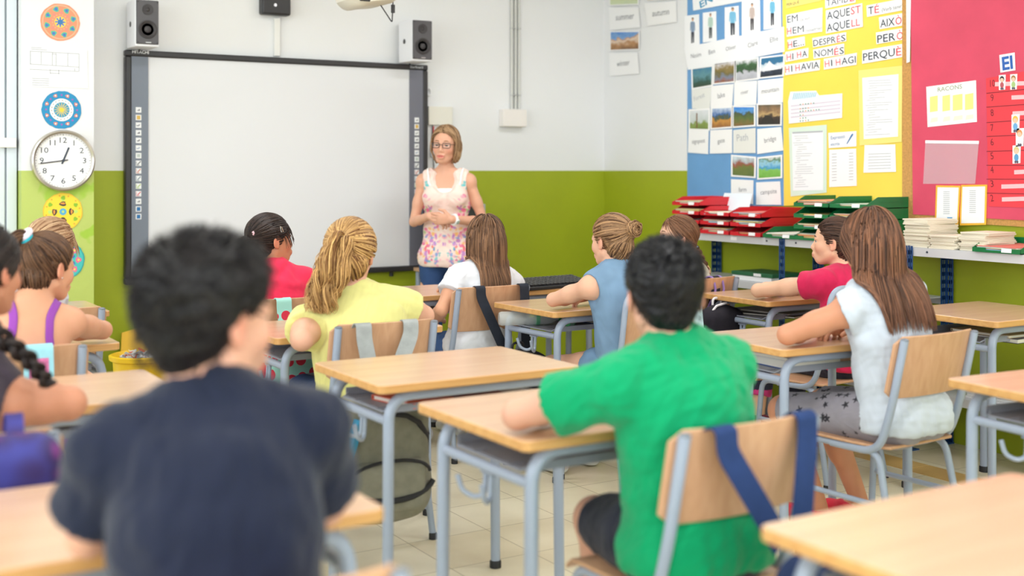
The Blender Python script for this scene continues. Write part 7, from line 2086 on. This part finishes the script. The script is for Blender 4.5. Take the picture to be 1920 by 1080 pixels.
MB().tube([(0.155 * math.sin(a) + 0.005, -0.128 + 0.03 * abs(math.sin(a)) ** 2, 0.145 - 0.060 * math.cos(a)) for a in [-1.35 + 2.7 * k / 12 for k in range(13)]], 0.010, 6).build('pocket_zipper', dark_trim, t)
MB().tube([(0.0, -0.118, 0.375), (0.05, -0.118, 0.365), (0.10, -0.105, 0.335), (0.145, -0.07, 0.28), (0.165, -0.02, 0.20)], 0.010, 6).build('main_zipper', dark_trim, t)
o = MB().box((0, 0, 0), (0.016, 0.11, 0.15), rot=(0, R(16), 0)).build('exercise_book', mat('book_cyan', (36, 140, 184), 0.5), None, (1.625, 3.690, 0.470)); tag(o, 'blue exercise book sticking out of the grey backpack', 'book')
navy_bag = fabric('bag_navy', (36, 50, 84)); navy_strap = fabric('strap_navy', (42, 62, 108))
t = backpack('backpack', 'navy backpack hanging on the chair of the boy in green', (1.84, 1.70, 0.215), R(4), 0.34, 0.42, 0.17, navy_bag, dark_trim)
hang(t, None, 0, (-0.115, 0.145), navy_strap, 0.062, 0.42, 0.245, (0.01, 0.07))
# dark straps and bag of the girl in the white T-shirt
blk = fabric('bag_black', (40, 42, 50))
t = backpack('backpack', 'black backpack hanging on the chair of the girl in the white T-shirt', (2.94, 4.715, 0.18), 0, 0.28, 0.36, 0.15, blk, dark_trim)
hang(t, None, 0, (-0.125, 0.115), fabric('strap_black', (46, 50, 60)), 0.050, 0.36, 0.17, (0.0, 0.10))
# black, purple and white bag of the girl with the plait
t = backpack('backpack', 'black backpack with purple and white piping on the chair of the girl with the plait', (3.97, 4.51, 0.33), R(6), 0.27, 0.38, 0.12, fabric('bag_charcoal', (44, 42, 50)), mat('piping_white', (230, 226, 230), 0.6))
hang(t, None, 0, (0.16,), fabric('strap_charcoal', (50, 48, 54)), 0.052, 0.38, 0.18, (0.06,))
pp = mat('piping_purple', (150, 124, 190), 0.7)
for dx in (-0.031, 0.031):
    strip('strap_edge', [(0.07 + dx, 0.130, 0.33), (0.16 + dx, 0.150, 0.43), (0.16 + dx, 0.168, 0.494), (0.16 + dx, 0.204, 0.500), (0.16 + dx, 0.230, 0.48)], 0.010, pp, t, (1, 0, 0), 0.006)
MB().tube([(-0.150, -0.02, 0.03), (-0.152, -0.02, 0.15), (-0.140, -0.02, 0.25), (-0.105, -0.02, 0.335), (-0.05, -0.02, 0.378), (0.02, -0.02, 0.388)], 0.006, 6).build('piping', mat('piping_white', (230, 226, 230), 0.6), t)
MB().tube([(-0.13, -0.085, 0.05), (-0.10, -0.10, 0.16), (-0.03, -0.105, 0.22), (0.06, -0.105, 0.24)], 0.008, 6).build('piping', pp, t)
# polka dot bag of the child in red
def dots(name, c1, c2, sc):
    m, nt, b = base_mat(name); tc = nt.nodes.new('ShaderNodeTexCoord'); v = nt.nodes.new('ShaderNodeTexVoronoi'); v.inputs['Scale'].default_value = sc; v.inputs['Randomness'].default_value = 0.55
    nt.links.new(tc.outputs['Object'], v.inputs['Vector']); r = nt.nodes.new('ShaderNodeValToRGB'); r.color_ramp.interpolation = 'CONSTANT'
    r.color_ramp.elements[0].color = lin(c2); r.color_ramp.elements[1].position = 0.42; r.color_ramp.elements[1].color = lin(c1)
    nt.links.new(v.outputs['Distance'], r.inputs[0]); nt.links.new(r.outputs[0], b.inputs['Base Color']); b.inputs['Roughness'].default_value = 0.7
    return m
pk = dots('polka_dots', (160, 216, 206), (206, 36, 64), 19)
t = backpack('backpack', 'mint backpack with big red dots on the chair of the child in red', (1.875, 4.715, 0.36), 0, 0.30, 0.36, 0.16, pk, mat('trim_steel', (150, 150, 156), 0.4))
hang(t, None, 0, (-0.035,), pk, 0.066, 0.36, 0.165, (-0.03,))
MB().ball((-0.10, -0.115, 0.03), (0.03, 0.022, 0.035), 12, 8).build('pompom', mat('pompom_pink', (240, 120, 150), 0.8), t)
# purple bag at the left and the printed cloth on the next chair
m, nt, b = base_mat('purple_print'); tc = nt.nodes.new('ShaderNodeTexCoord'); v = nt.nodes.new('ShaderNodeTexVoronoi'); v.inputs['Scale'].default_value = 14
nt.links.new(tc.outputs['Object'], v.inputs['Vector']); r = nt.nodes.new('ShaderNodeValToRGB')
r.color_ramp.elements.new(0.35)
for e, (po, c) in zip(list(r.color_ramp.elements), ((0.05, (120, 44, 126)), (0.35, (44, 28, 92)), (0.8, (52, 54, 140)))): e.position = po; e.color = lin(c)
nt.links.new(v.outputs['Distance'], r.inputs[0]); nt.links.new(r.outputs[0], b.inputs['Base Color']); b.inputs['Roughness'].default_value = 0.6
t = thing('cloth_bag', 'purple and blue patterned cloth bag hanging on the chair at the left edge', 'bag', (0.335, 2.600, 0.43), R(-2))
G = Field((-.22, -.12, -.05), (.22, .12, .48), 0.006); G.rbox((0, 0, 0.20), (0.165, 0.060, 0.205), 0.05); G.ell((0, -0.02, 0.14), (0.17, 0.07, 0.13), None, 0.04); np_part('bag_body', G, m, t)
for sx in (-1, 1): strip('handle', [(sx * 0.08, 0.02, 0.38), (sx * 0.085, 0.075, 0.42), (sx * 0.085, 0.085, 0.432), (sx * 0.085, 0.125, 0.424), (sx * 0.085, 0.14, 0.36)], 0.035, m, t)
t = thing('printed_cloth', 'pale blue cloth with a pink print over the chair back of the girl in purple', 'cloth', (0.690, 3.960, 0), 0)
cl = [(0.0, -0.046, 0.690), (0.0, -0.040, 0.76), (0, -0.030, CH_H + 0.012), (0, 0.006, CH_H + 0.016), (0, 0.026, 0.77), (0, 0.026, 0.70)]
b_ = strip('cloth', cl, 0.088, mat('cloth_sky', (150, 206, 220), 0.8, var=0.1, scale=20, bump=0.2), t)
strip('printed_patch', [(0.0, -0.0492, 0.700), (0.0, -0.0445, 0.745), (0, -0.0375, CH_H - 0.025)], 0.058, mat('cloth_pink', (206, 110, 160), 0.8, var=0.35, scale=60), t, (1, 0, 0), 0.002)
t = thing('hanging_towel', 'pale blue towel hanging on the round framed chair behind the boy in green', 'cloth', (3.33, 3.985, 0), R(4))
strip('cloth', [(0.0, -0.050, 0.60), (0.0, -0.030, 0.76), (0, -0.018, 0.885), (0, 0.016, 0.886), (0, 0.034, 0.80)], 0.10, mat('towel_blue', (196, 226, 232), 0.9, bump=0.3, bscale=200), t)

# ------------------------------------------------------------------ things under and on the desks
def book(name, label, cat, loc, rz, w, d, h, col, pages=True, group='books under the desktops'):
    t = thing(name, label, cat, loc, rz, group)
    c = mat('cover_%d_%d_%d' % col, col, 0.45)
    mb = MB(); mb.box((0, 0, h - 0.0012), (w, d, 0.0024)); mb.box((0, 0, 0.0012), (w, d, 0.0024)); mb.box((0, d / 2 - 0.0012, h / 2), (w, 0.0024, h)); mb.build('cover', c, t)
    MB().box((0, -0.003, h / 2), (w - 0.008, d - 0.010, h - 0.005)).build('pages', mat('book_pages', (232, 228, 216), 0.8), t)
    return t
ZT_ = 0.638 + 0.016 + 0.003
for (x, y, rz, w, d, h, col, lab, lv) in (
    (3.36, 4.58, 0.1, 0.24, 0.30, 0.018, (34, 84, 160), 'blue folder under the desk of the girl in the denim dress', 0),
    (3.40, 4.60, 0.0, 0.22, 0.29, 0.010, (40, 130, 100), 'green folder on the blue folder under the denim girl desk', 0.019),
    (3.20, 3.26, -0.05, 0.23, 0.31, 0.034, (40, 84, 156), 'thick blue binder under the desk of the girl in the white blouse', 0),
    (3.17, 3.27, 0.0, 0.22, 0.30, 0.012, (210, 212, 214), 'white notebook on the blue binder under the white blouse girl desk', 0.035),
    (4.24, 4.40, 0.3, 0.24, 0.32, 0.010, (60, 52, 46), 'dark brown folder under the desk of the girl in crimson', 0),
    (4.26, 4.42, 0.15, 0.22, 0.30, 0.008, (150, 146, 140), 'grey notebook on the dark folder under the crimson girl desk', 0.011),
    (4.46, 3.28, 0.05, 0.24, 0.31, 0.020, (70, 66, 80), 'dark ring binder under the empty desk by the shelf', 0),
    (4.44, 3.29, 0.0, 0.22, 0.29, 0.012, (196, 176, 140), 'tan notebook on the dark binder under the empty desk by the shelf', 0.021),
    (1.86, 3.36, -0.1, 0.22, 0.30, 0.012, (150, 40, 60), 'dark red notebook under the empty desk in the middle', 0),
    (1.68, 3.33, 0.2, 0.16, 0.21, 0.016, (230, 110, 80), 'orange notebook beside the red one under the empty middle desk', 0),
    (2.62, 5.48, 0.0, 0.24, 0.31, 0.022, (60, 90, 120), 'blue grey book under the front desk before the white T-shirt', 0),
    (2.66, 5.47, 0.1, 0.22, 0.30, 0.014, (120, 84, 60), 'brown book on the blue grey one under the front desk', 0.023),
    (3.30, 2.08, 0.1, 0.20, 0.28, 0.016, (206, 90, 66), 'orange red book under the desk at the right edge', 0),
    (0.80, 4.62, 0.2, 0.22, 0.30, 0.02, (90, 90, 96), 'grey book under the desk of the girl in purple', 0)):
    book('book', lab, 'book', (x, y, ZT_ + lv), rz, w, d, h, col)
# two empty water bottles
clear = mat('bottle_clear', (236, 242, 242), 0.08, alpha=0.35)
cap_g = mat('bottle_cap', (16, 120, 66), 0.4)
for (x, y, rz, lab) in ((2.985, 4.665, R(68), 'clear water bottle lying crosswise at the far end under the denim girl desk'), (3.085, 4.535, R(-38), 'clear water bottle with its green cap towards the room under the denim girl desk')):
    t = thing('water_bottle', lab, 'bottle', (x, y, ZT_ + 0.0335), rz, 'bottles under the desk')
    MB().lathe([(0.028, 0.17), (0.033, 0.16), (0.033, 0.06), (0.030, 0.05), (0.033, 0.04), (0.033, -0.05), (0.026, -0.078), (0.014, -0.10), (0.0125, -0.112)], 20, (0, 0, 0), 'y').build('bottle', clear, t)
    t.children[0].rotation_euler = (0, 0, PI)
    MB().lathe([(0.0155, -0.108), (0.0155, -0.128), (0.0135, -0.130)], 18, (0, 0, 0), 'y').build('cap', cap_g, t)
    t.children[1].rotation_euler = (0, 0, PI)
    MB().lathe([(0.0335, 0.0), (0.0335, 0.018)], 20, (0, 0, 0), 'y').build('paper_label', mat('label_green', (90, 160, 120), 0.5), t)
# keyboard
t = thing('keyboard', 'black computer keyboard tilted on the front desk', 'keyboard', (3.47, 5.285, DESK_H), R(6))
mb = MB(); mb.add([(-0.225, -0.085, 0.002), (0.225, -0.085, 0.002), (0.225, 0.085, 0.002), (-0.225, 0.085, 0.002), (-0.225, -0.085, 0.018), (0.225, -0.085, 0.018), (0.225, 0.085, 0.045), (-0.225, 0.085, 0.045)], [(0, 3, 2, 1), (4, 5, 6, 7), (0, 1, 5, 4), (1, 2, 6, 5), (2, 3, 7, 6), (3, 0, 4, 7)])
mb.build('keyboard_body', mat('key_black', (36, 36, 38), 0.5), t, bevel=0.003)
mb = MB()
for i in range(5):
    for j in range(16):
        y = -0.062 + i * 0.030; mb.box((-0.200 + j * 0.0267, y, 0.0245 + (y + 0.085) * 0.159), (0.021, 0.023, 0.010), rot=(R(9), 0, 0))
mb.build('keys', mat('key_dark', (52, 52, 54), 0.45), t, bevel=0.002, seg=1)
# teacher's table with a monitor
t = thing('teacher_table', 'small wooden table with a monitor against the front wall behind the teacher', 'table', (3.75, 6.79, 0))
MB().box((0, 0, 0.735), (0.50, 0.32, 0.025)).build('table_top', top_wood, t, bevel=0.004)
for sx in (-1, 1):
    for sy in (-1, 1): MB().tube([(sx * 0.22, sy * 0.13, 0), (sx * 0.22, sy * 0.13, 0.722)], 0.016, 10).build('leg', tube_grey, t)
t = thing('monitor', 'flat grey computer monitor showing behind the arm of the teacher', 'monitor', (3.745, 6.80, 0.748))
MB().box((0, 0, 0.26), (0.42, 0.035, 0.29)).build('bezel', mat('monitor_grey', (176, 178, 178), 0.4), t, bevel=0.006)
MB().box((0, -0.0185, 0.262), (0.385, 0.003, 0.255)).build('screen', mat('screen_dark', (60, 66, 62), 0.15), t)
MB().box((0, 0.02, 0.06), (0.06, 0.03, 0.13)).build('stand', black_plastic, t); MB().lathe([(0.10, 0), (0.10, 0.008), (0.08, 0.014)], 20).build('base', black_plastic, t)
# yellow bin with paper scraps, yellow board behind it
yel = mat('bin_yellow', (246, 200, 30), 0.35)
t = thing('waste_bin', 'yellow plastic bin full of paper scraps near the column', 'bin', (1.60, 6.22, 0))
mb = MB(); n_ = 32; pr = [(0.125, 0.0), (0.150, 0.40), (0.168, 0.41), (0.170, 0.43), (0.158, 0.435), (0.143, 0.405), (0.118, 0.02)]
vs = []; fs = []
for (r_, h_) in pr: vs += [(r_ * math.cos(2 * PI * j / n_), r_ * math.sin(2 * PI * j / n_), h_) for j in range(n_)]
for i in range(len(pr) - 1): fs += [(i * n_ + j, i * n_ + (j + 1) % n_, (i + 1) * n_ + (j + 1) % n_, (i + 1) * n_ + j) for j in range(n_)]
fs.append(tuple(reversed(range(n_)))); fs.append(tuple((len(pr) - 1) * n_ + j for j in range(n_)))
mb.add(vs, fs); mb.build('bucket', yel, t)
mb = MB(); rnd = random.Random(5); sc = [(240, 240, 240), (200, 190, 196), (226, 110, 70), (180, 190, 200)]
for k in range(170):
    a = rnd.uniform(0, 2 * PI); q = 0.125 * math.sqrt(rnd.random()); mb.box((q * math.cos(a), q * math.sin(a), 0.405 + 0.05 * (1 - (q / 0.13) ** 2) * rnd.random()), (rnd.uniform(0.015, 0.05), rnd.uniform(0.008, 0.03), 0.001), rot=(rnd.uniform(-1, 1), rnd.uniform(-1, 1), rnd.uniform(0, 6)), mi=rnd.choice((0, 0, 0, 0, 1, 2, 3)))
mb.box((0, 0, 0.39), (0.19, 0.19, 0.02))
tag(mb.build('paper_scraps', [mat('scrap_%d' % i, c, 0.7) for i, c in enumerate(sc)], None, (1.60, 6.22, 0)), 'torn paper scraps heaped in the yellow bin', 'paper scraps', kind='stuff')
o = MB().prism([(-0.24, 0), (0.22, 0), (0.20, 0.40), (-0.02, 0.50), (-0.20, 0.46)], 0, 0.012).build('yellow_board', mat('board_yellow', (238, 190, 60), 0.5), None, (1.86, 6.86, 0.0), (R(81), 0, 0)); tag(o, 'yellow cardboard sheet leaning on the front wall behind the bin', 'board')
